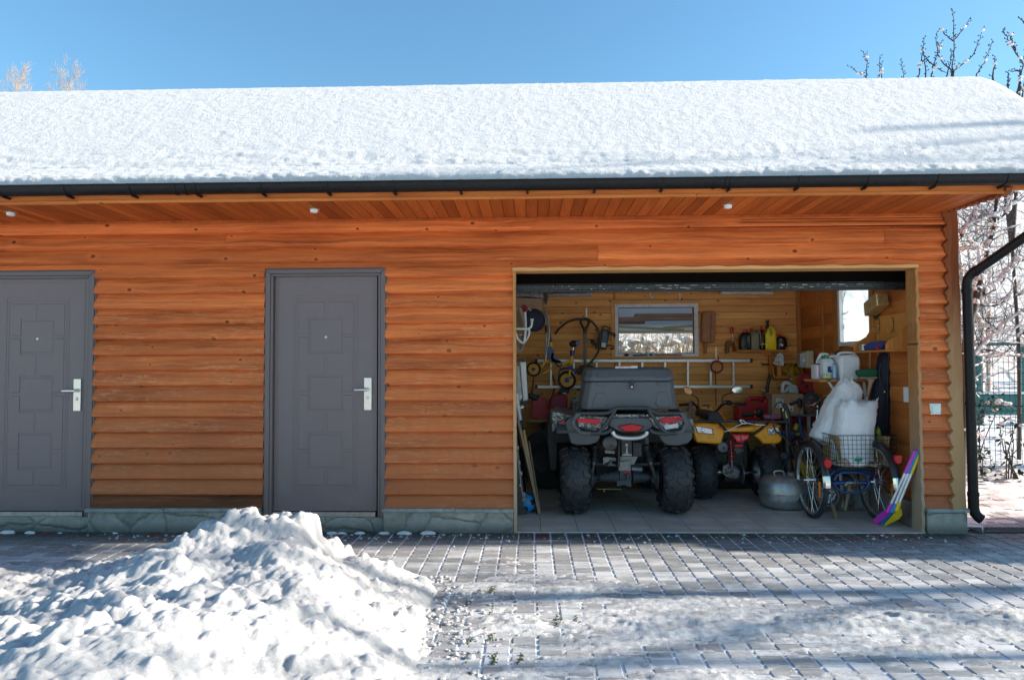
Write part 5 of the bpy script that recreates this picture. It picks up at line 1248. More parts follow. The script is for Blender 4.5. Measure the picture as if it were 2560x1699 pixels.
o.cyl((yx+.1, YA, .268), (yx+.2, YA, .268), .022); o.cyl(ZD(670, 822, 1.38), (y2x-.1, YA, .268), .014); build(o, 'axle', M_nickel, q, smooth=50)
o = MB(); c = ZD(640, 825, 1.40)
for i in range(28):
    a = 2*math.pi*i/28; d = Vector((0, math.cos(a), math.sin(a))); o.box(-.004, .004, -.006, .006, -.006, .006, Matrix.Translation(c+d*.092) @ Matrix.Rotation(a, 4, 'X'))
o.lathe(c+Vector((-.004, 0, 0)), (1, 0, 0), [(.02, 0), (.09, 0), (.09, .008), (.02, .008)], 36, ref=(0, 0, 1)); build(o, 'sprocket', M_steel, q)
o = MB(); slab(ZD, [(470, 755), (520, 735), (600, 765), (625, 800), (615, 860), (560, 870), (500, 850), (470, 820)], 1.32, .12, o); slab(ZD, [(545, 812), (592, 812), (592, 832), (545, 832)], 1.30, .05, o)
for k in range(10): o.ball(ZD(random.uniform(480, 640), random.uniform(745, 880), 1.31), .013, .012, .010, 8, 6, .2)
build(o, 'axle_carrier', M_alu, q, bev=.008)
o = MB(); o.box(yx+.16, y2x-.16, 1.5, 2.5, .22, .62); slab(ZD, [(430, 640), (520, 640), (480, 900), (670, 905), (670, 640), (690, 500), (500, 500)], 1.48, .05, o); build(o, 'frame', M_black, q, bev=.01)
o = MB()
o.tube(curve(zpath(ZD, [(75, 190, 2.05), (165, 184, 2.12), (215, 190, 2.16), (250, 250, 2.22), (300, 270, 2.25)], 2)), .012, 10); o.tube(curve(zpath(ZD, [(680, 182, 2.05), (540, 176, 2.12), (470, 190, 2.16), (410, 245, 2.22), (350, 270, 2.25)], 2)), .012, 10)
hb = build(o, 'handlebar', M_black, q, smooth=50)
for (a, b) in (((72, 190, 2.05), (160, 184, 2.11)), ((682, 182, 2.05), (580, 178, 2.10))): o = MB(); o.cyl(ZD(*a), ZD(*b), .018); build(o, 'grip', M_black, hb, smooth=50)
o = MB(); o.ball(ZD(185, 178, 2.10), .03, .03, .028); build(o, 'switch_box', M_black, hb, smooth=50); o = MB(); o.ball(ZD(525, 172, 2.10), .034, .03, .03); o.bar(ZD(500, 178, 2.10), ZD(600, 215, 2.02), .012, .008); o.tube(curve(zpath(ZD, [(410, 245, 2.2), (440, 200, 2.1), (500, 150, 2.08), (540, 170, 2.08)], 2)), .005, 6); build(o, 'brake_lever', M_black, hb, smooth=50)
o = MB(); o.ball(ZD(190, 168, 2.075), .010); build(o, 'kill_switch', M_red, hb, smooth=60)
for sgn, c, (rx, rz), stalk, tilt in ((0, (147, 58), (.052, .034), [(185, 100), (225, 120), (240, 150), (240, 215), (225, 260)], .75), (1, (605, 52), (.062, .034), [(560, 75), (520, 88), (475, 108), (466, 130), (466, 170)], -.02)):
    cc = ZD(c[0], c[1], 2.02); M_ = Matrix.Translation(cc) @ Matrix.Rotation(tilt, 4, 'Y')
    o = MB(); o.tube(curve(zpath(ZD, stalk, 2.08)), [.009]+[.006]*(len(curve(zpath(ZD, stalk, 2.08)))-1), 8)
    b_ = MB(); b_.lathe((0, 0, 0), (0, 1, 0), [(1.0, -.004), (1.08, .0), (1.05, .012), (.7, .03), (.1, .036)], 28, ref=(1, 0, 0)); o.add([M_ @ Vector((v[0]*rx, v[1], v[2]*rz)) for v in b_.v], b_.f)
    mr = build(o, 'mirror', M_black, q, smooth=40)
    o = MB(); b_ = MB(); b_.lathe((0, 0, 0), (0, 1, 0), [(.2, -.007), (.98, -.006), (.98, .0)], 28, ref=(1, 0, 0)); o.add([M_ @ Vector((v[0]*rx, v[1], v[2]*rz)) for v in b_.v], b_.f); build(o, 'mirror_glass', plain('mirror_silver' if sgn else 'mirror_brown', (.75, .78, .8) if sgn else (.30, .15, .06), .08, .6, .02), mr, smooth=40)
o = MB(); o.bar(ZD(140, 250, 2.0), ZD(172, 170, 2.06), .03, .01); o.bar(ZD(172, 170, 2.06), ZD(190, 330, 1.6), .03, .01); build(o, 'strap', plain('grey_webbing', (.22, .21, .2), .8), q)
# the white cord knotted on the rack is a thing of its own
o = MB(); o.tube(curve(zpath(ZD, [(625, 330), (650, 332), (672, 348), (680, 362), (655, 362), (635, 345), (625, 330)], .955), 6), .005, 7); o.tube(curve(zpath(ZD, [(680, 358), (715, 362), (760, 372), (860, 378)], .955), 6), .004, 7); o.tube(curve(zpath(ZD, [(655, 362), (600, 385), (540, 420), (485, 437)], .955)), .004, 7)
tag(build(o, 'rope', plain('cord', (.75, .75, .72), .8), smooth=60), 'white cord knotted on the rack of the yellow quad bike', 'cord')
# ---------------------------------------------------------------- things in the bay
M_bluef = plain('blue_frame_paint', (.012, .06, .19), .3, .1, .08, **{'Coat Weight': .4})
M_chrome = plain('chrome', (.7, .7, .7), .15, 1, .05)
M_sack = None
def mk_sack():
    m = NT('woven_sack'); p = m.pos(); x, y, z = m.xyz(p)
    w1 = m.math('SINE', m.math('MULTIPLY', x, 900)); w2 = m.math('SINE', m.math('MULTIPLY', z, 900))
    n = m.noise(p, 9, 5, .6); n2 = m.noise(m.scale(p, (30, 30, 8)), 1, 4, .6)
    h = m.math('ADD', m.math('MULTIPLY', m.math('MULTIPLY', w1, w2), .08), m.math('ADD', n, m.math('MULTIPLY', n2, .8)))
    return m.out(m.mix(m.ramp(n, [(.35, 0.0), (.65, .35)]), (.95, .95, .95), (.90, .90, .91)), .55, 0, m.bump(h, .7, .02))
M_sack = mk_sack()
M_greenp = plain('green_print', (.01, .22, .09), .6)
M_redc = plain('red_can_plastic', (.45, .014, .022), .4, 0, .1, bump=.1)
M_darkred = plain('dark_red_can', (.32, .010, .035), .35, 0, .1)
M_card = plain('cardboard', (.46, .29, .17), .8, 0, .06, dirt=((.28, .17, .09), .4), dscale=4)
M_ply = wood('plywood', (.55, .36, .18), (.42, .25, .11), 'Z', knots=0, tone=.1)
M_alad = plain('ladder_aluminium', (.56, .55, .53), .4, .75, .08, dirt=((.35, .33, .3), .4))
M_blue = plain('blue_plastic', (.015, .05, .22), .35, 0, .08)
M_hose = plain('dark_hose', (.045, .035, .032), .5)
M_cream = plain('cream_box', (.62, .56, .40), .45, 0, .04)
M_milk = plain('milky_plastic', (.74, .75, .76), .35, 0, .04)
M_cloth = plain('black_cloth', (.012, .012, .017), .75, 0, .3, bump=.3, bscale=500)
M_navy = plain('navy_cloth', (.010, .013, .032), .7, 0, .2)
M_shelf = wood('shelf_wood', (.60, .24, .06), (.42, .14, .03), 'X', knots=.1, tone=.1, rough=.4)
M_shelfy = wood('shelf_wood_side', (.62, .25, .06), (.46, .16, .035), 'Y', knots=.1, tone=.1, rough=.4)
M_brass = plain('dark_brass', (.55, .40, .19), .34, .6, .2, dirt=((.05, .04, .03), .6), dscale=40)
M_tan = plain('brown_wood_tool', (.34, .13, .045), .5, 0, .2)
def tube_thing(name, label, cat, pts, r, mat, group=None, n=10, k=6, closed=False, **kw):
    o = MB(); o.tube(curve(pts, k, closed), r, n, closed=closed); return tag(build(o, name, mat, smooth=60, **kw), label, cat, group)

# ---- aluminium ladder on the back wall
YL = 2.66
t = thing('ladder', 'long aluminium ladder hung level along the back wall', 'ladder', at(1610, 966, YL))
for (ya, yb_, za) in ((899.5, 902.5, 0), (965, 968, 1)):
    a, b = at(1341, 901.5 if za == 0 else 966.5, YL), at(1878, 901 if za == 0 else 966, YL)
    o = MB(); o.bar(a, b, .025, .036); build(o, 'rail', M_alad, t, bev=.003)
    for c in (a, b): o = MB(); o.box(c.x-.016, c.x+.016, YL-.016, YL+.016, c.z-.022, c.z+.022); build(o, 'end_cap', M_black, t, bev=.003)
for i in range(9):
    px = 1377.5+i*57.0; o = MB(); o.bar(at(px, 902, YL), at(px, 966, YL), .025, .025, (0, 1, 0)); build(o, 'rung', M_alad, t, bev=.002)
# wall hooks
for i, (px, py, h, lab) in enumerate(((1466, 772, .16, 'steel hook holding the black shovel handle'), (1626, 735, .06, 'short steel hook above the middle of the back window'), (1699.5, 735, .09, 'steel hook with a red tip above the back window'), (1668, 728, .03, 'tiny steel hook near the door above the back window'), (1790, 870, .16, 'steel hook with red sleeve holding the red ring'))):
    p = at(px, py, YB-.01); t = thing('wall_hook', lab, 'hook', p, 'hooks on the back wall')
    o = MB(); o.box(p.x-.009, p.x+.009, YB-.008, YB-.001, p.z-h, p.z+.012); o.tube(curve([(p.x, YB-.01, p.z-h*.9), (p.x, YB-.07, p.z-h*1.05), (p.x, YB-.10, p.z-h*1.0), (p.x, YB-.11, p.z-h*.8)]), .007, 8); build(o, 'hook_plate', M_alad, t, bev=.001)
    o = MB(); o.ball((p.x, YB-.11, p.z-h*.8), .011, .011, .016); build(o, 'tip', M_red if i in (0, 2, 4) else M_white, t, smooth=60)
# shovel with the D grip
o = MB(); Ys = 2.58
t = thing('shovel', 'black D grip shovel handle hanging beside the battery charger', 'shovel', ZA(880, 1180, Ys))
o.tube(curve(zpath(ZA, [(845, 690), (835, 720), (870, 790), (890, 790), (925, 720), (920, 690), (880, 684)], Ys), 5, True), .016, 10, closed=True); o.tube(zpath(ZA, [(880, 790), (880, 840)], Ys), [.024, .02], 12); build(o, 'grip', M_black, t, smooth=60)
o = MB(); o.tube(zpath(ZA, [(880, 830), (882, 1190), (882, 1300)], Ys), .0175, 12); build(o, 'shaft', plain('grey_shaft', (.13, .14, .145), .4), t, smooth=60)
o = MB(); slab(ZA, [(800, 1230), (830, 1190), (930, 1180), (990, 1200), (985, 1290), (800, 1290)], Ys+.01, .02, o); build(o, 'blade', M_black, t, bev=.004)
tube_thing('hose', 'dark hose bent in a wide arc around the shovel handle', 'hose', zpath(ZA, [(555, 850, 2.6), (600, 790, 2.58), (690, 720, 2.55), (790, 688, 2.54), (880, 690, 2.53), (950, 710, 2.53), (1010, 780, 2.53), (1045, 870, 2.53), (1052, 950, 2.53), (1020, 1050, 2.52), (950, 1150, 2.50), (860, 1220, 2.45), (770, 1270, 2.4)], 2.6), .013, M_hose)
# battery charger
t = thing('battery_charger', 'black battery charger with a blue front and clamp leads beside the back window', 'charger', ZA(1100, 1000, 2.66))
o = MB(); slab(ZA, [(1070, 790), (1160, 800), (1118, 1020), (1010, 1000), (1030, 900)], 2.64, .08, o); build(o, 'case', M_black, t, bev=.008)
o = MB(); slab(ZA, [(1075, 815), (1128, 822), (1108, 1000), (1058, 990)], 2.633, .01, o); build(o, 'front_panel', plain('charger_blue', (.02, .09, .16), .4), t, bev=.002)
o = MB(); slab(ZA, [(1064, 940), (1114, 945), (1108, 994), (1060, 988)], 2.630, .006, o); build(o, 'label_plate', M_stick, t)
o = MB(); slab(ZA, [(1085, 850), (1104, 852), (1103, 870), (1084, 868)], 2.630, .006, o); build(o, 'display', M_red, t)
o = MB(); o.tube(curve(zpath(ZA, [(1080, 800), (1075, 770), (1090, 762), (1150, 780), (1158, 800)], 2.66)), .008, 8)
for P in ([(1130, 830), (1180, 835), (1210, 845), (1190, 850)], [(1140, 850), (1190, 860), (1210, 865), (1195, 885)], [(1110, 985), (1150, 970), (1190, 985), (1185, 1010), (1150, 1005)], [(1010, 985), (970, 960), (945, 930), (960, 910), (990, 940), (1000, 960)], [(1010, 960), (960, 925), (930, 900)], [(1040, 820), (1000, 800), (1000, 815)]): o.tube(curve(zpath(ZA, P, 2.62)), .008, 7)
build(o, 'clamp_leads', M_black, t, smooth=60)
o = MB(); o.ball(ZA(1008, 990, 2.63), .018, .015, .025); build(o, 'clamp', plain('clamp_green', (.02, .12, .06), .5), t, smooth=60)
# wooden thing right of the window
t = thing('wooden_mallet', 'brown wooden mallet hanging head up between the back window and the bottle shelf', 'mallet', ZA(2190, 1060, 2.68))
o = MB(); slab(ZA, [(2165, 620), (2185, 600), (2295, 600), (2312, 625), (2300, 930), (2285, 945), (2175, 935), (2158, 915)], 2.62, .11, o); build(o, 'head', M_tan, t, bev=.014, seg=3)
o = MB(); slab(ZA, [(2252, 606), (2258, 606), (2254, 940), (2248, 940)], 2.617, .004, o); build(o, 'split_line', M_black, t)
o = MB(); o.tube(zpath(ZA, [(2197, 930), (2192, 1060)], 2.67), [.021, .015], 10); build(o, 'handle', M_tan, t, smooth=50)
o = MB(); c = ZA(2324, 648, YB-.01); o.lathe(c, (0, -1, 0), [(.014, 0), (.014, .01), (.006, .014)], 14); tag(build(o, 'wall_stud', M_nickel, smooth=40), 'small round metal stud on the back wall beside the wooden mallet', 'stud')
# ---- bottle shelf
t = thing('wall_shelf', 'small wooden shelf with five bottles on the back wall', 'shelf', ZB(545, 775, 2.65))
a, b = ZB(270, 768, 2.56), ZB(828, 766, 2.56)
o = MB(); o.cr = .2; o.box(a.x, b.x, 2.56, YB-.001, a.z-.010, a.z+.010); build(o, 'board', M_shelf, t, bev=.003)
for x in (a.x+.0, b.x-.016): o = MB(); o.prism([(x, 2.57, a.z+.011), (x, YB-.002, a.z+.011), (x, YB-.002, a.z+.19), (x, 2.70, a.z+.17)], (.016, 0, 0)); build(o, 'bracket', M_shelfy, t, bev=.002)
SZ = a.z+.0105
def bottle(label, zx0, zx1, ztop, mat, cap, capmat, kind=0, Y=2.64, Zf=ZB, base=SZ, extra=None, name='bottle', cat='bottle', group=None, dep=.045):
    x0, x1 = Zf(zx0, 600, Y).x, Zf(zx1, 600, Y).x; zt = Zf((zx0+zx1)/2, ztop, Y).z; h = zt-base; cx = (x0+x1)/2; w_ = (x1-x0)/2
    t = thing(name, label, cat, (cx, Y, base), group); o = MB()
    if kind == 0:      # square shouldered can
        R_ = [[Vector((cx+sx*w_*k, Y+sy*dep*k, base+h*f)) for sx, sy in ((-1, -.7), (-.7, -1), (.7, -1), (1, -.7), (1, .7), (.7, 1), (-.7, 1), (-1, .7))] for f, k in ((0, .92), (.02, 1), (.62, 1), (.74, .92), (.84, .6), (.87, .4))]
        o.loft(R_); ck = .36
    elif kind == 1:    # slim round
        o.lathe((cx, Y, base), (0, 0, 1), [(w_*.9, 0), (w_, .01), (w_, h*.62), (w_*.5, h*.78), (w_*.4, h*.88)], 20); ck = .42
    elif kind == 2:    # jug with a grip
        R_ = [[Vector((cx+sx*w_*k+d*w_, Y+sy*dep*k, base+h*f)) for sx, sy in ((-1, -.7), (-.7, -1), (.7, -1), (1, -.7), (1, .7), (.7, 1), (-.7, 1), (-1, .7))] for f, k, d in ((0, .92, 0), (.02, 1, 0), (.5, 1, 0), (.54, .96, 0), (.58, 1, 0), (.7, .80, .15), (.82, .55, .1), (.9, .3, -.1))]
        o.loft(R_); ck = .3
    build(o, 'body', mat, t, bev=.004, seg=2, smooth=40)
    if cap:
        o = MB(); cz = base+h*.86 if kind != 2 else base+h*.86; px = cx+(extra or 0)*w_; o.lathe((px, Y, cz), (0, 0, 1), [(w_*ck, 0), (w_*ck, h*.11), (w_*ck*.85, h*.14)], 18); build(o, 'cap', capmat, t, smooth=40)
    return t, cx, w_, h
G5 = 'bottles on the back wall shelf'
bottle('squat glossy black canister with an orange red cap on the shelf', 300, 418, 540, plain('black_can', (.012, .012, .012), .25), 1, plain('orange_cap', (.6, .06, .03), .4), 0, group=G5)
M_khaki = plain('khaki_can', (.20, .175, .11), .35, .1, .05)
t, cx, w_, h = bottle('tall khaki oil can with a red cap on the shelf', 412, 508, 520, M_khaki, 1, M_redm, 0, group=G5, extra=-.6)
o = MB(); o.tube(curve([(cx-.02, 2.59, SZ+h*.86), (cx+.03, 2.585, SZ+h*.9), (cx+.055, 2.585, SZ+h*.7), (cx+.06, 2.585, SZ+h*.2)]), .008, 8); build(o, 'grip', M_khaki, t, smooth=60)
t, cx, w_, h = bottle('slim black bottle with a yellow band and red tip on the shelf', 510, 578, 505, plain('black_bottle', (.012, .013, .016), .25), 1, M_redm, 1, group=G5)
o = MB(); o.lathe((cx, 2.64, SZ+.062), (0, 0, 1), [(w_*1.01, 0), (w_*1.01, .012)], 20, cap=False); build(o, 'band', plain('yellow_band', (.7, .6, .05), .4), t)
t, cx, w_, h = bottle('bright yellow jug with a black spout, tallest on the shelf', 572, 690, 470, plain('jug_yellow', (.9, .66, .01), .35, 0, .04), 0, None, 2, group=G5)
o = MB(); o.lathe(ZB(605, 510, 2.64), (0, 0, 1), [(.024, -.02), (.022, .02), (.013, .03), (.013, .045), (.019, .046), (.019, .08)], 16); build(o, 'spout', M_black, t, smooth=40)
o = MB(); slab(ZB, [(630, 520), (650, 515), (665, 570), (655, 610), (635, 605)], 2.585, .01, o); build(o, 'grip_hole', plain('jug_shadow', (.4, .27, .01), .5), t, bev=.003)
t, cx, w_, h = bottle('dark bottle with a red cap at the right end of the shelf', 700, 805, 590, plain('maroon_bottle', (.018, .008, .012), .25), 1, M_redm, 0, group=G5, extra=-.3)
o = MB(); slab(ZB, [(738, 640), (760, 644), (756, 650), (738, 648)], 2.592, .004, o); slab(ZB, [(742, 690), (778, 700), (770, 720), (745, 712)], 2.592, .004, o); build(o, 'print', M_white, t)
# mitt with red handle, left of the shelf
t = thing('hanging_brush', 'brown brush with a red looped handle hanging left of the bottle shelf', 'brush', ZB(190, 800, 2.69))
o = MB(); o.tube(curve(zpath(ZB, [(205, 580), (205, 530), (218, 520), (232, 530), (230, 590)], 2.69)), .010, 8); build(o, 'handle', plain('red_grip', (.5, .015, .02), .4), t, smooth=60)
o = MB(); o.bar(ZB(226, 590, 2.69), ZB(224, 660, 2.69), .012, .006); build(o, 'shank', M_nickel, t)
o = MB(); slab(ZB, [(160, 665), (190, 655), (240, 668), (238, 695), (200, 710), (190, 795), (155, 800), (150, 700)], 2.68, .045, o); build(o, 'bristles', plain('brown_bristle', (.20, .09, .035), .8), t, bev=.012)
# red ring with a green cord on the ladder
t = thing('red_ring', 'dark red rubber ring hanging on the ladder with a green cord', 'ring', ZB(40, 990, 2.6))
o = MB(); c = ZB(53, 943, 2.61); R_ = .068; o.tube([c+Vector((math.cos(i/28*6.2832)*R_, 0, math.sin(i/28*6.2832)*R_)) for i in range(28)], .011, 10, closed=True); build(o, 'ring', plain('ring_red', (.22, .02, .035), .5), t, smooth=60)
o = MB(); o.bar(ZB(68, 825, 2.60), ZB(68, 900, 2.60), .016, .012); build(o, 'hook', M_red, t, bev=.003)
o = MB(); o.tube(curve(zpath(ZB, [(40, 985, 2.61), (36, 1010, 2.62), (42, 1060, 2.66), (40, 1200, 2.68), (44, 1370, 2.68)], 2)), .006, 7); build(o, 'cord', plain('green_cord', (.03, .06, .04), .8), t, smooth=60)
# white basket lamp
t = thing('hanging_basket', 'small white plastic slotted basket hanging upside down over the strap shelf', 'basket', ZI(1250, 140, 2.5))
o = MB(); top, bot = ZB(742, 812, 2.52), ZB(722, 920, 2.52); ax = (bot-top)
u = ax.normalized(); sx = Vector((1, 0, 0)); sx = (sx-u*sx.dot(u)).normalized(); sy = u.cross(sx)
for i in range(12):
    a = 2*math.pi*i/12; d = sx*math.cos(a)+sy*math.sin(a); o.bar(top+d*.03, bot+d*.057, .010, .004)
for f, r in ((0, .031), (.42, .043), (.55, .046), (1, .058)): o.tube([top+ax*f+(sx*math.cos(i/24*6.2832)+sy*math.sin(i/24*6.2832))*r for i in range(24)], .006, 6, closed=True)
o.lathe(top, -u, [(.03, 0), (.025, .01), (.006, .014), (.006, .03)], 18, ref=sx); build(o, 'cage', M_milk, t, smooth=50)
# strap shelf
t = thing('wall_shelf', 'small wooden corner shelf full of yellow straps', 'shelf', ZI(1450, 420, 2.6))
a, b = ZI(1150, 415, 2.55), ZI(1900, 412, 2.55); o = MB(); o.cr = .4; o.box(a.x, b.x, 2.55, YB-.001, a.z-.011, a.z+.011); o.box(a.x-.06, b.x-.08, YB-.03, YB-.002, a.z+.25, a.z+.27); build(o, 'board', M_shelf, t, bev=.003)
for zx in (1160, 1890):
    x = ZI(zx, 300, 2.55).x; o = MB(); o.prism([(x-.02, 2.56, a.z+.012), (x-.02, YB-.002, a.z+.012), (x-.02, YB-.002, a.z+.27), (x-.02, 2.69, a.z+.25), (x-.02, 2.66, a.z+.16), (x-.02, 2.6, a.z+.1)], (.018, 0, 0)); build(o, 'bracket', M_shelfy, t, bev=.002)
o = MB(); o.cr = .8; c0, c1 = ZI(1215, 140, 2.60), ZI(1305, 395, 2.60); o.box(c0.x, c1.x, 2.6, 2.72, a.z+.012, c0.z); build(o, 'divider', M_shelfy, t, bev=.003)
M_strap = plain('yellow_webbing', (.42, .22, .012), .7, 0, .15, bump=.3, bscale=260)
t = thing('ratchet_strap', 'yellow ratchet strap heaped on the corner shelf with one end hanging down', 'strap', ZI(1600, 400, 2.56))
o = MB()
for k in range(9):
    c = ZI(1420+random.uniform(-40, 60)+k*34, random.uniform(190, 330), 2.6+random.uniform(-.03, .05)); ang = random.uniform(0, 3)
    P = [c+Vector((math.cos(i/16*6.2832)*random.uniform(.032, .05), math.sin(i/16*6.2832+ang)*.025, math.sin(i/16*6.2832)*random.uniform(.03, .05))) for i in range(16)]
    o.tube(curve(P, 2, True), .014, 6, closed=True, flat=.35)
build(o, 'coils', M_strap, t, smooth=60)
o = MB(); o.prism([ZI(x, y, 2.54) for x, y in ((1505, 180), (1610, 180), (1612, 400), (1505, 395))], (0, .006, 0)); o.prism([ZI(x, y, 2.535) for x, y in ((1595, 400), (1695, 405), (1660, 620), (1635, 770), (1565, 760), (1580, 600))], (0, .006, 0)); build(o, 'tail_end', M_strap, t)
o = MB(); o.tube(zpath(ZI, [(1490, 385), (1625, 385), (1555, 480), (1490, 385)], 2.53), .006, 6); o.tube(zpath(ZI, [(1540, 440), (1545, 480)], 2.53), .006, 6); o.bar(ZI(1440, 350, 2.53), ZI(1500, 325, 2.53), .03, .02); build(o, 'buckle', M_nickel, t, smooth=50)
o = MB(); o.tube(zpath(ZI, [(825, 100), (1780, 108)], 2.70), .010, 8); tag(build(o, 'dark_rod', M_black, smooth=60), 'thin dark rod lying level along the back wall behind the white basket', 'rod')
# cream meter box in the corner
t = thing('meter_box', 'cream electric box mounted in the back right corner', 'electric box', ZB(1035, 950, 2.4))
yb0 = 3.29*FPX/(2035-1329)-CAMD; 
o = MB(); pf = [ZB(1035, 770, 2.30), ZB(1108, 770, 2.30), ZB(1110, 955, 2.30), ZB(1028, 955, 2.30)]; o.prism(pf, (.02, .0, 0)) if False else o.prism(pf, (.03, .26, 0)); build(o, 'cover', M_cream, t, bev=.006)
o = MB(); o.prism([ZB(958, 800, 2.32), ZB(1036, 775, 2.31), ZB(1030, 955, 2.31), ZB(960, 950, 2.32)], (.06, .24, 0)); build(o, 'case', plain('grey_case', (.42, .43, .42), .4), t, bev=.006)
o = MB(); o.prism([ZB(985, 860, 2.31), ZB(1012, 858, 2.305), ZB(1012, 890, 2.305), ZB(985, 890, 2.31)], (0, .01, 0)); build(o, 'breaker', M_milk, t)
# ---- folding workbench with canisters
YT0, YT1 = 0.810, 1.260
t = thing('folding_table', 'wooden topped folding table with white legs under the side window', 'table', (2.9, 0.960, 0))
a, b = ZJ(140, 985, 1.010), ZJ(1680, 990, 0.860); TZ = a.z
o = MB(); o.cr = .6; o.box(a.x, b.x, 0.860, 1.240, TZ-.022, TZ); build(o, 'tabletop', M_shelf, t, bev=.004)
for pts in ([(560, 1020), (760, 1330), (900, 1600)], [(1560, 1020), (1620, 1560), (1640, 2400)]):
    for yy in (0.900, 1.200): o = MB(); P = zpath(ZJ, pts, yy); P[-1].z = .01; o.tube(P, .013, 10); build(o, 'leg', M_white, t, smooth=60)
def jerry(label, zx0, zx1, zy0, Y, dep, mat, handle=True, Zf=ZJ, base=None, name='canister', group='canisters on the folding table', lean=0, cat='canister'):
    base = TZ if base is None else base
    x0, x1, zt = Zf(zx0, 600, Y).x, Zf(zx1, 600, Y).x, Zf((zx0+zx1)/2, zy0, Y).z
    t = thing(name, label, cat, ((x0+x1)/2, Y+dep/2, base), group); o = MB(); h = zt-base
    S = lambda k, f, s=0: [Vector(((x0+x1)/2+sx*(x1-x0)/2*k+s, Y+dep/2+sy*dep/2*k, base+h*f)) for sx, sy in ((-1, -.75), (-.8, -1), (.8, -1), (1, -.75), (1, .75), (.8, 1), (-.8, 1), (-1, .75))]
    o.loft([S(.93, 0), S(1, .03), S(1, .45), S(.985, .5), S(1, .55), S(1, .8), S(.93, .93), S(.7, 1.0)]); build(o, 'body', mat, t, bev=.006, seg=2, smooth=45); return t, x0, x1, zt
t, x0, x1, zt = jerry('big white jerrycan on the table, the largest of the canisters', 905, 1500, 300, 0.860, .20, M_milk)
o = MB(); o.tube(curve([((x0+x1)/2-.08, 0.960, zt-.01), ((x0+x1)/2-.05, 0.960, zt+.02), ((x0+x1)/2+.06, 0.960, zt+.02), ((x0+x1)/2+.1, 0.960, zt-.01)]), .012, 10); build(o, 'handle', M_milk, t, smooth=60)
o = MB(); slab(ZJ, [(985, 775), (1170, 770), (1170, 782), (985, 788)], 1.597, .003, o); slab(ZJ, [(990, 812), (1010, 812), (1010, 832), (990, 832)], 1.597, .003, o); build(o, 'print', plain('grey_print', (.45, .46, .5), .6), t)
M_trans = plain('translucent_white', (.62, .64, .66), .3, 0, .05)
t, x0, x1, zt = jerry('translucent canister with a green cap and dark blue label on the table', 415, 750, 400, 0.920, .16, M_trans)
o = MB(); p = ZJ(520, 400, 0.980); o.lathe(p, (0, 0, 1), [(.022, -.01), (.022, .03), (.018, .034)], 18); build(o, 'cap', plain('green_cap', (.01, .25, .08), .4), t, smooth=40)
o = MB(); o.tube(curve(zpath(ZJ, [(560, 400), (620, 350), (780, 350), (760, 480)], 1.000)), .013, 8); build(o, 'handle', M_trans, t, smooth=60)
o = MB(); slab(ZJ, [(545, 520), (760, 520), (760, 800), (545, 800)], 0.915, .003, o); lb = build(o, 'label_plate', plain('pale_label', (.6, .64, .7), .5), t); o = MB(); slab(ZJ, [(552, 615), (650, 625), (640, 700), (700, 790), (552, 790)], 0.912, .003, o); build(o, 'label_print', plain('deep_blue_print', (.01, .04, .13), .5), lb)
t, x0, x1, zt = jerry('white jug with an arched handle and pink stripe at the left end of the table', 235, 410, 560, 1.000, .14, M_milk)
o = MB(); o.tube(curve(zpath(ZJ, [(275, 560), (270, 480), (350, 310), (400, 290), (510, 295), (540, 330), (520, 400)], 1.060)), .016, 10); build(o, 'handle', M_milk, t, smooth=60)
o = MB(); slab(ZJ, [(300, 610), (345, 610), (330, 940), (312, 940)], 0.995, .004, o); slab(ZJ, [(400, 395), (440, 395), (410, 520), (350, 520)], 1.020, .02, o); build(o, 'pink_stripe', plain('pink_print', (.75, .02, .25), .4), t)
o = MB(); slab(ZJ, [(235, 540), (410, 545), (410, 600), (390, 585), (240, 572)], 0.980, .02, o); tag(build(o, 'clamp_tool', M_black, bev=.004), 'small black clamp resting against the white jug on the table', 'clamp')
def smallb(label, zx0, zx1, zy0, mat, capm, Y, group='canisters on the folding table'):
    x0, x1, zt = ZJ(zx0, 700, Y).x, ZJ(zx1, 700, Y).x, ZJ(zx0, zy0, Y).z; t = thing('bottle', label, 'bottle', ((x0+x1)/2, Y, TZ), group); w_ = (x1-x0)/2; h = zt-TZ
    o = MB(); o.lathe(((x0+x1)/2, Y, TZ), (0, 0, 1), [(w_*.92, 0), (w_, .006), (w_, h*.75), (w_*.7, h*.88), (w_*.4, h*.92)], 20); build(o, 'body', mat, t, smooth=40); o = MB(); o.lathe(((x0+x1)/2, Y, TZ+h*.9), (0, 0, 1), [(w_*.45, 0), (w_*.45, h*.1)], 16); build(o, 'cap', capm, t, smooth=40)
    return t, (x0+x1)/2, w_, h
t, cx, w_, h = smallb('clear blue bottle with a dark blue cap beside the big white jerrycan', 685, 800, 530, plain('pale_blue_bottle', (.35, .52, .65), .2), plain('navy_cap', (.02, .07, .2), .4), 0.880)
o = MB(); o.lathe((cx, 0.880, TZ), (0, 0, 1), [(w_*1.01, .0), (w_*1.01, .018)], 20, cap=False); build(o, 'blue_base', plain('sea_blue', (.02, .2, .4), .3), t)
smallb('pale grey bottle squeezed between the blue bottle and the big white jerrycan', 790, 915, 410, M_trans, M_black, 0.940)
o = MB(); slab(ZJ, [(425, 850), (650, 855), (650, 960), (425, 960)], 0.870, .07, o); t = tag(build(o, 'clear_tub', plain('clear_tub', (.45, .46, .42), .25), bev=.006), 'low clear tub with a lime green clip at the front of the table', 'tub')
o = MB(); o.tube(curve(zpath(ZJ, [(490, 850), (490, 915), (540, 932), (590, 910), (588, 850)], 0.865)), .006, 8); build(o, 'clip', plain('lime', (.5, .85, .02), .4), t, smooth=60)
t = thing('caulking_gun', 'black caulking gun with a red end behind the canisters', 'tool', ZJ(900, 380, 1.210))
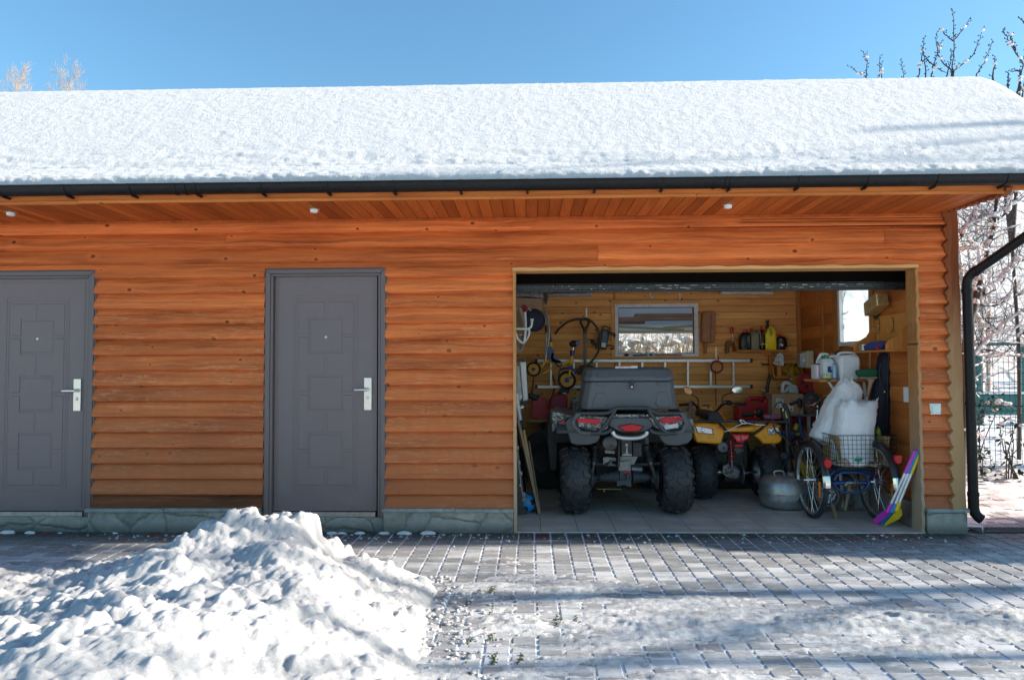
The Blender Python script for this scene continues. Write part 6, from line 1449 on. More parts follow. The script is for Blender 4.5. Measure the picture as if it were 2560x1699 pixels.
o = MB(); o.tube(zpath(ZJ, [(660, 310), (1150, 295)], 1.180), .016, 10); slab(ZJ, [(850, 190), (935, 185), (930, 225), (860, 225)], 1.160, .03, o); slab(ZJ, [(840, 300), (920, 300), (900, 420), (840, 410)], 1.170, .03, o); build(o, 'frame', M_black, t, smooth=40)
o = MB(); o.ball(ZJ(640, 300, 1.180), .02, .018, .016); build(o, 'end_cap', plain('dull_red', (.4, .04, .05), .4), t, smooth=60)
# green push broom, head up
t = thing('push_broom', 'push broom standing head up with a dark green brush and wooden handle', 'broom', (3.2, .75, 0))
o = MB(); BYY = .70
P0 = [ZJ(x, y, BYY) for x, y in ((1395, 740), (1450, 720), (1600, 690), (1800, 690), (1960, 695), (1975, 780), (1940, 910), (1480, 915), (1420, 850))]; o.prism(P0, (0, .07, 0))
build(o, 'bristles', plain('green_bristles', (.008, .095, .05), .7, 0, .3, dscale=60, bump=.6, bscale=260), t, bev=.014, seg=3)
o = MB(); slab(ZJ, [(1475, 920), (1955, 912), (1940, 970), (1490, 975)], BYY-.005, .08, o); build(o, 'head_board', plain('grey_wood', (.30, .24, .18), .7), t, bev=.004)
o = MB(); P = zpath(ZJ, [(1760, 980), (1750, 1100), (1640, 1520)], BYY+.035); e = P[-1]+(P[-1]-P[1]).normalized()*.80; e.z = .02; o.tube([P[0], P[1]], [.034, .02], 12); o.tube([P[1], P[2], e], .0145, 12); build(o, 'handle', plain('pale_handle', (.45, .32, .2), .6), t, smooth=60)
# wooden hoop / carpet beater hanging at the side wall
t = thing('wooden_hoop', 'thin bent wooden hoop hanging on the side wall left of the corner shelf', 'hoop', ZH(300, 1300, 1.1))
o = MB(); o.tube(curve(zpath(ZH, [(215, 2180, .95), (225, 1400, .95), (232, 1100, .93), (290, 915, .9), (340, 890, .88), (380, 940, .86), (410, 1140, .85), (400, 1500, .85), (410, 2100, .85)], 1)), .008, 8); build(o, 'rod', plain('honey_wood', (.5, .25, .08), .5), t, smooth=60)
tube_thing('thin_pole', 'thin pale pole standing upright before the side window', 'pole', [ZH(192, 60, 1.0), ZH(205, 700, 1.0), ZH(215, 1400, 1.0), ZH(185, 2200, 1.0)], .007, plain('pale_pole', (.55, .42, .25), .6))
# brass coloured canister hung upside down
t = thing('hanging_canister', 'old brass coloured canister hanging neck down on the side wall', 'canister', ZH(380, 660, .9))
YC = .60
o = MB(); A = [ZH(x, y, YC) for x, y in ((330, 85), (600, 95), (655, 380), (620, 430), (400, 400), (375, 370), (340, 200))]
f0 = [ZH(*p, YC) for p in ((320, 95), (605, 100), (650, 360), (590, 470), (330, 560), (375, 370))]
front = [ZH(345, 90, YC), ZH(600, 95, YC), ZH(655, 370, YC), ZH(375, 385, YC)]; 
backd = Vector((-.015, .22, -.085))
rings = []
for k, f in ((.86, 0), (1.0, .04), (1, .45), (.98, .5), (1, .55), (1.0, .93), (.88, 1.0)):
    c = sum(front, Vector())/4; rings.append([c+(p-c)*k+backd*f for p in front])
o.loft(rings); build(o, 'body', M_brass, t, bev=.022, seg=3)
o = MB(); c = ZH(380, 580, .90); o.prism([ZH(290, 640, .95), ZH(340, 560, .9), ZH(560, 430, .76), ZH(600, 470, .76), ZH(470, 560, .82), ZH(460, 650, .88), ZH(330, 665, .93)], (0.0, .05, .01)); o.lathe(ZH(395, 650, .86), (0, 0, -1), [(.02, -.04), (.02, .0), (.024, .002), (.024, .02)], 16); build(o, 'neck', plain('dark_brass_neck', (.06, .045, .03), .5, .5), t, bev=.004, smooth=40)
for i, (zx, zy, lab) in enumerate(((405, 690, 'brass double coat hook under the hanging canister'), (708, 665, 'brass double coat hook above the corner shelf'))):
    y = 3.29*FPX/(2150+zx/8.711-1329)-CAMD; p = at(2150+zx/8.711, 720+zy/8.711, y); t = thing('coat_hook', lab, 'hook', p, 'brass hooks on the side wall'); o = MB()
    for k, r in enumerate((.012, .009, .013, .009, .011)): o.ball(p+Vector((-.004, 0, -.016*k)), r, r, .012, 10, 6)
    o.tube(curve([p+Vector((-.005, 0, -.07)), p+Vector((-.012, -.01, -.115)), p+Vector((-.028, -.015, -.125)), p+Vector((-.034, -.02, -.10))]), .005, 8); o.tube(curve([p+Vector((-.005, 0, -.07)), p+Vector((-.012, .015, -.11)), p+Vector((-.028, .025, -.115)), p+Vector((-.03, .03, -.09))]), .005, 8); build(o, 'body', plain('gold_hook', (.5, .36, .12), .3, .9), t, smooth=60)
# corner shelf on the side wall
t = thing('wall_shelf', 'honey coloured wooden shelf with scrolled sides on the side wall by the opening', 'shelf', (3.2, .5, 1.5))
def PX(zx, zy, X): d = ray(2150+zx/8.711, 720+zy/8.711); return CPOS+d*(X/d.x)
xs0, xs1 = 3.07, 3.295; ya, yb2 = .32, .92
zb_ = ZH(520, 1350, ya).z
o = MB(); o.cr = .3; o.box(xs0, xs1, ya, yb2, zb_-.012, zb_+.006); build(o, 'board', M_shelfy, t, bev=.003)
def side(y):
    o = MB(); o.cr = .5; o.prism([(xs0, y, zb_+.007), (xs0-.0, y, zb_+.05), (xs0+.02, y, zb_+.085), (xs0+.07, y, zb_+.11), (xs0+.12, y, zb_+.14), (xs0+.16, y, zb_+.20), (xs0+.20, y, zb_+.235), (xs1, y, zb_+.24), (xs1, y, zb_+.007)], (0, .018, 0)); build(o, 'side_panel', M_shelfy, t, bev=.003)
side(ya); side(yb2-.018)
o = MB(); o.cr = .8; o.box(xs1-.016, xs1, ya+.02, yb2-.02, zb_+.007, zb_+.33); build(o, 'back_panel', M_shelfy, t, bev=.003)
o = MB()
for i in range(3): o.lathe((3.115, .80-.0*i, zb_+.007+i*.020), (0, 0, 1), [(.042, 0), (.045, .004), (.045, .015), (.042, .019)], 24)
tag(build(o, 'tape_roll', M_nickel, smooth=40), 'small stack of shiny tins on the scrolled shelf', 'tin')
o = MB(); o.prism([(3.09, .75, zb_+.01), (3.09, .45, zb_+.01), (3.09, .42, zb_+.05), (3.09, .6, zb_+.09), (3.09, .78, zb_+.05)], (.12, 0, 0)); tag(build(o, 'blue_packet', plain('blue_packet', (.02, .05, .25), .4), bev=.008), 'dark blue packet lying on the scrolled shelf', 'packet')
o = MB(); o.ball((3.09, .50, zb_+.025), .02, .018, .018); tag(build(o, 'red_reel', M_red, smooth=60), 'tiny red reel at the front edge of the scrolled shelf', 'reel')
# black garment bag
t = thing('garment_bag', 'long black padded garment bag hanging on the side wall under the scrolled shelf', 'bag', (3.1, .75, .45))
YG = .72
lv = [(775, 1870, 1985), (860, 1850, 1990), (1000, 1835, 1988), (1100, 1825, 1985), (1200, 1790, 1985), (1350, 1775, 1982), (1500, 1762, 1970), (1650, 1765, 1965), (1720, 1790, 1955)]
rings = []
for i, (zy, a, b) in enumerate(lv):
    p, q_ = ZB(a, zy, YG), ZB(b, zy, YG); c = (p+q_)/2; w_ = (q_.x-p.x)/2*1.13; R_ = []
    for j in range(18):
        an = 2*math.pi*j/18; R_.append(Vector((c.x+w_*math.cos(an)*(1+.06*math.sin(j*3+i)), YG+.06+.085*math.sin(an)*(1+.10*math.sin(j*2.3+i*.9)), c.z)))
    rings.append(R_)
o = MB(); o.loft(rings); build(o, 'body', M_navy, t, smooth=70, sub=1)
o = MB(); o.tube(curve(zpath(ZB, [(1845, 900), (1830, 960), (1820, 1040), (1835, 1090), (1880, 1180), (1875, 1230), (1860, 1200)], YG-.035)), .007, 7); o.tube(zpath(ZB, [(1925, 780), (1915, 1000), (1900, 1600)], YG-.03), .005, 6); build(o, 'zip', M_black, t, smooth=60)
o = MB(); o.ball(ZB(1880, 1215, YG-.045), .008, .008, .012); build(o, 'zip_pull', M_nickel, t, smooth=60)
o = MB(); o.tube([ZB(1930, 760, YG+.05), ZB(1930, 790, YG+.05)], .03, 10); build(o, 'hanger', M_black, t, smooth=60)
# sockets
y = 3.29*FPX/(2271-1329)-CAMD; p = at(2271, 986, .22); t = thing('wall_socket', 'white double wall socket on the side wall next to the opening', 'socket', p)
o = MB(); o.box(p.x-.012, p.x+.03, .18, .28, p.z-.065, p.z+.065); build(o, 'plate', M_white, t, bev=.006)
o = MB(); 
for dz in (-.032, .032): o.cyl((p.x-.006, .178, p.z+dz), (p.x-.006, .176, p.z+dz), .008, n=10)
build(o, 'outlet', M_black, t)

# ---- red fuel can, cardboard box and what stands behind the yellow quad: a low white legged table
YTB = 2.15
t = thing('side_table', 'low side table with white legs under the cardboard box', 'table', ZG(600, 460, YTB))
a, b = ZG(190, 205, YTB), ZG(1000, 215, YTB); TB = b.z
o = MB(); o.box(a.x, b.x, YTB, YTB+.4, TB-.02, TB); build(o, 'tabletop', plain('grey_top', (.22, .2, .19), .5), t, bev=.003)
for zx in (205, 745): 
    for yy in (YTB+.02, YTB+.38): x = ZG(zx, 300, YTB).x; o = MB(); o.box(x-.018, x+.018, yy-.015, yy+.015, .005, TB-.02); build(o, 'leg', plain('offwhite_leg', (.5, .48, .45), .5), t, bev=.004)
o = MB(); o.box(a.x+.05, b.x, YTB+.02, YTB+.36, .53, .55); build(o, 'shelf', plain('grey_top2', (.2, .18, .17), .5), t)
t = thing('cardboard_box', 'brown cardboard box with two white labels on the low side table', 'box', ZI(1450, 1310, YTB+.1))
a, b = ZI(1075, 830, YTB+.03), ZI(1850, 1310, YTB+.03)
o = MB(); o.box(a.x, b.x, YTB+.03, YTB+.32, TB+.001, a.z); build(o, 'body', M_card, t, bev=.003)
o = MB(); o.prism([Vector((a.x, YTB+.03, a.z)), Vector((a.x, YTB+.32, a.z)), Vector((a.x-.07, YTB+.32, a.z+.04)), Vector((a.x-.045, YTB+.03, a.z+.012))], (.003, 0, .004)); o.prism([Vector((a.x+.01, YTB+.32, a.z)), Vector((b.x, YTB+.32, a.z)), Vector((b.x, YTB+.40, a.z-.03)), Vector((a.x, YTB+.40, a.z-.03))], (0, 0, .004)); build(o, 'flap', M_card, t)
o = MB(); slab(ZI, [(1187, 935), (1360, 935), (1362, 1165), (1187, 1165)], YTB+.026, .003, o); slab(ZI, [(1400, 1085), (1600, 1120), (1600, 1252), (1475, 1252)], YTB+.026, .003, o); build(o, 'paper_label', M_white, t)
o = MB()
for k in range(5): slab(ZI, [(1215, 960+k*14), (1340, 960+k*14), (1340, 965+k*14), (1215, 965+k*14)], YTB+.024, .0015, o)
slab(ZI, [(1300, 940), (1350, 940), (1350, 955), (1300, 955)], YTB+.024, .0015, o); slab(ZI, [(1215, 1110), (1245, 1110), (1245, 1145), (1215, 1145)], YTB+.024, .0015, o); slab(ZI, [(1260, 1115), (1345, 1115), (1345, 1120), (1260, 1120)], YTB+.024, .0015, o)
slab(ZI, [(1530, 1185), (1570, 1185), (1570, 1225), (1530, 1225)], YTB+.024, .0015, o); slab(ZI, [(1510, 1150), (1575, 1150), (1575, 1158), (1510, 1158)], YTB+.024, .0015, o); build(o, 'label_print', plain('label_ink', (.08, .08, .1), .6), t)
# white jug behind the box
t = thing('milk_jug', 'white plastic jug with a looped handle behind the cardboard box', 'jug', ZI(1520, 850, 2.56)); 
o = MB(); P = [ZI(x, y, 2.52) for x, y in ((1520, 860), (1480, 700), (1560, 590), (1690, 620), (1725, 720), (1725, 860))]; o.prism(P, (0, .12, 0)); o.tube(curve(zpath(ZI, [(1340, 850), (1335, 700), (1365, 580), (1440, 550), (1530, 590), (1540, 640)], 2.57)), .022, 10); o.tube(curve(zpath(ZI, [(1370, 800), (1430, 740), (1490, 680)], 2.57)), .02, 10); build(o, 'body', M_milk, t, smooth=40)
o = MB(); p = ZI(1540, 805, 2.50); slab(ZI, [(1495, 795), (1580, 795), (1570, 830), (1485, 830)], 2.49, .02, o); build(o, 'green_print', plain('jug_green', (.02, .3, .08), .5), t)
o = MB(); q0 = ZI(1300, 865, 2.50); o.box(q0.x-.02, q0.x+.5, 2.49, 2.74, 0, q0.z); tag(build(o, 'storage_crate', M_card), 'plain brown crate against the back wall carrying the white jug', 'crate')
# red gas can with black spout
t = thing('fuel_can', 'large red fuel can with a long black spout behind the yellow quad bike', 'fuel can', ZI(650, 1480, 2.35))
o = MB(); prof_ = [(255, 1480), (250, 1150), (330, 1090), (470, 1060), (880, 1040), (900, 960), (960, 930), (1040, 980), (1065, 1060), (1065, 1480)]; slab(ZI, prof_, 2.32, .2, o); build(o, 'body', M_redc, t, bev=.03, seg=4)
o = MB(); o.tube(curve(zpath(ZI, [(450, 1060), (520, 960), (570, 930), (770, 930), (830, 950), (850, 1040)], 2.42)), .026, 12); build(o, 'handle', M_redc, t, smooth=60)
o = MB(); o.tube(curve(zpath(ZI, [(945, 950), (955, 800), (965, 680), (1000, 480), (1040, 350)], 2.42)), [.030, .030, .024]+[.020]*22, 12); o.cyl(ZI(945, 960, 2.42), ZI(947, 890, 2.42), .042); build(o, 'spout', M_black, t, smooth=50)
# stool under the can
o = MB(); p = ZI(650, 1480, 2.3); o.box(p.x-.5, p.x+.45, 2.28, 2.72, p.z-.03, p.z-.001); o.box(p.x-.48, p.x-.44, 2.3, 2.7, 0, p.z-.03); o.box(p.x+.38, p.x+.42, 2.3, 2.7, 0, p.z-.03); tag(build(o, 'low_bench', M_shelf), 'low wooden bench behind the yellow quad bike carrying the red fuel can', 'bench')
# red polka dot roll and handles in front of it
o = MB(); o.tube(zpath(ZI, [(835, 1405), (1250, 1392)], 2.05), .033, 14)
def mk_dots():
    m = NT('polka_dot'); p = m.pos(); d = m.vor(m.scale(p, (55, 55, 55)), 1.0, rnd=.15); return m.out(m.mix(m.ramp(d, [(.26, 1.0), (.32, 0.0)]), (.40, .03, .09), (.75, .6, .65)), .6)
tag(build(o, 'dotted_cushion', mk_dots(), smooth=60), 'rolled pink cushion with white dots beside the red fuel can', 'cushion')
o = MB(); o.tube(zpath(ZI, [(360, 1340), (640, 1320), (760, 1300)], 2.0), .026, 10); o.ball(ZI(740, 1280, 2.0), .06, .05, .05, 12, 8, .1); o.tube(zpath(ZI, [(760, 1300), (860, 1440)], 2.0), .02, 8); t = tag(build(o, 'toy_handlebar', M_black, smooth=60), 'black handlebar with tiny red reflectors in front of the red fuel can', 'handlebar')
o = MB(); o.ball(ZI(660, 1265, 1.95), .014, .01, .018); o.ball(ZI(668, 1383, 1.95), .015, .01, .012); build(o, 'reflector', plain('orange_red', (.7, .06, .03), .3), t, smooth=60)
# red toy sledge disc with three holes
t = thing('red_disc', 'red plastic disc with three round holes standing behind the teal disc', 'disc', ZI(1940, 800, 2.45))
def holed(c, rx, rz, holes, d, mat, name, parent, n=40):
    o = MB(); o.prism([c+Vector((rx*math.cos(i/n*6.2832), 0, rz*math.sin(i/n*6.2832))) for i in range(n)], (0, d, 0)); b = build(o, name, mat, parent, bev=.008, seg=2)
    o = MB(); o.tube([c+Vector((rx*math.cos(i/n*6.2832), -.002, rz*math.sin(i/n*6.2832))) for i in range(n)], .012, 8, closed=True); build(o, 'rim', plain('red_rim', (.42, .015, .03), .4), b, smooth=60)
    o = MB()
    for h in holes: o.lathe(h+Vector((0, -.004, 0)), (0, 1, 0), [(.016, 0), (.016, .01)], 18, sy=1.45)
    if holes: build(o, 'hole', plain('dark_hole', (.06, .025, .015), .8), b)
c = ZI(1945, 560, 2.40); holed(c, .108, .115, [ZI(1845, 530, 2.395), ZI(2010, 475, 2.395), ZI(1935, 640, 2.395)], .03, plain('disc_red', (.36, .03, .045), .45), 'upper_disc', t)
c2 = ZB(1130, 1330, 2.42); holed(c2, .11, .155, [], .03, plain('disc_red2', (.36, .02, .035), .45), 'lower_disc', t)
def mk_teal():
    m = NT('teal_disc'); p = m.pos(); n = m.noise(p, 26, 3, .6, .8)
    return m.out(m.ramp(n, [(.0, (.30, .27, .2)), (.40, (.30, .27, .2)), (.42, (.25, .05, .05)), (.52, (.25, .05, .05)), (.54, (.06, .14, .14)), (.66, (.3, .27, .2))], 'CONSTANT'), .5)
t = thing('teal_disc', 'round teal disc with a pale worn patterned centre leaning on the cardboard box', 'disc', ZB(1080, 1470, 2.2))
o = MB(); c = ZB(1090, 1350, 2.20); n = 40; o.prism([c+Vector((.098*math.cos(i/n*6.2832), .0, .132*math.sin(i/n*6.2832))) for i in range(n)], (0, .025, 0)); b_ = build(o, 'rim', plain('teal_rim', (.01, .10, .14), .45), t, bev=.006)
o = MB(); o.prism([c+Vector((-.006+.075*math.cos(i/n*6.2832), -.004, -.012+.102*math.sin(i/n*6.2832))) for i in range(n)], (0, .01, 0)); build(o, 'centre', mk_teal(), t)
# red sledge under the table, kid scooter bars
o = MB(); slab(ZG, [(450, 240), (870, 230), (850, 350), (780, 330), (600, 350), (460, 350)], 2.2, .2, o); tag(build(o, 'red_sledge', plain('sledge_red', (.24, .008, .016), .4), bev=.02), 'dark red plastic sledge under the low side table', 'sledge')
t = thing('toy_scooter', 'blue toy scooter bar with yellow and red bands under the low side table', 'toy', ZG(480, 540, 1.9))
o = MB(); o.tube(zpath(ZG, [(320, 495), (520, 500)], 1.9), .022, 10); o.tube(zpath(ZG, [(340, 520), (540, 520)], 1.85), .018, 10); build(o, 'bar', plain('toy_blue', (.01, .07, .30), .35), t, smooth=60)
o = MB(); o.tube(zpath(ZG, [(535, 520), (590, 520)], 1.85), .019, 10); o.tube(zpath(ZG, [(530, 450), (570, 360)], 1.9), [.026, .03], 10); build(o, 'yellow_band', plain('toy_yellow', (.6, .5, .03), .4), t, smooth=60)
o = MB(); o.tube(zpath(ZG, [(590, 520), (635, 518)], 1.85), .018, 10); o.tube(zpath(ZG, [(430, 640), (530, 650)], 1.9), .02, 8); build(o, 'red_band', M_red, t, smooth=60)
# ---------------------------------------------------------------- tricycle with sacks
T = thing('cargo_tricycle', 'blue adult tricycle with a wire basket behind, loaded with white sacks', 'tricycle', (2.85, .9, 0))
def spoked(parent, c, R, name='wheel', tread=.021):
    c = Vector(c); n = 64
    cir = lambda r, x=0: [c+Vector((x, math.cos(i/n*6.28318)*r, math.sin(i/n*6.28318)*r)) for i in range(n)]
    o = MB(); o.lathe(c, (1, 0, 0), [(R-.050, -.012), (R-.034, -.014), (R-.032, -.010), (R-.044, 0), (R-.032, .010), (R-.034, .014), (R-.050, .012), (R-.052, 0), (R-.050, -.012)], 64, ref=(0, 0, 1), cap=False); w_ = build(o, name, plain('rim_aluminium', (.5, .5, .5), .3, .8, .06), parent, smooth=40)
    o = MB(); o.tube(cir(R-tread), tread, 12, closed=True)
    for i in range(n*2):
        a = i/(n*2)*6.28318
        for x in (-.009, .004):
            d = Vector((0, math.cos(a), math.sin(a))); t_ = Vector((0, -math.sin(a), math.cos(a))); p = c+d*(R-.002)+Vector((x+.003, 0, 0)); o.add([p-t_*.008-Vector((.005, 0, 0)), p+t_*.004-Vector((.005, 0, 0)), p+t_*.008+Vector((.004, 0, 0)), p-t_*.004+Vector((.004, 0, 0))], [(0, 1, 2, 3)])
    build(o, 'tyre', M_tyre, w_, smooth=60)
    o = MB()
    for i in range(36):
        a = i/36*6.28318; s = 1 if i % 2 else -1; b = a+(.55 if (i//2) % 2 else -.55); o.tube([c+Vector((s*.03, math.cos(b)*.02, math.sin(b)*.02)), c+Vector((0, math.cos(a)*(R-.052), math.sin(a)*(R-.052)))], .0016, 4, cap=False)
    build(o, 'spokes', M_chrome, w_, smooth=60)
    o = MB(); o.lathe(c+Vector((-.045, 0, 0)), (1, 0, 0), [(.010, -.02), (.012, 0), (.022, .012), (.022, .02), (.014, .024), (.014, .066), (.022, .07), (.022, .08), (.012, .09), (.008, .11)], 18, ref=(0, 0, 1)); build(o, 'hub', M_chrome, w_, smooth=40)
    return w_
WL, WR = Vector((2.485, .52, .334)), Vector((3.015, .42, .334))
wl, wr = spoked(T, WL, .332), spoked(T, WR, .332); spoked(T, (2.86, 1.72, .30), .30)
o = MB(); c = WL+Vector((.018, .03, 0)); 
for (wh, c, lab) in ((wl, WL, 0), (wr, WR, 1)):
    o = MB(); secs = []
    for i in range(19):
        a = rad(168-i*8.6); r = .352; d = Vector((0, -math.cos(math.pi-a), math.sin(a))); d = Vector((0, math.cos(a), math.sin(a)))
        a2 = rad(62+i*6.0); d = Vector((0, math.cos(a2), math.sin(a2))); p = c+d*r
        secs.append([p+Vector((-.032, 0, 0))-d*.016, p+Vector((-.018, 0, 0)), p+Vector((.018, 0, 0)), p+Vector((.032, 0, 0))-d*.016, p+Vector((.03, 0, 0))-d*.019, p-d*.004, p+Vector((-.03, 0, 0))-d*.019])
    o.loft(secs); build(o, 'mudguard', plain('dark_mudguard', (.035, .035, .037), .3, .3), T, smooth=50)
    o = MB(); a2 = rad(62+19*7.0); secs = []
    for i in range(6):
        a2 = rad(166+i*3.2); d = Vector((0, math.cos(a2), math.sin(a2))); p = c+d*.354; secs.append([p+Vector((-.034, 0, 0))-d*.016, p+Vector((-.02, 0, 0))+d*.003, p+Vector((.02, 0, 0))+d*.003, p+Vector((.034, 0, 0))-d*.016, p-d*.004])
    o.loft(secs); build(o, 'mudguard_tip', M_chrome, T, smooth=50)
    o = MB(); p = c+Vector((.0, -.362, .19+.05*lab)); o.prism([p+Vector((x, 0, z)) for x, z in ((-.03, .035), (.03, .035), (.03, -.01), (.015, -.035), (-.015, -.035), (-.03, -.01))], (0, .03, 0)); build(o, 'rear_lamp', M_red, T, bev=.005, seg=2)
    o = MB(); p = c+Vector((-.012 if lab == 0 else .02, -.20, -.05)); o.prism([p+Vector((0, y, z)) for y, z in ((-.012, .07), (.012, .07), (.016, 0), (.012, -.07), (-.012, -.07))], (.008, 0, 0)); build(o, 'orange_reflector', plain('orange_reflector', (.85, .22, .01), .25), T, bev=.002)
Yt = .42
o = MB(); r_ = .0155
o.tube(zpath(ZD, [(1425, 910, .50), (1605, 910, .47)], 1), .019, 14); o.tube(zpath(ZD, [(1715, 910, .46), (1945, 910, .42)], 1), .019, 14)
o.tube(curve(zpath(ZD, [(1440, 885), (1470, 835), (1510, 806), (1570, 797), (1700, 797), (1800, 800), (1850, 825), (1890, 895), (1915, 905)], Yt+.05), 5), .014, 12); o.tube(curve(zpath(ZD, [(1800, 808), (1830, 840), (1870, 890)], Yt+.06), 4), .012, 10)
o.tube(curve(zpath(ZD, [(1500, 885), (1512, 855), (1560, 820), (1620, 815), (1720, 815), (1765, 825), (1805, 870), (1815, 915), (1790, 960), (1745, 992), (1670, 997), (1580, 995), (1530, 965), (1500, 925), (1497, 905)], Yt-.01), 4), .011, 12)
o.tube([(2.84, .46, .34), (2.84, 1.2, .42), (2.84, 1.62, .62), (2.84, 1.66, .82)], .018, 10); o.tube([(2.84, 1.15, .4), (2.84, 1.1, .72)], .014, 10)
build(o, 'frame', M_bluef, T, smooth=60)
o = MB()
for cx in (1672, 1690):
    c = ZD(cx, 905, .46); o.lathe(c, (1, 0, 0), [(.02, 0), (.048, 0), (.048, .004), (.02, .004)], 30, ref=(0, 0, 1))
o.cyl(ZD(1605, 910, .47), ZD(1720, 910, .46), .016); o.ball(ZD(1605, 925, .47), .02, .02, .025); build(o, 'rear_sprocket', M_steel, T)
o = MB(); o.ball(ZD(1652, 978, Yt-.012), .021, .006, .007); build(o, 'orange_reflector', plain('orange_reflector', (.85, .22, .01), .25), T, bev=.001)
# wire basket
BX0, BX1, BYa, BYb = 2.63, 3.165, .36, .78; BZ0, BZ1 = .463, .74
def bp_(u, v, side):    # u along, v up; walls flare outward
    fl = .022*(1-v)
    if side == 0: return Vector((BX0+fl+(BX1-BX0-2*fl)*u, BYa+fl*.6, BZ0+(BZ1-BZ0)*v))
    if side == 1: return Vector((BX0+fl, BYa+(BYb-BYa)*u, BZ0+(BZ1-BZ0)*v))
    if side == 2: return Vector((BX1-fl, BYa+(BYb-BYa)*u, BZ0+(BZ1-BZ0)*v))
    if side == 3: return Vector((BX0+fl+(BX1-BX0-2*fl)*u, BYb, BZ0+(BZ1-BZ0)*v))
o = MB()
for side, nu in ((0, 14), (1, 11), (2, 11), (3, 14)):
    for i in range(nu+1): o.tube([bp_(i/nu, 0, side), bp_(i/nu, 1, side)], .0019, 5, cap=False)
    for j in range(8): o.tube([bp_(0, j/7, side), bp_(1, j/7, side)], .0036 if j in (0, 7) else .0019, 5, cap=False)
for i in range(15): x = BX0+.03+(BX1-BX0-.06)*i/14; o.tube([(x, BYa, BZ0), (x, BYb, BZ0)], .0019, 4, cap=False)
build(o, 'basket', plain('black_wire', (.014, .015, .022), .4, .4), T, smooth=60)
o = MB(); o.box(BX0+.04, BX1-.04, .40, .74, BZ0-.02, BZ0-.006); o.bar((BX0+.05, .46, .35), (BX0+.06, .46, BZ0), .02, .01); build(o, 'basket_support', M_black, T)
# handlebar and front
o = MB(); o.tube(curve(zpath(ZG, [(470, 60, 1.45), (540, 25, 1.5), (600, 5, 1.55), (650, 60, 1.62), (700, 85, 1.66), (800, 75, 1.68), (850, 40, 1.68), (900, 10, 1.62), (960, -40, 1.55), (1030, -65, 1.5)], 1), 4), .0125, 10); o.tube(zpath(ZG, [(868, 80, 1.67), (868, 200, 1.66), (850, 330, 1.66)], 1), .015, 10); o.tube(curve(zpath(ZG, [(800, 75, 1.66), (830, 100, 1.66), (868, 130, 1.66)], 1)), .014, 10); hb = build(o, 'handlebar', M_chrome, T, smooth=60)
o = MB(); o.tube(zpath(ZG, [(465, 62, 1.44), (545, 22, 1.5)], 1), .018, 10); o.ball(ZG(600, 40, 1.52), .03, .02, .055); o.tube(curve(zpath(ZG, [(545, 10, 1.5), (680, -15, 1.5), (830, -5, 1.5), (900, 30, 1.5)], 1)), .0035, 6); o.tube(curve(zpath(ZG, [(660, 80, 1.55), (600, 150, 1.5), (590, 240, 1.5), (640, 360, 1.5)], 1)), .0035, 6); build(o, 'grip', M_black, hb, smooth=60)
o = MB(); o.tube(curve(zpath(ZG, [(640, 480, 1.45), (680, 500, 1.45), (700, 545, 1.45)], 1)), .016, 8); o.ball(ZG(825, 395, 1.5), .03, .02, .05); build(o, 'fender_stay', M_chrome, T, smooth=60)
o = MB(); o.lathe((2.84, 1.0, .72), (0, 0, 1), [(.09, 0), (.11, .03), (.1, .06), (.04, .08)], 18); build(o, 'saddle', M_black, T, smooth=60)

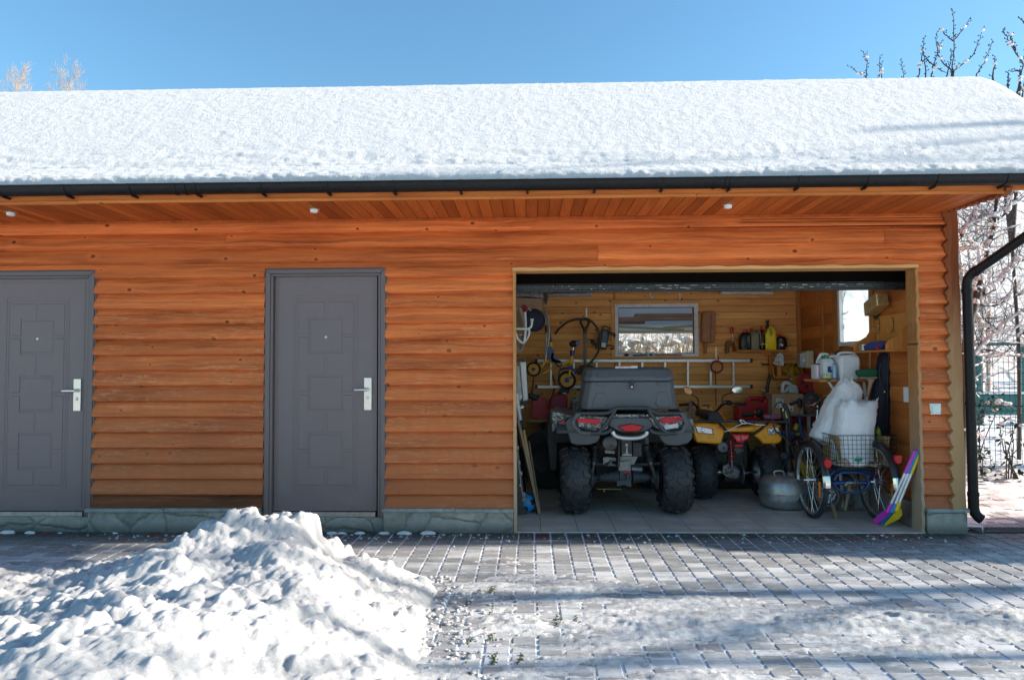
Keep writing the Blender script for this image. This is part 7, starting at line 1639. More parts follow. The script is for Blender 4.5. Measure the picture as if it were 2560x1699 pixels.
# sacks
def sack(label, lv, Y, dep, seed, Zf=ZD, fray=None, name='sack', mat=None, cat='sack', group=None, zmin=None, pt=24, fringe=True):
    rng = random.Random(seed); t = thing(name, label, cat, (Zf((lv[0][1]+lv[0][2])/2, lv[0][0], Y).x, Y, max(BZ0+.01, Zf(lv[0][1], lv[0][0], Y).z)), group); rings = []
    for i, L_ in enumerate(lv):
        zy, a, b = L_[:3]; dk = L_[3] if len(L_) > 3 else 1.0; p, q_ = Zf(a, zy, Y), Zf(b, zy, Y); c = (p+q_)/2; w_ = (q_.x-p.x)/2; R_ = []
        for j in range(pt):
            an = 2*math.pi*j/pt; e = .72; cx_ = math.copysign(abs(math.cos(an))**e, math.cos(an)); sy_ = math.copysign(abs(math.sin(an))**e, math.sin(an)); n_ = float(mnoise.noise(Vector((math.cos(an)*1.4+seed, math.sin(an)*1.4, c.z*9))))
            R_.append(Vector((c.x+w_*cx_*(1+.05*n_), Y+dep*dk*sy_*(1+.22*n_), c.z+(.018*math.sin(j*2.1+seed)+.012*math.sin(j*5.2) if i == len(lv)-1 else 0))))
        rings.append(R_)
    fine = []
    for i in range(len(rings)-1):
        for k in range(6):
            f = k/6; f2 = f*f*(3-2*f)*.4+f*.6; fine.append([rings[i][j].lerp(rings[i+1][j], f2) for j in range(pt)])
    fine.append(rings[-1]); dense = []
    for R_ in fine:
        cc = sum(R_, Vector())/pt; D_ = []
        for j in range(pt*4):
            p = R_[j//4].lerp(R_[(j//4+1) % pt], (j % 4)/4); d = (p-cc); d.z = 0; d.normalize()
            n1 = mnoise.noise(Vector((p.x*9+seed, p.y*9, p.z*5))); n2 = mnoise.noise(Vector((p.x*26+seed, p.y*26, p.z*13))); n3 = mnoise.noise(Vector((p.x*16+p.z*9, p.y*16+seed, p.z*16)))
            D_.append(p+d*(.012*n1-.012*abs(n3)-.007*abs(n2)+.006))
        dense.append(D_)
    o = MB(); o.loft(dense); body = build(o, 'body', mat or M_sack, t, smooth=180)
    if fringe:
        o = MB(); top = rings[-1]
        for j in range(pt):
            for k in range(5):
                p = top[j].lerp(top[(j+1) % pt], rng.random()); d = (p-sum(top, Vector())/pt).normalized()*.4+Vector((rng.uniform(-.5, .5), rng.uniform(-.5, .5), rng.uniform(.2, 1))); o.tube([p-Vector((0, 0, .006)), p+d*rng.uniform(.012, .032)], [.0022, .0012], 4, cap=False)
        build(o, 'frayed_edge', mat or M_sack, t)['kind'] = 'stuff'
    return t, rings
GS = 'sacks in the tricycle basket'
t, _ = sack('taller white woven sack leaning to the left behind the front one in the basket', [(560, 1400, 1560), (480, 1285, 1560), (430, 1305, 1580), (330, 1352, 1630), (230, 1398, 1690), (130, 1445, 1720), (60, 1490, 1730, .8), (0, 1530, 1710, .6), (-35, 1575, 1650, .3)], .72, .13, 3, group=GS)
o = MB(); o.prism(curve([ZD(x, y, .80) for x, y in ((1690, 60), (1765, 55), (1772, 80), (1735, 140), (1690, 160))], 3), (0, .02, 0)); build(o, 'loose_corner', M_sack, t, bev=.006)
t, R_ = sack('white woven sack with a green printed emblem standing at the front of the basket', [(748, 1500, 1815, .8), (725, 1488, 1832), (600, 1482, 1836), (480, 1476, 1846), (350, 1498, 1856), (270, 1512, 1868), (205, 1530, 1880, .8), (165, 1560, 1886, .55)], .52, .125, 5, group=GS)
ys_ = .52-.125*1.07-.022
def onsack(x, y, k=0): return ZD(x, y, ys_-.003-k)
o = MB()
for pts in ([(1680, 705), (1695, 688), (1712, 682), (1735, 684), (1755, 682), (1765, 690), (1752, 703), (1730, 710), (1700, 710)], [(1718, 706), (1724, 706), (1724, 737), (1718, 737)], [(1704, 668), (1711, 668), (1711, 678), (1704, 678)], [(1722, 664), (1729, 664), (1729, 677), (1722, 677)], [(1741, 667), (1748, 667), (1748, 677), (1741, 677)], [(1730, 710), (1742, 715), (1738, 720), (1728, 716)]): o.prism([onsack(*p) for p in pts], (0, .004, 0))
build(o, 'green_emblem', M_greenp, t)
o = MB()
for k in range(5): o.prism([onsack(1484+k*13+dx, 640+k*6+dy) for dx, dy in ((0, 0), (8, 3), (7, 22), (0, 18))], (0, .004, 0))
o.prism([onsack(*p) for p in ((1482, 666), (1548, 682), (1548, 687), (1482, 671))], (0, .004, 0)); build(o, 'green_lettering', M_greenp, t)
def mk_bag():
    m = NT('printed_green_bag'); p = m.pos(); n = m.noise(p, 13, 3, .5, 1.2)
    return m.out(m.ramp(n, [(.0, (.10, .22, .02)), (.38, (.20, .34, .02)), (.5, (.32, .40, .04)), (.58, (.45, .06, .03)), (.61, (.02, .10, .12)), (.66, (.16, .28, .02))], 'CONSTANT'), .35, 0, m.bump(m.noise(p, 30, 4), .4, .01))
sack('crumpled green printed plastic bag squeezed beside the white sacks', [(745, 1830, 1900), (680, 1822, 1915), (600, 1830, 1925), (500, 1838, 1915), (430, 1845, 1895), (400, 1855, 1880)], .62, .08, 9, name='plastic_bag', mat=mk_bag(), cat='bag', fringe=False, pt=16)
def mk_rug():
    m = NT('mottled_rug'); p = m.pos(); n = m.noise(p, 22, 4, .6, .8); return m.out(m.ramp(n, [(.3, (.10, .05, .03)), (.45, (.42, .27, .17)), (.6, (.62, .5, .4)), (.72, (.2, .1, .06))]), .9, 0, m.bump(m.noise(p, 160, 3), .8, .006))
o = MB(); xs = np.linspace(BX0+.03, BX1-.03, 40); ys = np.linspace(BYa+.02, BYb-.02, 24); X, Y = np.meshgrid(xs, ys); Zr = BZ0+.05+.03*fbm(X*12, Y*9, 3, 5)-.045*(np.abs((Y-ys[0])/(ys[-1]-ys[0])-.5) > .49); o.grid(X, Y, Zr)
tag(build(o, 'rug', mk_rug(), smooth=180, solid=.01), 'mottled brown rug folded at the bottom of the basket', 'rug')
for i, (x, lab) in enumerate(((BX0+.045, 'plywood sheet standing at the left inside the basket'), (BX1-.055, 'plywood sheet standing at the right inside the basket'))):
    o = MB(); o.cr = .5; o.prism([(x+(.03 if i == 0 else -.03), BYa+.05, BZ0+.01), (x+(.03 if i == 0 else -.03), BYb-.03, BZ0+.01), (x, BYb-.03, BZ1-.015), (x, BYa+.03, BZ1-.015)], (.010, 0, 0)); tag(build(o, 'plywood_sheet', M_ply), lab, 'plywood', 'plywood sheets in the basket')
o = MB(); o.cr = .4; o.prism([ZD(1925, 500, .60), ZD(2012, 500, .60), ZD(1965, 770, .60), ZD(1930, 770, .60)], (0, .012, 0)); tag(build(o, 'wood_offcut', M_ply), 'pale wood offcut standing in the right front corner of the basket', 'board')

# ---- aluminium tank
t = thing('aluminium_tank', 'squat round aluminium tank with a seam and a wire handle on the floor', 'tank', (2.32, 1.0, 0))
o = MB(); c = at(1957, 1200, .95); c.z = 0.004; R_ = .222; M_tank = plain('dull_tank_aluminium', (.40, .40, .40), .42, .75, .15, dirt=((.16, .15, .14), .5), dscale=13, bump=.25, bscale=60)
pr = [(.0, 0), (.13, .002), (.185, .015), (.212, .05), (.219, .10), (.220, .138), (.228, .142), (.228, .148), (.220, .152), (.218, .19), (.208, .245), (.18, .285), (.12, .305), (.0, .31)]
o.lathe(c, (0, 0, 1), pr, 48, cap=False); build(o, 'body', M_tank, t, smooth=50)
o = MB(); o.tube(curve([c+Vector((-.09, -.05, .298)), c+Vector((-.10, -.06, .345)), c+Vector((-.02, -.06, .348)), c+Vector((.0, -.05, .302))], 4), .008, 10); build(o, 'handle', M_alad, t, smooth=60)
o = MB(); o.lathe(c+Vector((.07, -.03, .295)), (0, 0, 1), [(.03, 0), (.042, .01), (.042, .035), (.034, .042)], 22); build(o, 'cap', plain('grey_cap', (.2, .17, .15), .5), t, smooth=40)
# ---- black scooter
t = thing('kick_scooter', 'black folded scooter with yellow marks and a looping cable left of the tricycle', 'scooter', at(1975, 1190, .98))
Ysc = 1.12
o = MB(); o.tube(zpath(ZG, [(400, 330), (415, 700), (450, 1150), (455, 1320)], Ysc), [.02, .024, .045, .05], 12); o.tube(zpath(ZG, [(440, 340), (445, 640), (470, 1000)], Ysc), .014, 10); o.tube(zpath(ZG, [(480, 700), (560, 950), (620, 1170), (640, 1330)], Ysc-.05), .016, 10); o.box(at(1972, 1200, Ysc).x-.07, at(1972, 1200, Ysc).x+.12, Ysc-.05, Ysc+.35, .02, .07); build(o, 'column', M_black, t, smooth=50)
o = MB(); o.tube(curve(zpath(ZG, [(345, 110), (350, 180), (375, 270), (400, 340)], Ysc-.02)), .024, 10); o.tube(curve(zpath(ZG, [(350, 60), (390, 110), (430, 220), (435, 340), (425, 360)], Ysc-.03)), [.016]*3+[.022]*22, 10); build(o, 'fork', M_black, t, smooth=60)
o = MB(); slab(ZG, [(338, 120), (362, 120), (362, 165), (338, 165)], Ysc-.052, .01, o); slab(ZG, [(385, 150), (400, 200), (420, 270), (400, 270), (385, 210)], Ysc-.058, .01, o); build(o, 'yellow_mark', plain('pale_yellow', (.72, .55, .2), .4), t, bev=.002)
o = MB(); o.tube(curve(zpath(ZG, [(350, 60), (310, 30), (250, 60), (200, 150), (178, 260), (190, 330), (230, 450), (310, 520), (400, 600), (470, 680)], Ysc-.08), 5), .009, 8); o.tube(curve(zpath(ZG, [(420, 880), (350, 1000), (345, 1080), (420, 1150)], Ysc-.08)), .005, 6); cbl = build(o, 'cable', M_tub, t, smooth=60)
o = MB(); o.tube(zpath(ZG, [(190, 330), (205, 380)], Ysc-.081), .0095, 8); build(o, 'red_sleeve', M_red, cbl, smooth=60)
o = MB(); c = ZG(370, 845, Ysc-.1); o.lathe(c, (0, -1, 0), [(.03, -.05), (.036, 0), (.036, .012), (.03, .014), (.026, .0)], 22); o.cyl(ZG(410, 870, Ysc-.09), ZG(455, 868, Ysc-.05), .010); build(o, 'headlight', plain('dark_blue_metal', (.03, .045, .06), .3, .4), t, smooth=40)
# yellow jerrycan behind the wheel
o = MB(); slab(ZG, [(565, 930), (640, 910), (720, 1010), (840, 985), (860, 1420), (760, 1400), (725, 1300), (600, 1210), (560, 1080)], 1.2, .18, o); tag(build(o, 'yellow_bag', plain('yellow_vinyl', (.55, .40, .02), .45, 0, .1, bump=.4, bscale=30), bev=.02, seg=2), 'yellow vinyl bag standing behind the left tricycle wheel', 'bag')
# glass jars, foil roll, sticks under the tricycle
M_jar = NT('jar_glass'); M_jar = M_jar.out((.75, .8, .8), .08, 0, None, .5, **{'Transmission Weight': .75, 'IOR': 1.2})
for i, (px, py, Y, lab) in enumerate(((2125, 1255, 1.05, 'big empty glass jar under the tricycle, the left one'), (2153, 1262, .9, 'big empty glass jar under the tricycle by the plinth'))):
    c = at(px, py, Y); c.z = .005; o = MB(); o.lathe(c, (0, 0, 1), [(.066, 0), (.074, .01), (.074, .17), (.05, .205), (.044, .21), (.044, .235), (.040, .235), (.040, .208), (.068, .168), (.068, .014), (.0, .012)], 28, cap=False); tag(build(o, 'glass_jar', M_jar, smooth=40), lab, 'jar', 'glass jars under the tricycle')
t = thing('foil_roll', 'grey felt roll with a silver foil lining under the tricycle', 'roll', at(2078, 1280, .75))
o = MB(); c = at(2072, 1258, .70); c.z = .155; o.lathe(c, (.05, 1, 0), [(.075, 0), (.098, .0), (.098, .25), (.075, .25)], 28, cap=False); build(o, 'felt', plain('grey_felt', (.14, .13, .13), .9, bump=.5, bscale=200), t, smooth=40)
o = MB(); o.lathe(c+Vector((0, .012, 0)), (.05, 1, 0), [(.0, .0), (.074, 0.0), (.074, .2)], 28, cap=False); m_ = NT('crumpled_foil'); pp = m_.pos(); build(o, 'foil', m_.out((.6, .62, .65), .3, .9, m_.bump(m_.vor(pp, 60), .9, .02)), t, smooth=40)
M_stick = plain('pale_stick', (.34, .23, .14), .7, 0, .15)
o = MB(); o.bar(at(2082, 1262, .62), at(2091, 1298, .45), .03, .02); t = tag(build(o, 'timber_offcut', M_stick, bev=.003), 'short grey timber offcut leaning on the foil roll', 'offcut')
o = MB(); a, b = at(2107, 1232, .9), at(2095, 1268, .80); b.z = max(.01, b.z); o.bar(a, b, .035, .02); tag(build(o, 'wooden_stick', M_stick, bev=.003), 'slanting wooden stick under the tricycle axle', 'stick')
o = MB(); slab(ZD, [(1735, 870), (1790, 870), (1790, 960), (1735, 950)], 1.0, .1, o); tag(build(o, 'white_pail', M_white, bev=.01), 'small white pail behind the tricycle frame', 'pail')
o = MB(); o.box(2.05, 3.1, 1.9, 2.1, .01, .30); tag(build(o, 'tool_chest', M_black, bev=.02), 'low black trunk on the floor behind the tricycle', 'trunk')
# ---- toy snow shovels
def toyshovel(label, top, neck, blade, mat, Y0, Y1, gripm=None):
    t = thing('toy_shovel', label, 'toy shovel', ZD(neck[0], neck[1]+100, Y1), 'toy shovels by the opening')
    o = MB(); a, b = ZD(*top, Y0), ZD(*neck, Y1); b.z = max(b.z, .05); o.tube([a, b], .0105, 12); sh = build(o, 'shaft', plain('white_tube', (.72, .72, .74), .3, .3), t, smooth=60)
    d = (b-a).normalized(); o = MB(); o.tube([b-d*.03, b+d*.01, b+d*.05], [.014, .017, .02], 12); P = [ZD(x, y, Y1+dy) for x, y, dy in blade]; 
    o.prism(P, (.006, -.012, .004)); build(o, 'blade', mat, t, bev=.004, smooth=50)
    o = MB(); o.tube([a-d*.16, a-d*.1, a+d*.04], [.016, .014, .014], 12); build(o, 'grip', gripm or mat, t, smooth=60)
M_mag = plain('magenta_plastic', (.62, .05, .50), .35, 0, .04); M_cy = plain('azure_plastic', (.0, .23, .55), .35, 0, .04); M_sun = plain('sun_yellow_plastic', (.80, .55, .01), .35, 0, .04)
toyshovel('magenta toy snow shovel leaning in the corner, leftmost of the three', (2168, 780), (2010, 1130), [(1995, 1150, 0), (2015, 1165, 0), (1985, 1215, .05), (1880, 1295, .13), (1848, 1260, .14), (1860, 1240, .12), (1930, 1180, .04)], M_mag, .03, .10)
toyshovel('blue toy snow shovel in the corner between the magenta and the yellow one', (2196, 780), (2050, 1130), [(2030, 1150, 0), (2055, 1165, 0), (2030, 1225, .05), (1960, 1285, .12), (1925, 1295, .13), (1925, 1270, .12), (1990, 1215, .04)], M_cy, .025, .085)
toyshovel('yellow toy snow shovel in the corner, nearest the door jamb', (2225, 780), (2090, 1115), [(2070, 1145, .0), (2105, 1150, .0), (2115, 1205, .02), (2085, 1245, .05), (1960, 1308, .12), (1950, 1298, .12), (2040, 1195, .03)], M_sun, .02, .07)

# ---------------------------------------------------------------- left side of the bay
# blue football
t_c = at(1316, 1274, .70); t_c.z = .092
def mk_ball():
    m = NT('football'); p = m.node('ShaderNodeTexCoord').outputs['Object']
    d = None
    ph = (1+5**.5)/2
    for v in [(0, s1, s2*ph) for s1 in (1, -1) for s2 in (1, -1)]+[(s1, s2*ph, 0) for s1 in (1, -1) for s2 in (1, -1)]+[(s2*ph, 0, s1) for s1 in (1, -1) for s2 in (1, -1)]:
        vv = Vector(v).normalized(); vv = Vector((1, 1, 1)).rotation_difference(Vector((.1, -1, .15))) @ vv
        q = m.node('ShaderNodeVectorMath', {0: p, 1: tuple(vv)}, operation='DOT_PRODUCT').outputs['Value']
        d = q if d is None else m.math('MAXIMUM', d, q)
    c = m.ramp(m.math('DIVIDE', d, .09), [(.945, 0.0), (.952, 1.0)])
    return m.out(m.mix(c, (.015, .24, .55), (.012, .012, .014)), .4)
o = MB(); o.ball((0, 0, 0), .09, nu=36, nv=24); me_o = build(MB().add([(p[0], p[1], p[2]) for p in o.v], o.f), 'football', mk_ball(), smooth=180)
for v in me_o.data.vertices: v.co.z -= .09
me_o.location = t_c; tag(me_o, 'small blue football with black patches on the floor by the left jamb', 'ball')
# leaning planks
GP = 'planks leaning in the left corner'
for i, (top, bot, w_, mat, lab) in enumerate((((1296, 1050), (1349, 1276), .022, M_stick, 'pale plank leaning in the left corner, front of the bundle'), ((1310, 1075), (1347, 1279), .020, M_ply, 'lighter plank leaning in the left corner just behind the front one'), ((1323, 1105), (1351, 1262), .012, M_stick, 'thin plank at the right side of the leaning bundle'), ((1298, 1065), (1338, 1276), .012, M_tan, 'brown plank at the left side of the leaning bundle'))):
    a, b = at(*top, .75+i*.10), at(*bot, .66+i*.03); b.z = .006; o = MB(); o.cr = .2*i; o.bar(a, b, w_, .09, (0, 1, 0)); tag(build(o, 'plank', mat, bev=.002), lab, 'plank', GP)
t = thing('rubber_sheet', 'stack of black rubber sheets leaning on the left wall behind the football', 'sheets', at(1310, 1270, .9))
o = MB(); 
for k in range(4): o.prism([(-.28+k*.014, .55, .01), (-.10+k*.02, .62, .01), (-.20+k*.014, .62, .98), (-.285+k*.012, .55, .98)], (.008, .5, 0))
build(o, 'sheets', M_black, t)
o = MB(); P = [ZF(x, y, .62) for x, y in ((75, 530), (95, 700), (115, 850), (130, 1000), (150, 1150), (170, 1280))]; o.tube(curve(P), .007, 7)
for k in range(7): o.ball(P[min(5, k)]+Vector((random.uniform(-.01, .02), 0, random.uniform(-.03, .03))), .014, .012, .02, 8, 6, .25)
tag(build(o, 'frayed_rope', plain('dirty_rope', (.42, .34, .27), .9), smooth=60), 'frayed pale rope end hanging behind the football', 'rope')
# aluminium step ladder and profile
t = thing('step_ladder', 'folded aluminium step ladder standing in the left corner', 'step ladder', ZE(230, 1120, 1.25))
o = MB(); o.prism([ZE(170, 205, 1.3), ZE(300, 205, 1.3), ZE(355, 1040, 1.3), ZE(240, 1080, 1.3)], (0, .03, 0)); build(o, 'side_rail', M_alad, t, bev=.006)
o = MB(); o.prism([ZE(92, 300, 1.25), ZE(165, 300, 1.25), ZE(215, 920, 1.25), ZE(240, 960, 1.25), ZE(190, 1060, 1.25), ZE(110, 1020, 1.25)], (0, .03, 0)); sr = build(o, 'side_rail', M_alad, t, bev=.006)
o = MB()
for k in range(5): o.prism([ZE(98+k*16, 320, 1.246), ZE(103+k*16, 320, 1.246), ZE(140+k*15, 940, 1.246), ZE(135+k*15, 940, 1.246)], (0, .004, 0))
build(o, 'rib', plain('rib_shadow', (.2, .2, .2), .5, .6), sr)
o = MB(); o.prism([ZE(180, 1075, 1.28), ZE(365, 1075, 1.28), ZE(370, 1140, 1.28), ZE(180, 1150, 1.28)], (0, .08, 0)); build(o, 'foot', M_tub, t, bev=.005)
o = MB(); o.prism([ZE(85, 140, 1.27), ZE(280, 140, 1.27), ZE(275, 205, 1.27), ZE(90, 205, 1.27)], (0, .08, 0)); o.tube(zpath(ZE, [(85, 95, 1.26), (130, 75, 1.26), (85, 60, 1.26)], 1), .008, 8); build(o, 'top_cap', M_tub, t, bev=.005)
t = thing('crutch', 'white metal pole with a dark rubber foot standing in the left corner', 'pole', ZE(180, 1560, .95))
o = MB(); o.tube(zpath(ZE, [(95, 900, .98), (125, 1150, .96), (180, 1510, .93)], 1), .022, 12); build(o, 'shaft', plain('white_pole', (.7, .69, .66), .35, .2), t, smooth=60)
o = MB(); o.tube([ZE(178, 1500, .93), ZE(205, 1660, .90)], .027, 12); build(o, 'rubber_foot', M_tub, t, smooth=60)
o = MB(); o.tube(zpath(ZE, [(85, 1185, 1.0), (260, 1185, 1.0)], 1), .012, 8); o.tube(zpath(ZE, [(85, 1210, 1.0), (230, 1215, 1.0), (260, 1185, 1.0)], 1), .010, 8); tag(build(o, 'metal_bracket', M_chrome, smooth=60), 'shiny bent metal bracket on the left wall below the step ladder', 'bracket')
# red cans on a shelf
a = ZE(370, 1480, 2.42); b = ZE(820, 1480, 2.42)
t = thing('wall_shelf', 'plain pale shelf board in the left back corner carrying two red cans', 'shelf', (a.x, 2.5, a.z-.02))
o = MB(); o.cr = .5; o.box(a.x, b.x, 2.40, YB-.002, a.z-.022, a.z+.010); build(o, 'board', M_ply, t, bev=.002)
o = MB(); o.box(b.x-.1, b.x-.07, 2.5, YB-.002, a.z-.25, a.z-.022); build(o, 'bracket', M_black, t)
t = thing('fuel_can', 'bright red fuel can with a peaked spout and black nozzle on the left shelf', 'fuel can', ZE(600, 1460, 2.5)); SZ2 = a.z+.0105
o = MB(); pr = [(430, 1462), (440, 1040), (555, 1045), (590, 930), (615, 920), (660, 1000), (740, 1015), (765, 1050), (765, 1462)]; P = [ZE(x, y, 2.46) for x, y in pr]
for p in P: p.z = max(p.z, SZ2)
o.prism(P, (0, .17, 0)); build(o, 'body', plain('fuel_red', (.55, .016, .025), .4, 0, .1, bump=.15, bscale=80), t, bev=.016, seg=3)
o = MB(); o.tube(curve(zpath(ZE, [(330, 950), (410, 945), (480, 985), (560, 1010)], 2.48)), [.030]*6+[.038]*13, 10); build(o, 'nozzle', M_tub, t, smooth=50)
t = thing('fuel_can', 'dark red rounded canister beside the bright red can, half hidden by the grey quad bike', 'fuel can', ZE(1000, 1480, 2.45))
o = MB(); pr = [(800, 1320), (810, 1060), (850, 980), (960, 910), (1090, 895), (1180, 920), (1215, 980), (1215, 1320)]; o.prism([ZE(x, y, 2.40) for x, y in pr], (0, .22, 0)); build(o, 'body', M_darkred, t, bev=.03, seg=4)
o = MB(); o.prism([ZE(1000, 900, 2.42), ZE(1090, 740, 2.42), ZE(1290, 710, 2.42), ZE(1230, 900, 2.42)], (0, .1, 0)); build(o, 'filler_cap', M_black, t, bev=.01)
o = MB(); o.box(ZE(1100, 890, 2.4).x, ZE(1180, 890, 2.4).x, 2.40, 2.41, ZE(1100, 905, 2.4).z, ZE(1100, 885, 2.4).z); build(o, 'clip', M_milk, t)
o = MB(); q0 = ZE(800, 1330, 2.38); o.box(q0.x, q0.x+.5, 2.4, 2.72, 0, q0.z-.003); tag(build(o, 'dark_cabinet', M_black), 'black cabinet in the back left corner behind the grey quad bike', 'cabinet')
# dark round object behind (spare tyre) at left of the quad
t = thing('spare_tyre', 'black spare tyre leaning in the dark left of the grey quad bike', 'tyre', (-.02+.15, 1.95, 0))
o = MB(); c = at(1372, 1185, 1.95); c.z = .33; o.lathe(c, (.25, 1, 0), [(.18, -.08), (.26, -.10), (.325, -.06), (.33, 0), (.325, .06), (.26, .10), (.18, .08), (.17, 0), (.18, -.08)], 40, cap=False); tr0 = build(o, 'tread', M_tyre, t, smooth=50)
o = MB(); o.lathe(c, (.25, 1, 0), [(.0, -.02), (.10, -.03), (.178, -.05), (.178, .05), (.0, .05)], 32, cap=False); build(o, 'rim_disc', M_black, t, smooth=40)
# child's tricycle hung on the wall
t = thing('child_tricycle', 'yellow child tricycle with a blue seat hanging on the back wall', 'tricycle', ZA(600, 1400, 2.5)); Yk = 2.42
M_ky = plain('tricycle_yellow', (.85, .47, .02), .35, 0, .06); M_ko = plain('wheel_orange', (.78, .34, .02), .4, 0, .06)
def kwheel(zc, R):
    c = ZE(*zc, Yk); o = MB(); o.lathe(c, (.12, 1, 0), [(.0, -.012), (R*.3, -.014), (R*.7, -.012), (R*.76, -.004), (R*.76, .02)], 32, cap=False); w_ = build(o, 'wheel', M_ko, t, smooth=40)
    o = MB(); o.lathe(c, (.12, 1, 0), [(R*.77, -.014), (R*.9, -.022), (R, -.012), (R, .012), (R*.9, .022), (R*.77, .02)], 32, cap=False); build(o, 'tyre', M_black, w_, smooth=40)
    o = MB(); o.lathe(c+Vector((0, -.016, 0)), (0, -1, 0), [(R*.27, 0), (R*.25, .006), (R*.1, .010)], 20); build(o, 'hub', M_blue, w_, smooth=40)
kwheel((470, 370), .0865); kwheel((1195, 610), .108)
o = MB()
o.tube(curve(zpath(ZE, [(630, 330), (690, 250), (740, 205), (800, 195), (870, 215), (1000, 255), (1100, 262), (1180, 235), (1250, 180)], Yk-.02)), .0155, 12); o.tube(zpath(ZE, [(1315, 85), (1280, 250)], Yk-.02), .019, 12); o.tube(curve(zpath(ZE, [(1265, 380), (1255, 450), (1248, 540)], Yk-.05)), .013, 10); o.tube(zpath(ZE, [(740, 30), (725, 150), (735, 200)], Yk-.01), .014, 10); o.tube(zpath(ZE, [(660, 480), (910, 325)], Yk-.06), .009, 10)
build(o, 'frame', M_ky, t, smooth=60)
o = MB(); o.prism(curve([ZE(x, y, Yk-.06) for x, y in ((860, 20), (905, 0), (915, 60), (900, 110), (950, 160), (1040, 175), (1085, 210), (1070, 240), (940, 235), (870, 190), (840, 120))], 3, True), (0, .10, 0)); o.prism([ZA(475, 990, Yk-.06), ZA(515, 985, Yk-.06), ZA(548, 1030, Yk-.06), ZA(545, 1075, Yk-.06), ZA(590, 1125, Yk-.06), ZA(625, 1150, Yk-.06), ZA(600, 1165, Yk-.06), ZA(520, 1150, Yk-.06), ZA(475, 1080, Yk-.06)], (0, .12, 0)); build(o, 'seat', M_blue, t, bev=.012, seg=3)
o = MB(); o.tube(zpath(ZE, [(1320, -40), (1312, 85)], Yk-.02), .026, 12); o.tube(zpath(ZA, [(745, 1035), (742, 1060)], Yk-.02), .028, 12); o.tube(zpath(ZE, [(1265, 300), (1268, 360)], Yk-.02), .021, 10); o.tube(curve(zpath(ZE, [(1060, 385), (1130, 355), (1230, 345), (1310, 365), (1370, 410)], Yk-.03)), .012, 8); o.bar(ZE(1235, 560, Yk-.07), ZE(1320, 545, Yk-.07), .03, .02); build(o, 'blue_collar', M_blue, t, smooth=50)
o = MB(); o.tube(zpath(ZA, [(757, 985), (747, 1040)], Yk-.02), .009, 8); build(o, 'stem', M_chrome, t, smooth=60)
o = MB(); o.ball(ZA(757, 955, Yk-.05), .05, .05, .04, 14, 10); o.ball(ZA(727, 950, Yk-.05), .02, .03, .018); hb = build(o, 'handlebar', M_black, t, smooth=60)
o = MB(); o.lathe(ZA(800, 945, Yk-.10), (0.1, -1, 0), [(.026, 0), (.028, .02), (.02, .028)], 20); build(o, 'grip', plain('blue_grip', (.05, .11, .4), .4), hb, smooth=40)
o = MB(); o.tube(curve(zpath(ZE, [(940, 220), (1000, 300), (1060, 290), (1085, 240), (1060, 330), (1030, 440), (1010, 510)], Yk-.09)), .008, 7); build(o, 'strap', M_black, t, smooth=60)
o = MB(); o.tube(curve(zpath(ZA, [(440, 560), (470, 660), (490, 780), (485, 920), (465, 1040), (450, 1150)], Yk-.04)), .014, 10); o.tube(curve(zpath(ZA, [(445, 620), (458, 760), (462, 900), (452, 1040)], Yk-.03)), .010, 10); build(o, 'push_bar', plain('silver_bar', (.34, .34, .34), .35, .7), t, smooth=60)
o = MB(); slab(ZA, [(488, 790), (500, 790), (522, 930), (495, 940)], Yk-.02, .03, o); o.tube(zpath(ZA, [(455, 750), (460, 830)], Yk-.05), .014, 8); bb = build(o, 'backrest_strap', M_black, t)
o = MB(); slab(ZA, [(495, 938), (522, 932), (540, 1005), (505, 1010)], Yk-.03, .035, o); build(o, 'yellow_sleeve', M_ky, t, bev=.006)
for j, pts in enumerate(([(480, 540), (455, 700), (430, 900)], [(870, 470), (935, 720), (880, 960)])):
    tube_thing('red_cable', ('dark red cable hanging below the small wheel of the child tricycle', 'dark red cable hanging between the ladder rungs')[j], 'cable', zpath(ZE, pts, 2.68), .009, plain('red_cable', (.16, .02, .025), .5), 'red cables on the back wall')
# hose coil, hooks, box and cushion hung on the left wall
t = thing('hose_coil', 'coil of beige hose hanging by the left jamb', 'hose', ZA(180, 1040, 1.35)); o = MB()
for k in range(7):
    x = 120+k*13; P = [(160+k*4, 560), (190+k*5, 650), (215-k*3, 800), (220-k*5, 950), (180-k*2, 1040-k*14), (125, 1020-k*25), (95, 900), (105, 700), (140, 590)]; o.tube(curve(zpath(ZA, P, 1.20+k*.02), 5, True), .0060, 8, closed=True)
build(o, 'coils', plain('beige_hose', (.36, .29, .22), .55), t, smooth=60)
o = MB(); o.tube(curve(zpath(ZA, [(232, 610), (236, 760), (225, 900), (205, 945), (150, 900), (130, 840)], 1.16)), .012, 8); o.tube(curve(zpath(ZA, [(275, 800), (270, 860), (235, 920), (215, 930)], 1.16)), .010, 8); build(o, 'white_end', M_milk, t, smooth=60)
t = thing('tube_hook', 'white bent tube hook by the left jamb in front of the navy cushion', 'hook', ZA(200, 800, 1.0)); o = MB(); o.tube(curve(zpath(ZA, [(90, 792), (200, 792), (265, 790), (295, 765), (303, 730), (304, 700)], 1.05), 5), .0115, 10); build(o, 'tube', M_white, t, smooth=60)
o = MB(); o.cyl(ZA(304, 705, 1.05), ZA(304, 682, 1.05), .016); build(o, 'end_cap', M_white, t, smooth=50)
o = MB(); o.tube(zpath(ZA, [(100, 855), (195, 855)], 1.25), .008, 8); tag(build(o, 'hose_bracket', M_chrome, smooth=60), 'thin metal bracket behind the hose coil', 'bracket')
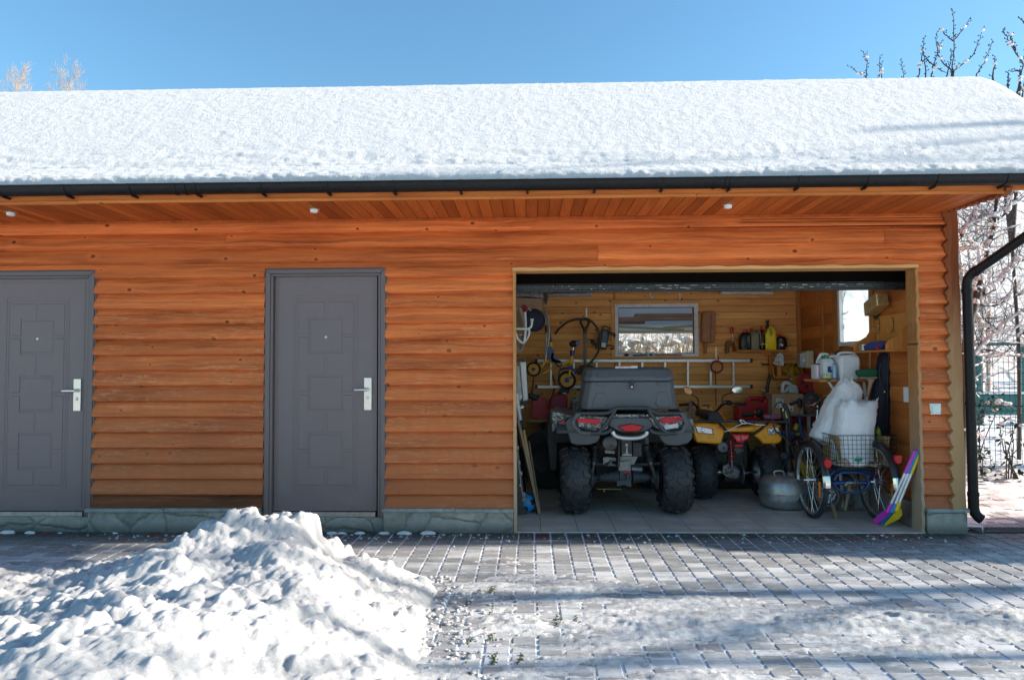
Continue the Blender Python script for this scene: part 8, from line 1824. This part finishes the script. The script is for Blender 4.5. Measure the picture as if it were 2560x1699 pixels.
t = thing('cushion_seat', 'round dark navy stool seat with a brown edge hanging by the left jamb', 'stool seat', ZA(330, 805, 1.5)); o = MB(); c = ZA(335, 697, 1.5); o.lathe(c, (.5, -1, 0), [(.10, -.05), (.118, -.04), (.122, -.02)], 36); build(o, 'brown_edge', plain('brown_edge', (.16, .075, .045), .6), t, smooth=50)
o = MB(); o.lathe(c, (.5, -1, 0), [(.12, -.02), (.122, 0), (.112, .012), (.06, .018), (.0, .019)], 36, cap=False); build(o, 'cover', M_navy, t, smooth=60)
t = thing('red_valve', 'small red valve wheel on a grey stem above the hose coil', 'valve', ZA(222, 570, 1.3)); o = MB(); c = ZA(220, 568, 1.3); o.tube([c+Vector((math.cos(i/20*6.2832)*.028, 0, math.sin(i/20*6.2832)*.028)) for i in range(20)], .010, 8, closed=True); o.ball(c, .016); build(o, 'hand_wheel', plain('valve_red', (.25, .012, .018), .4), t, smooth=60)
o = MB(); o.tube(zpath(ZA, [(243, 515, 1.31), (243, 560, 1.32), (290, 590, 1.4)], 1), .012, 8); build(o, 'stem', plain('grey_valve', (.3, .3, .29), .4), t, smooth=60)
t = thing('cardboard_box', 'tall cardboard box on the left wall under the silver package', 'box', ZA(290, 780, 1.85)); o = MB(); a, b = ZA(60, 450, 1.75), ZA(442, 775, 1.75); o.prism([ZA(40, 448, 1.75), ZA(445, 465, 1.75), ZA(418, 775, 1.75), ZA(40, 790, 1.75)], (0, .5, 0)); build(o, 'body', M_card, t, bev=.003)
o = MB(); o.prism([ZA(420, 466, 1.747), ZA(445, 465, 1.747), ZA(418, 775, 1.747), ZA(408, 775, 1.747)], (0, .004, 0)); build(o, 'edge_flap', plain('card_edge', (.30, .17, .09), .8), t)
m_ = NT('plastic_wrap'); pp = m_.pos(); m_ = m_.out((.30, .32, .35), .25, .5, m_.bump(m_.noise(pp, 40, 5), .9, .03))
o = MB(); o.prism([ZA(40, 400, 1.72), ZA(440, 408, 1.72), ZA(444, 462, 1.72), ZA(240, 440, 1.72), ZA(40, 446, 1.72)], (0, .4, 0)); tag(build(o, 'wrapped_package', m_, bev=.01), 'crumpled silver wrapped package on top of the tall cardboard box', 'package')
o = MB(); o.prism(curve([ZA(x, y, 1.70) for x, y in ((445, 405), (470, 410), (480, 450), (472, 500), (455, 515), (445, 480))], 3, True), (0, .1, 0)); tag(build(o, 'black_lamp', M_black, bev=.004), 'small black work lamp beside the silver package', 'lamp')
o = MB(); o.tube(zpath(ZA, [(480, 425, 2.6), (955, 420, 2.6)], 1), .022, 10); tag(build(o, 'grey_pipe', plain('grey_pipe', (.42, .42, .40), .5), smooth=60), 'grey plastic pipe lying high along the left of the back wall', 'pipe')
o = MB(); o.tube(zpath(ZB, [(95, 138, 2.6), (660, 138, 2.6)], 1), .022, 10); tag(build(o, 'tube_lamp', plain('tube_white', (.6, .58, .52), .4), smooth=60), 'unlit tube lamp high on the back wall to the right of the window', 'tube lamp')
# things lying on the back window sill
o = MB(); o.tube(zpath(ZA, [(1405, 1080), (1560, 1076)], YB-.06), .009, 8); o.ball(ZA(1600, 1075, YB-.06), .022, .02, .014); tag(build(o, 'screwdriver', plain('teal_handle', (.02, .11, .14), .4), smooth=60), 'teal and blue screwdriver lying on the back window sill', 'screwdriver')
o = MB(); o.bar(ZA(1650, 1078, YB-.05), ZA(1935, 1076, YB-.05), .03, .02); tag(build(o, 'wooden_ruler', M_tan), 'brown wooden stick lying on the back window sill', 'stick')
o = MB(); o.ball(ZA(1335, 1076, YB-.06), .028, .02, .016, 10, 6, .1); tag(build(o, 'small_knob', M_black, smooth=60), 'small black knob at the left end of the back window sill', 'knob')
o = MB(); a = ZA(1310, 1088, YB-.05); b = ZA(1960, 1088, YB-.05); o.box(a.x, b.x, YB-.09, YB-.031, a.z-.012, a.z-.004); tag(build(o, 'sill_board', M_pvc), 'narrow white ledge under the back window', 'ledge')
o = MB(); slab(ZH, [(0, 1265), (110, 1250), (110, 1268), (0, 1284)], 1.25, .02, o); tag(build(o, 'blue_tube', plain('tube_blue', (.01, .06, .2), .4)), 'small dark blue tube lying under the side window', 'tube')
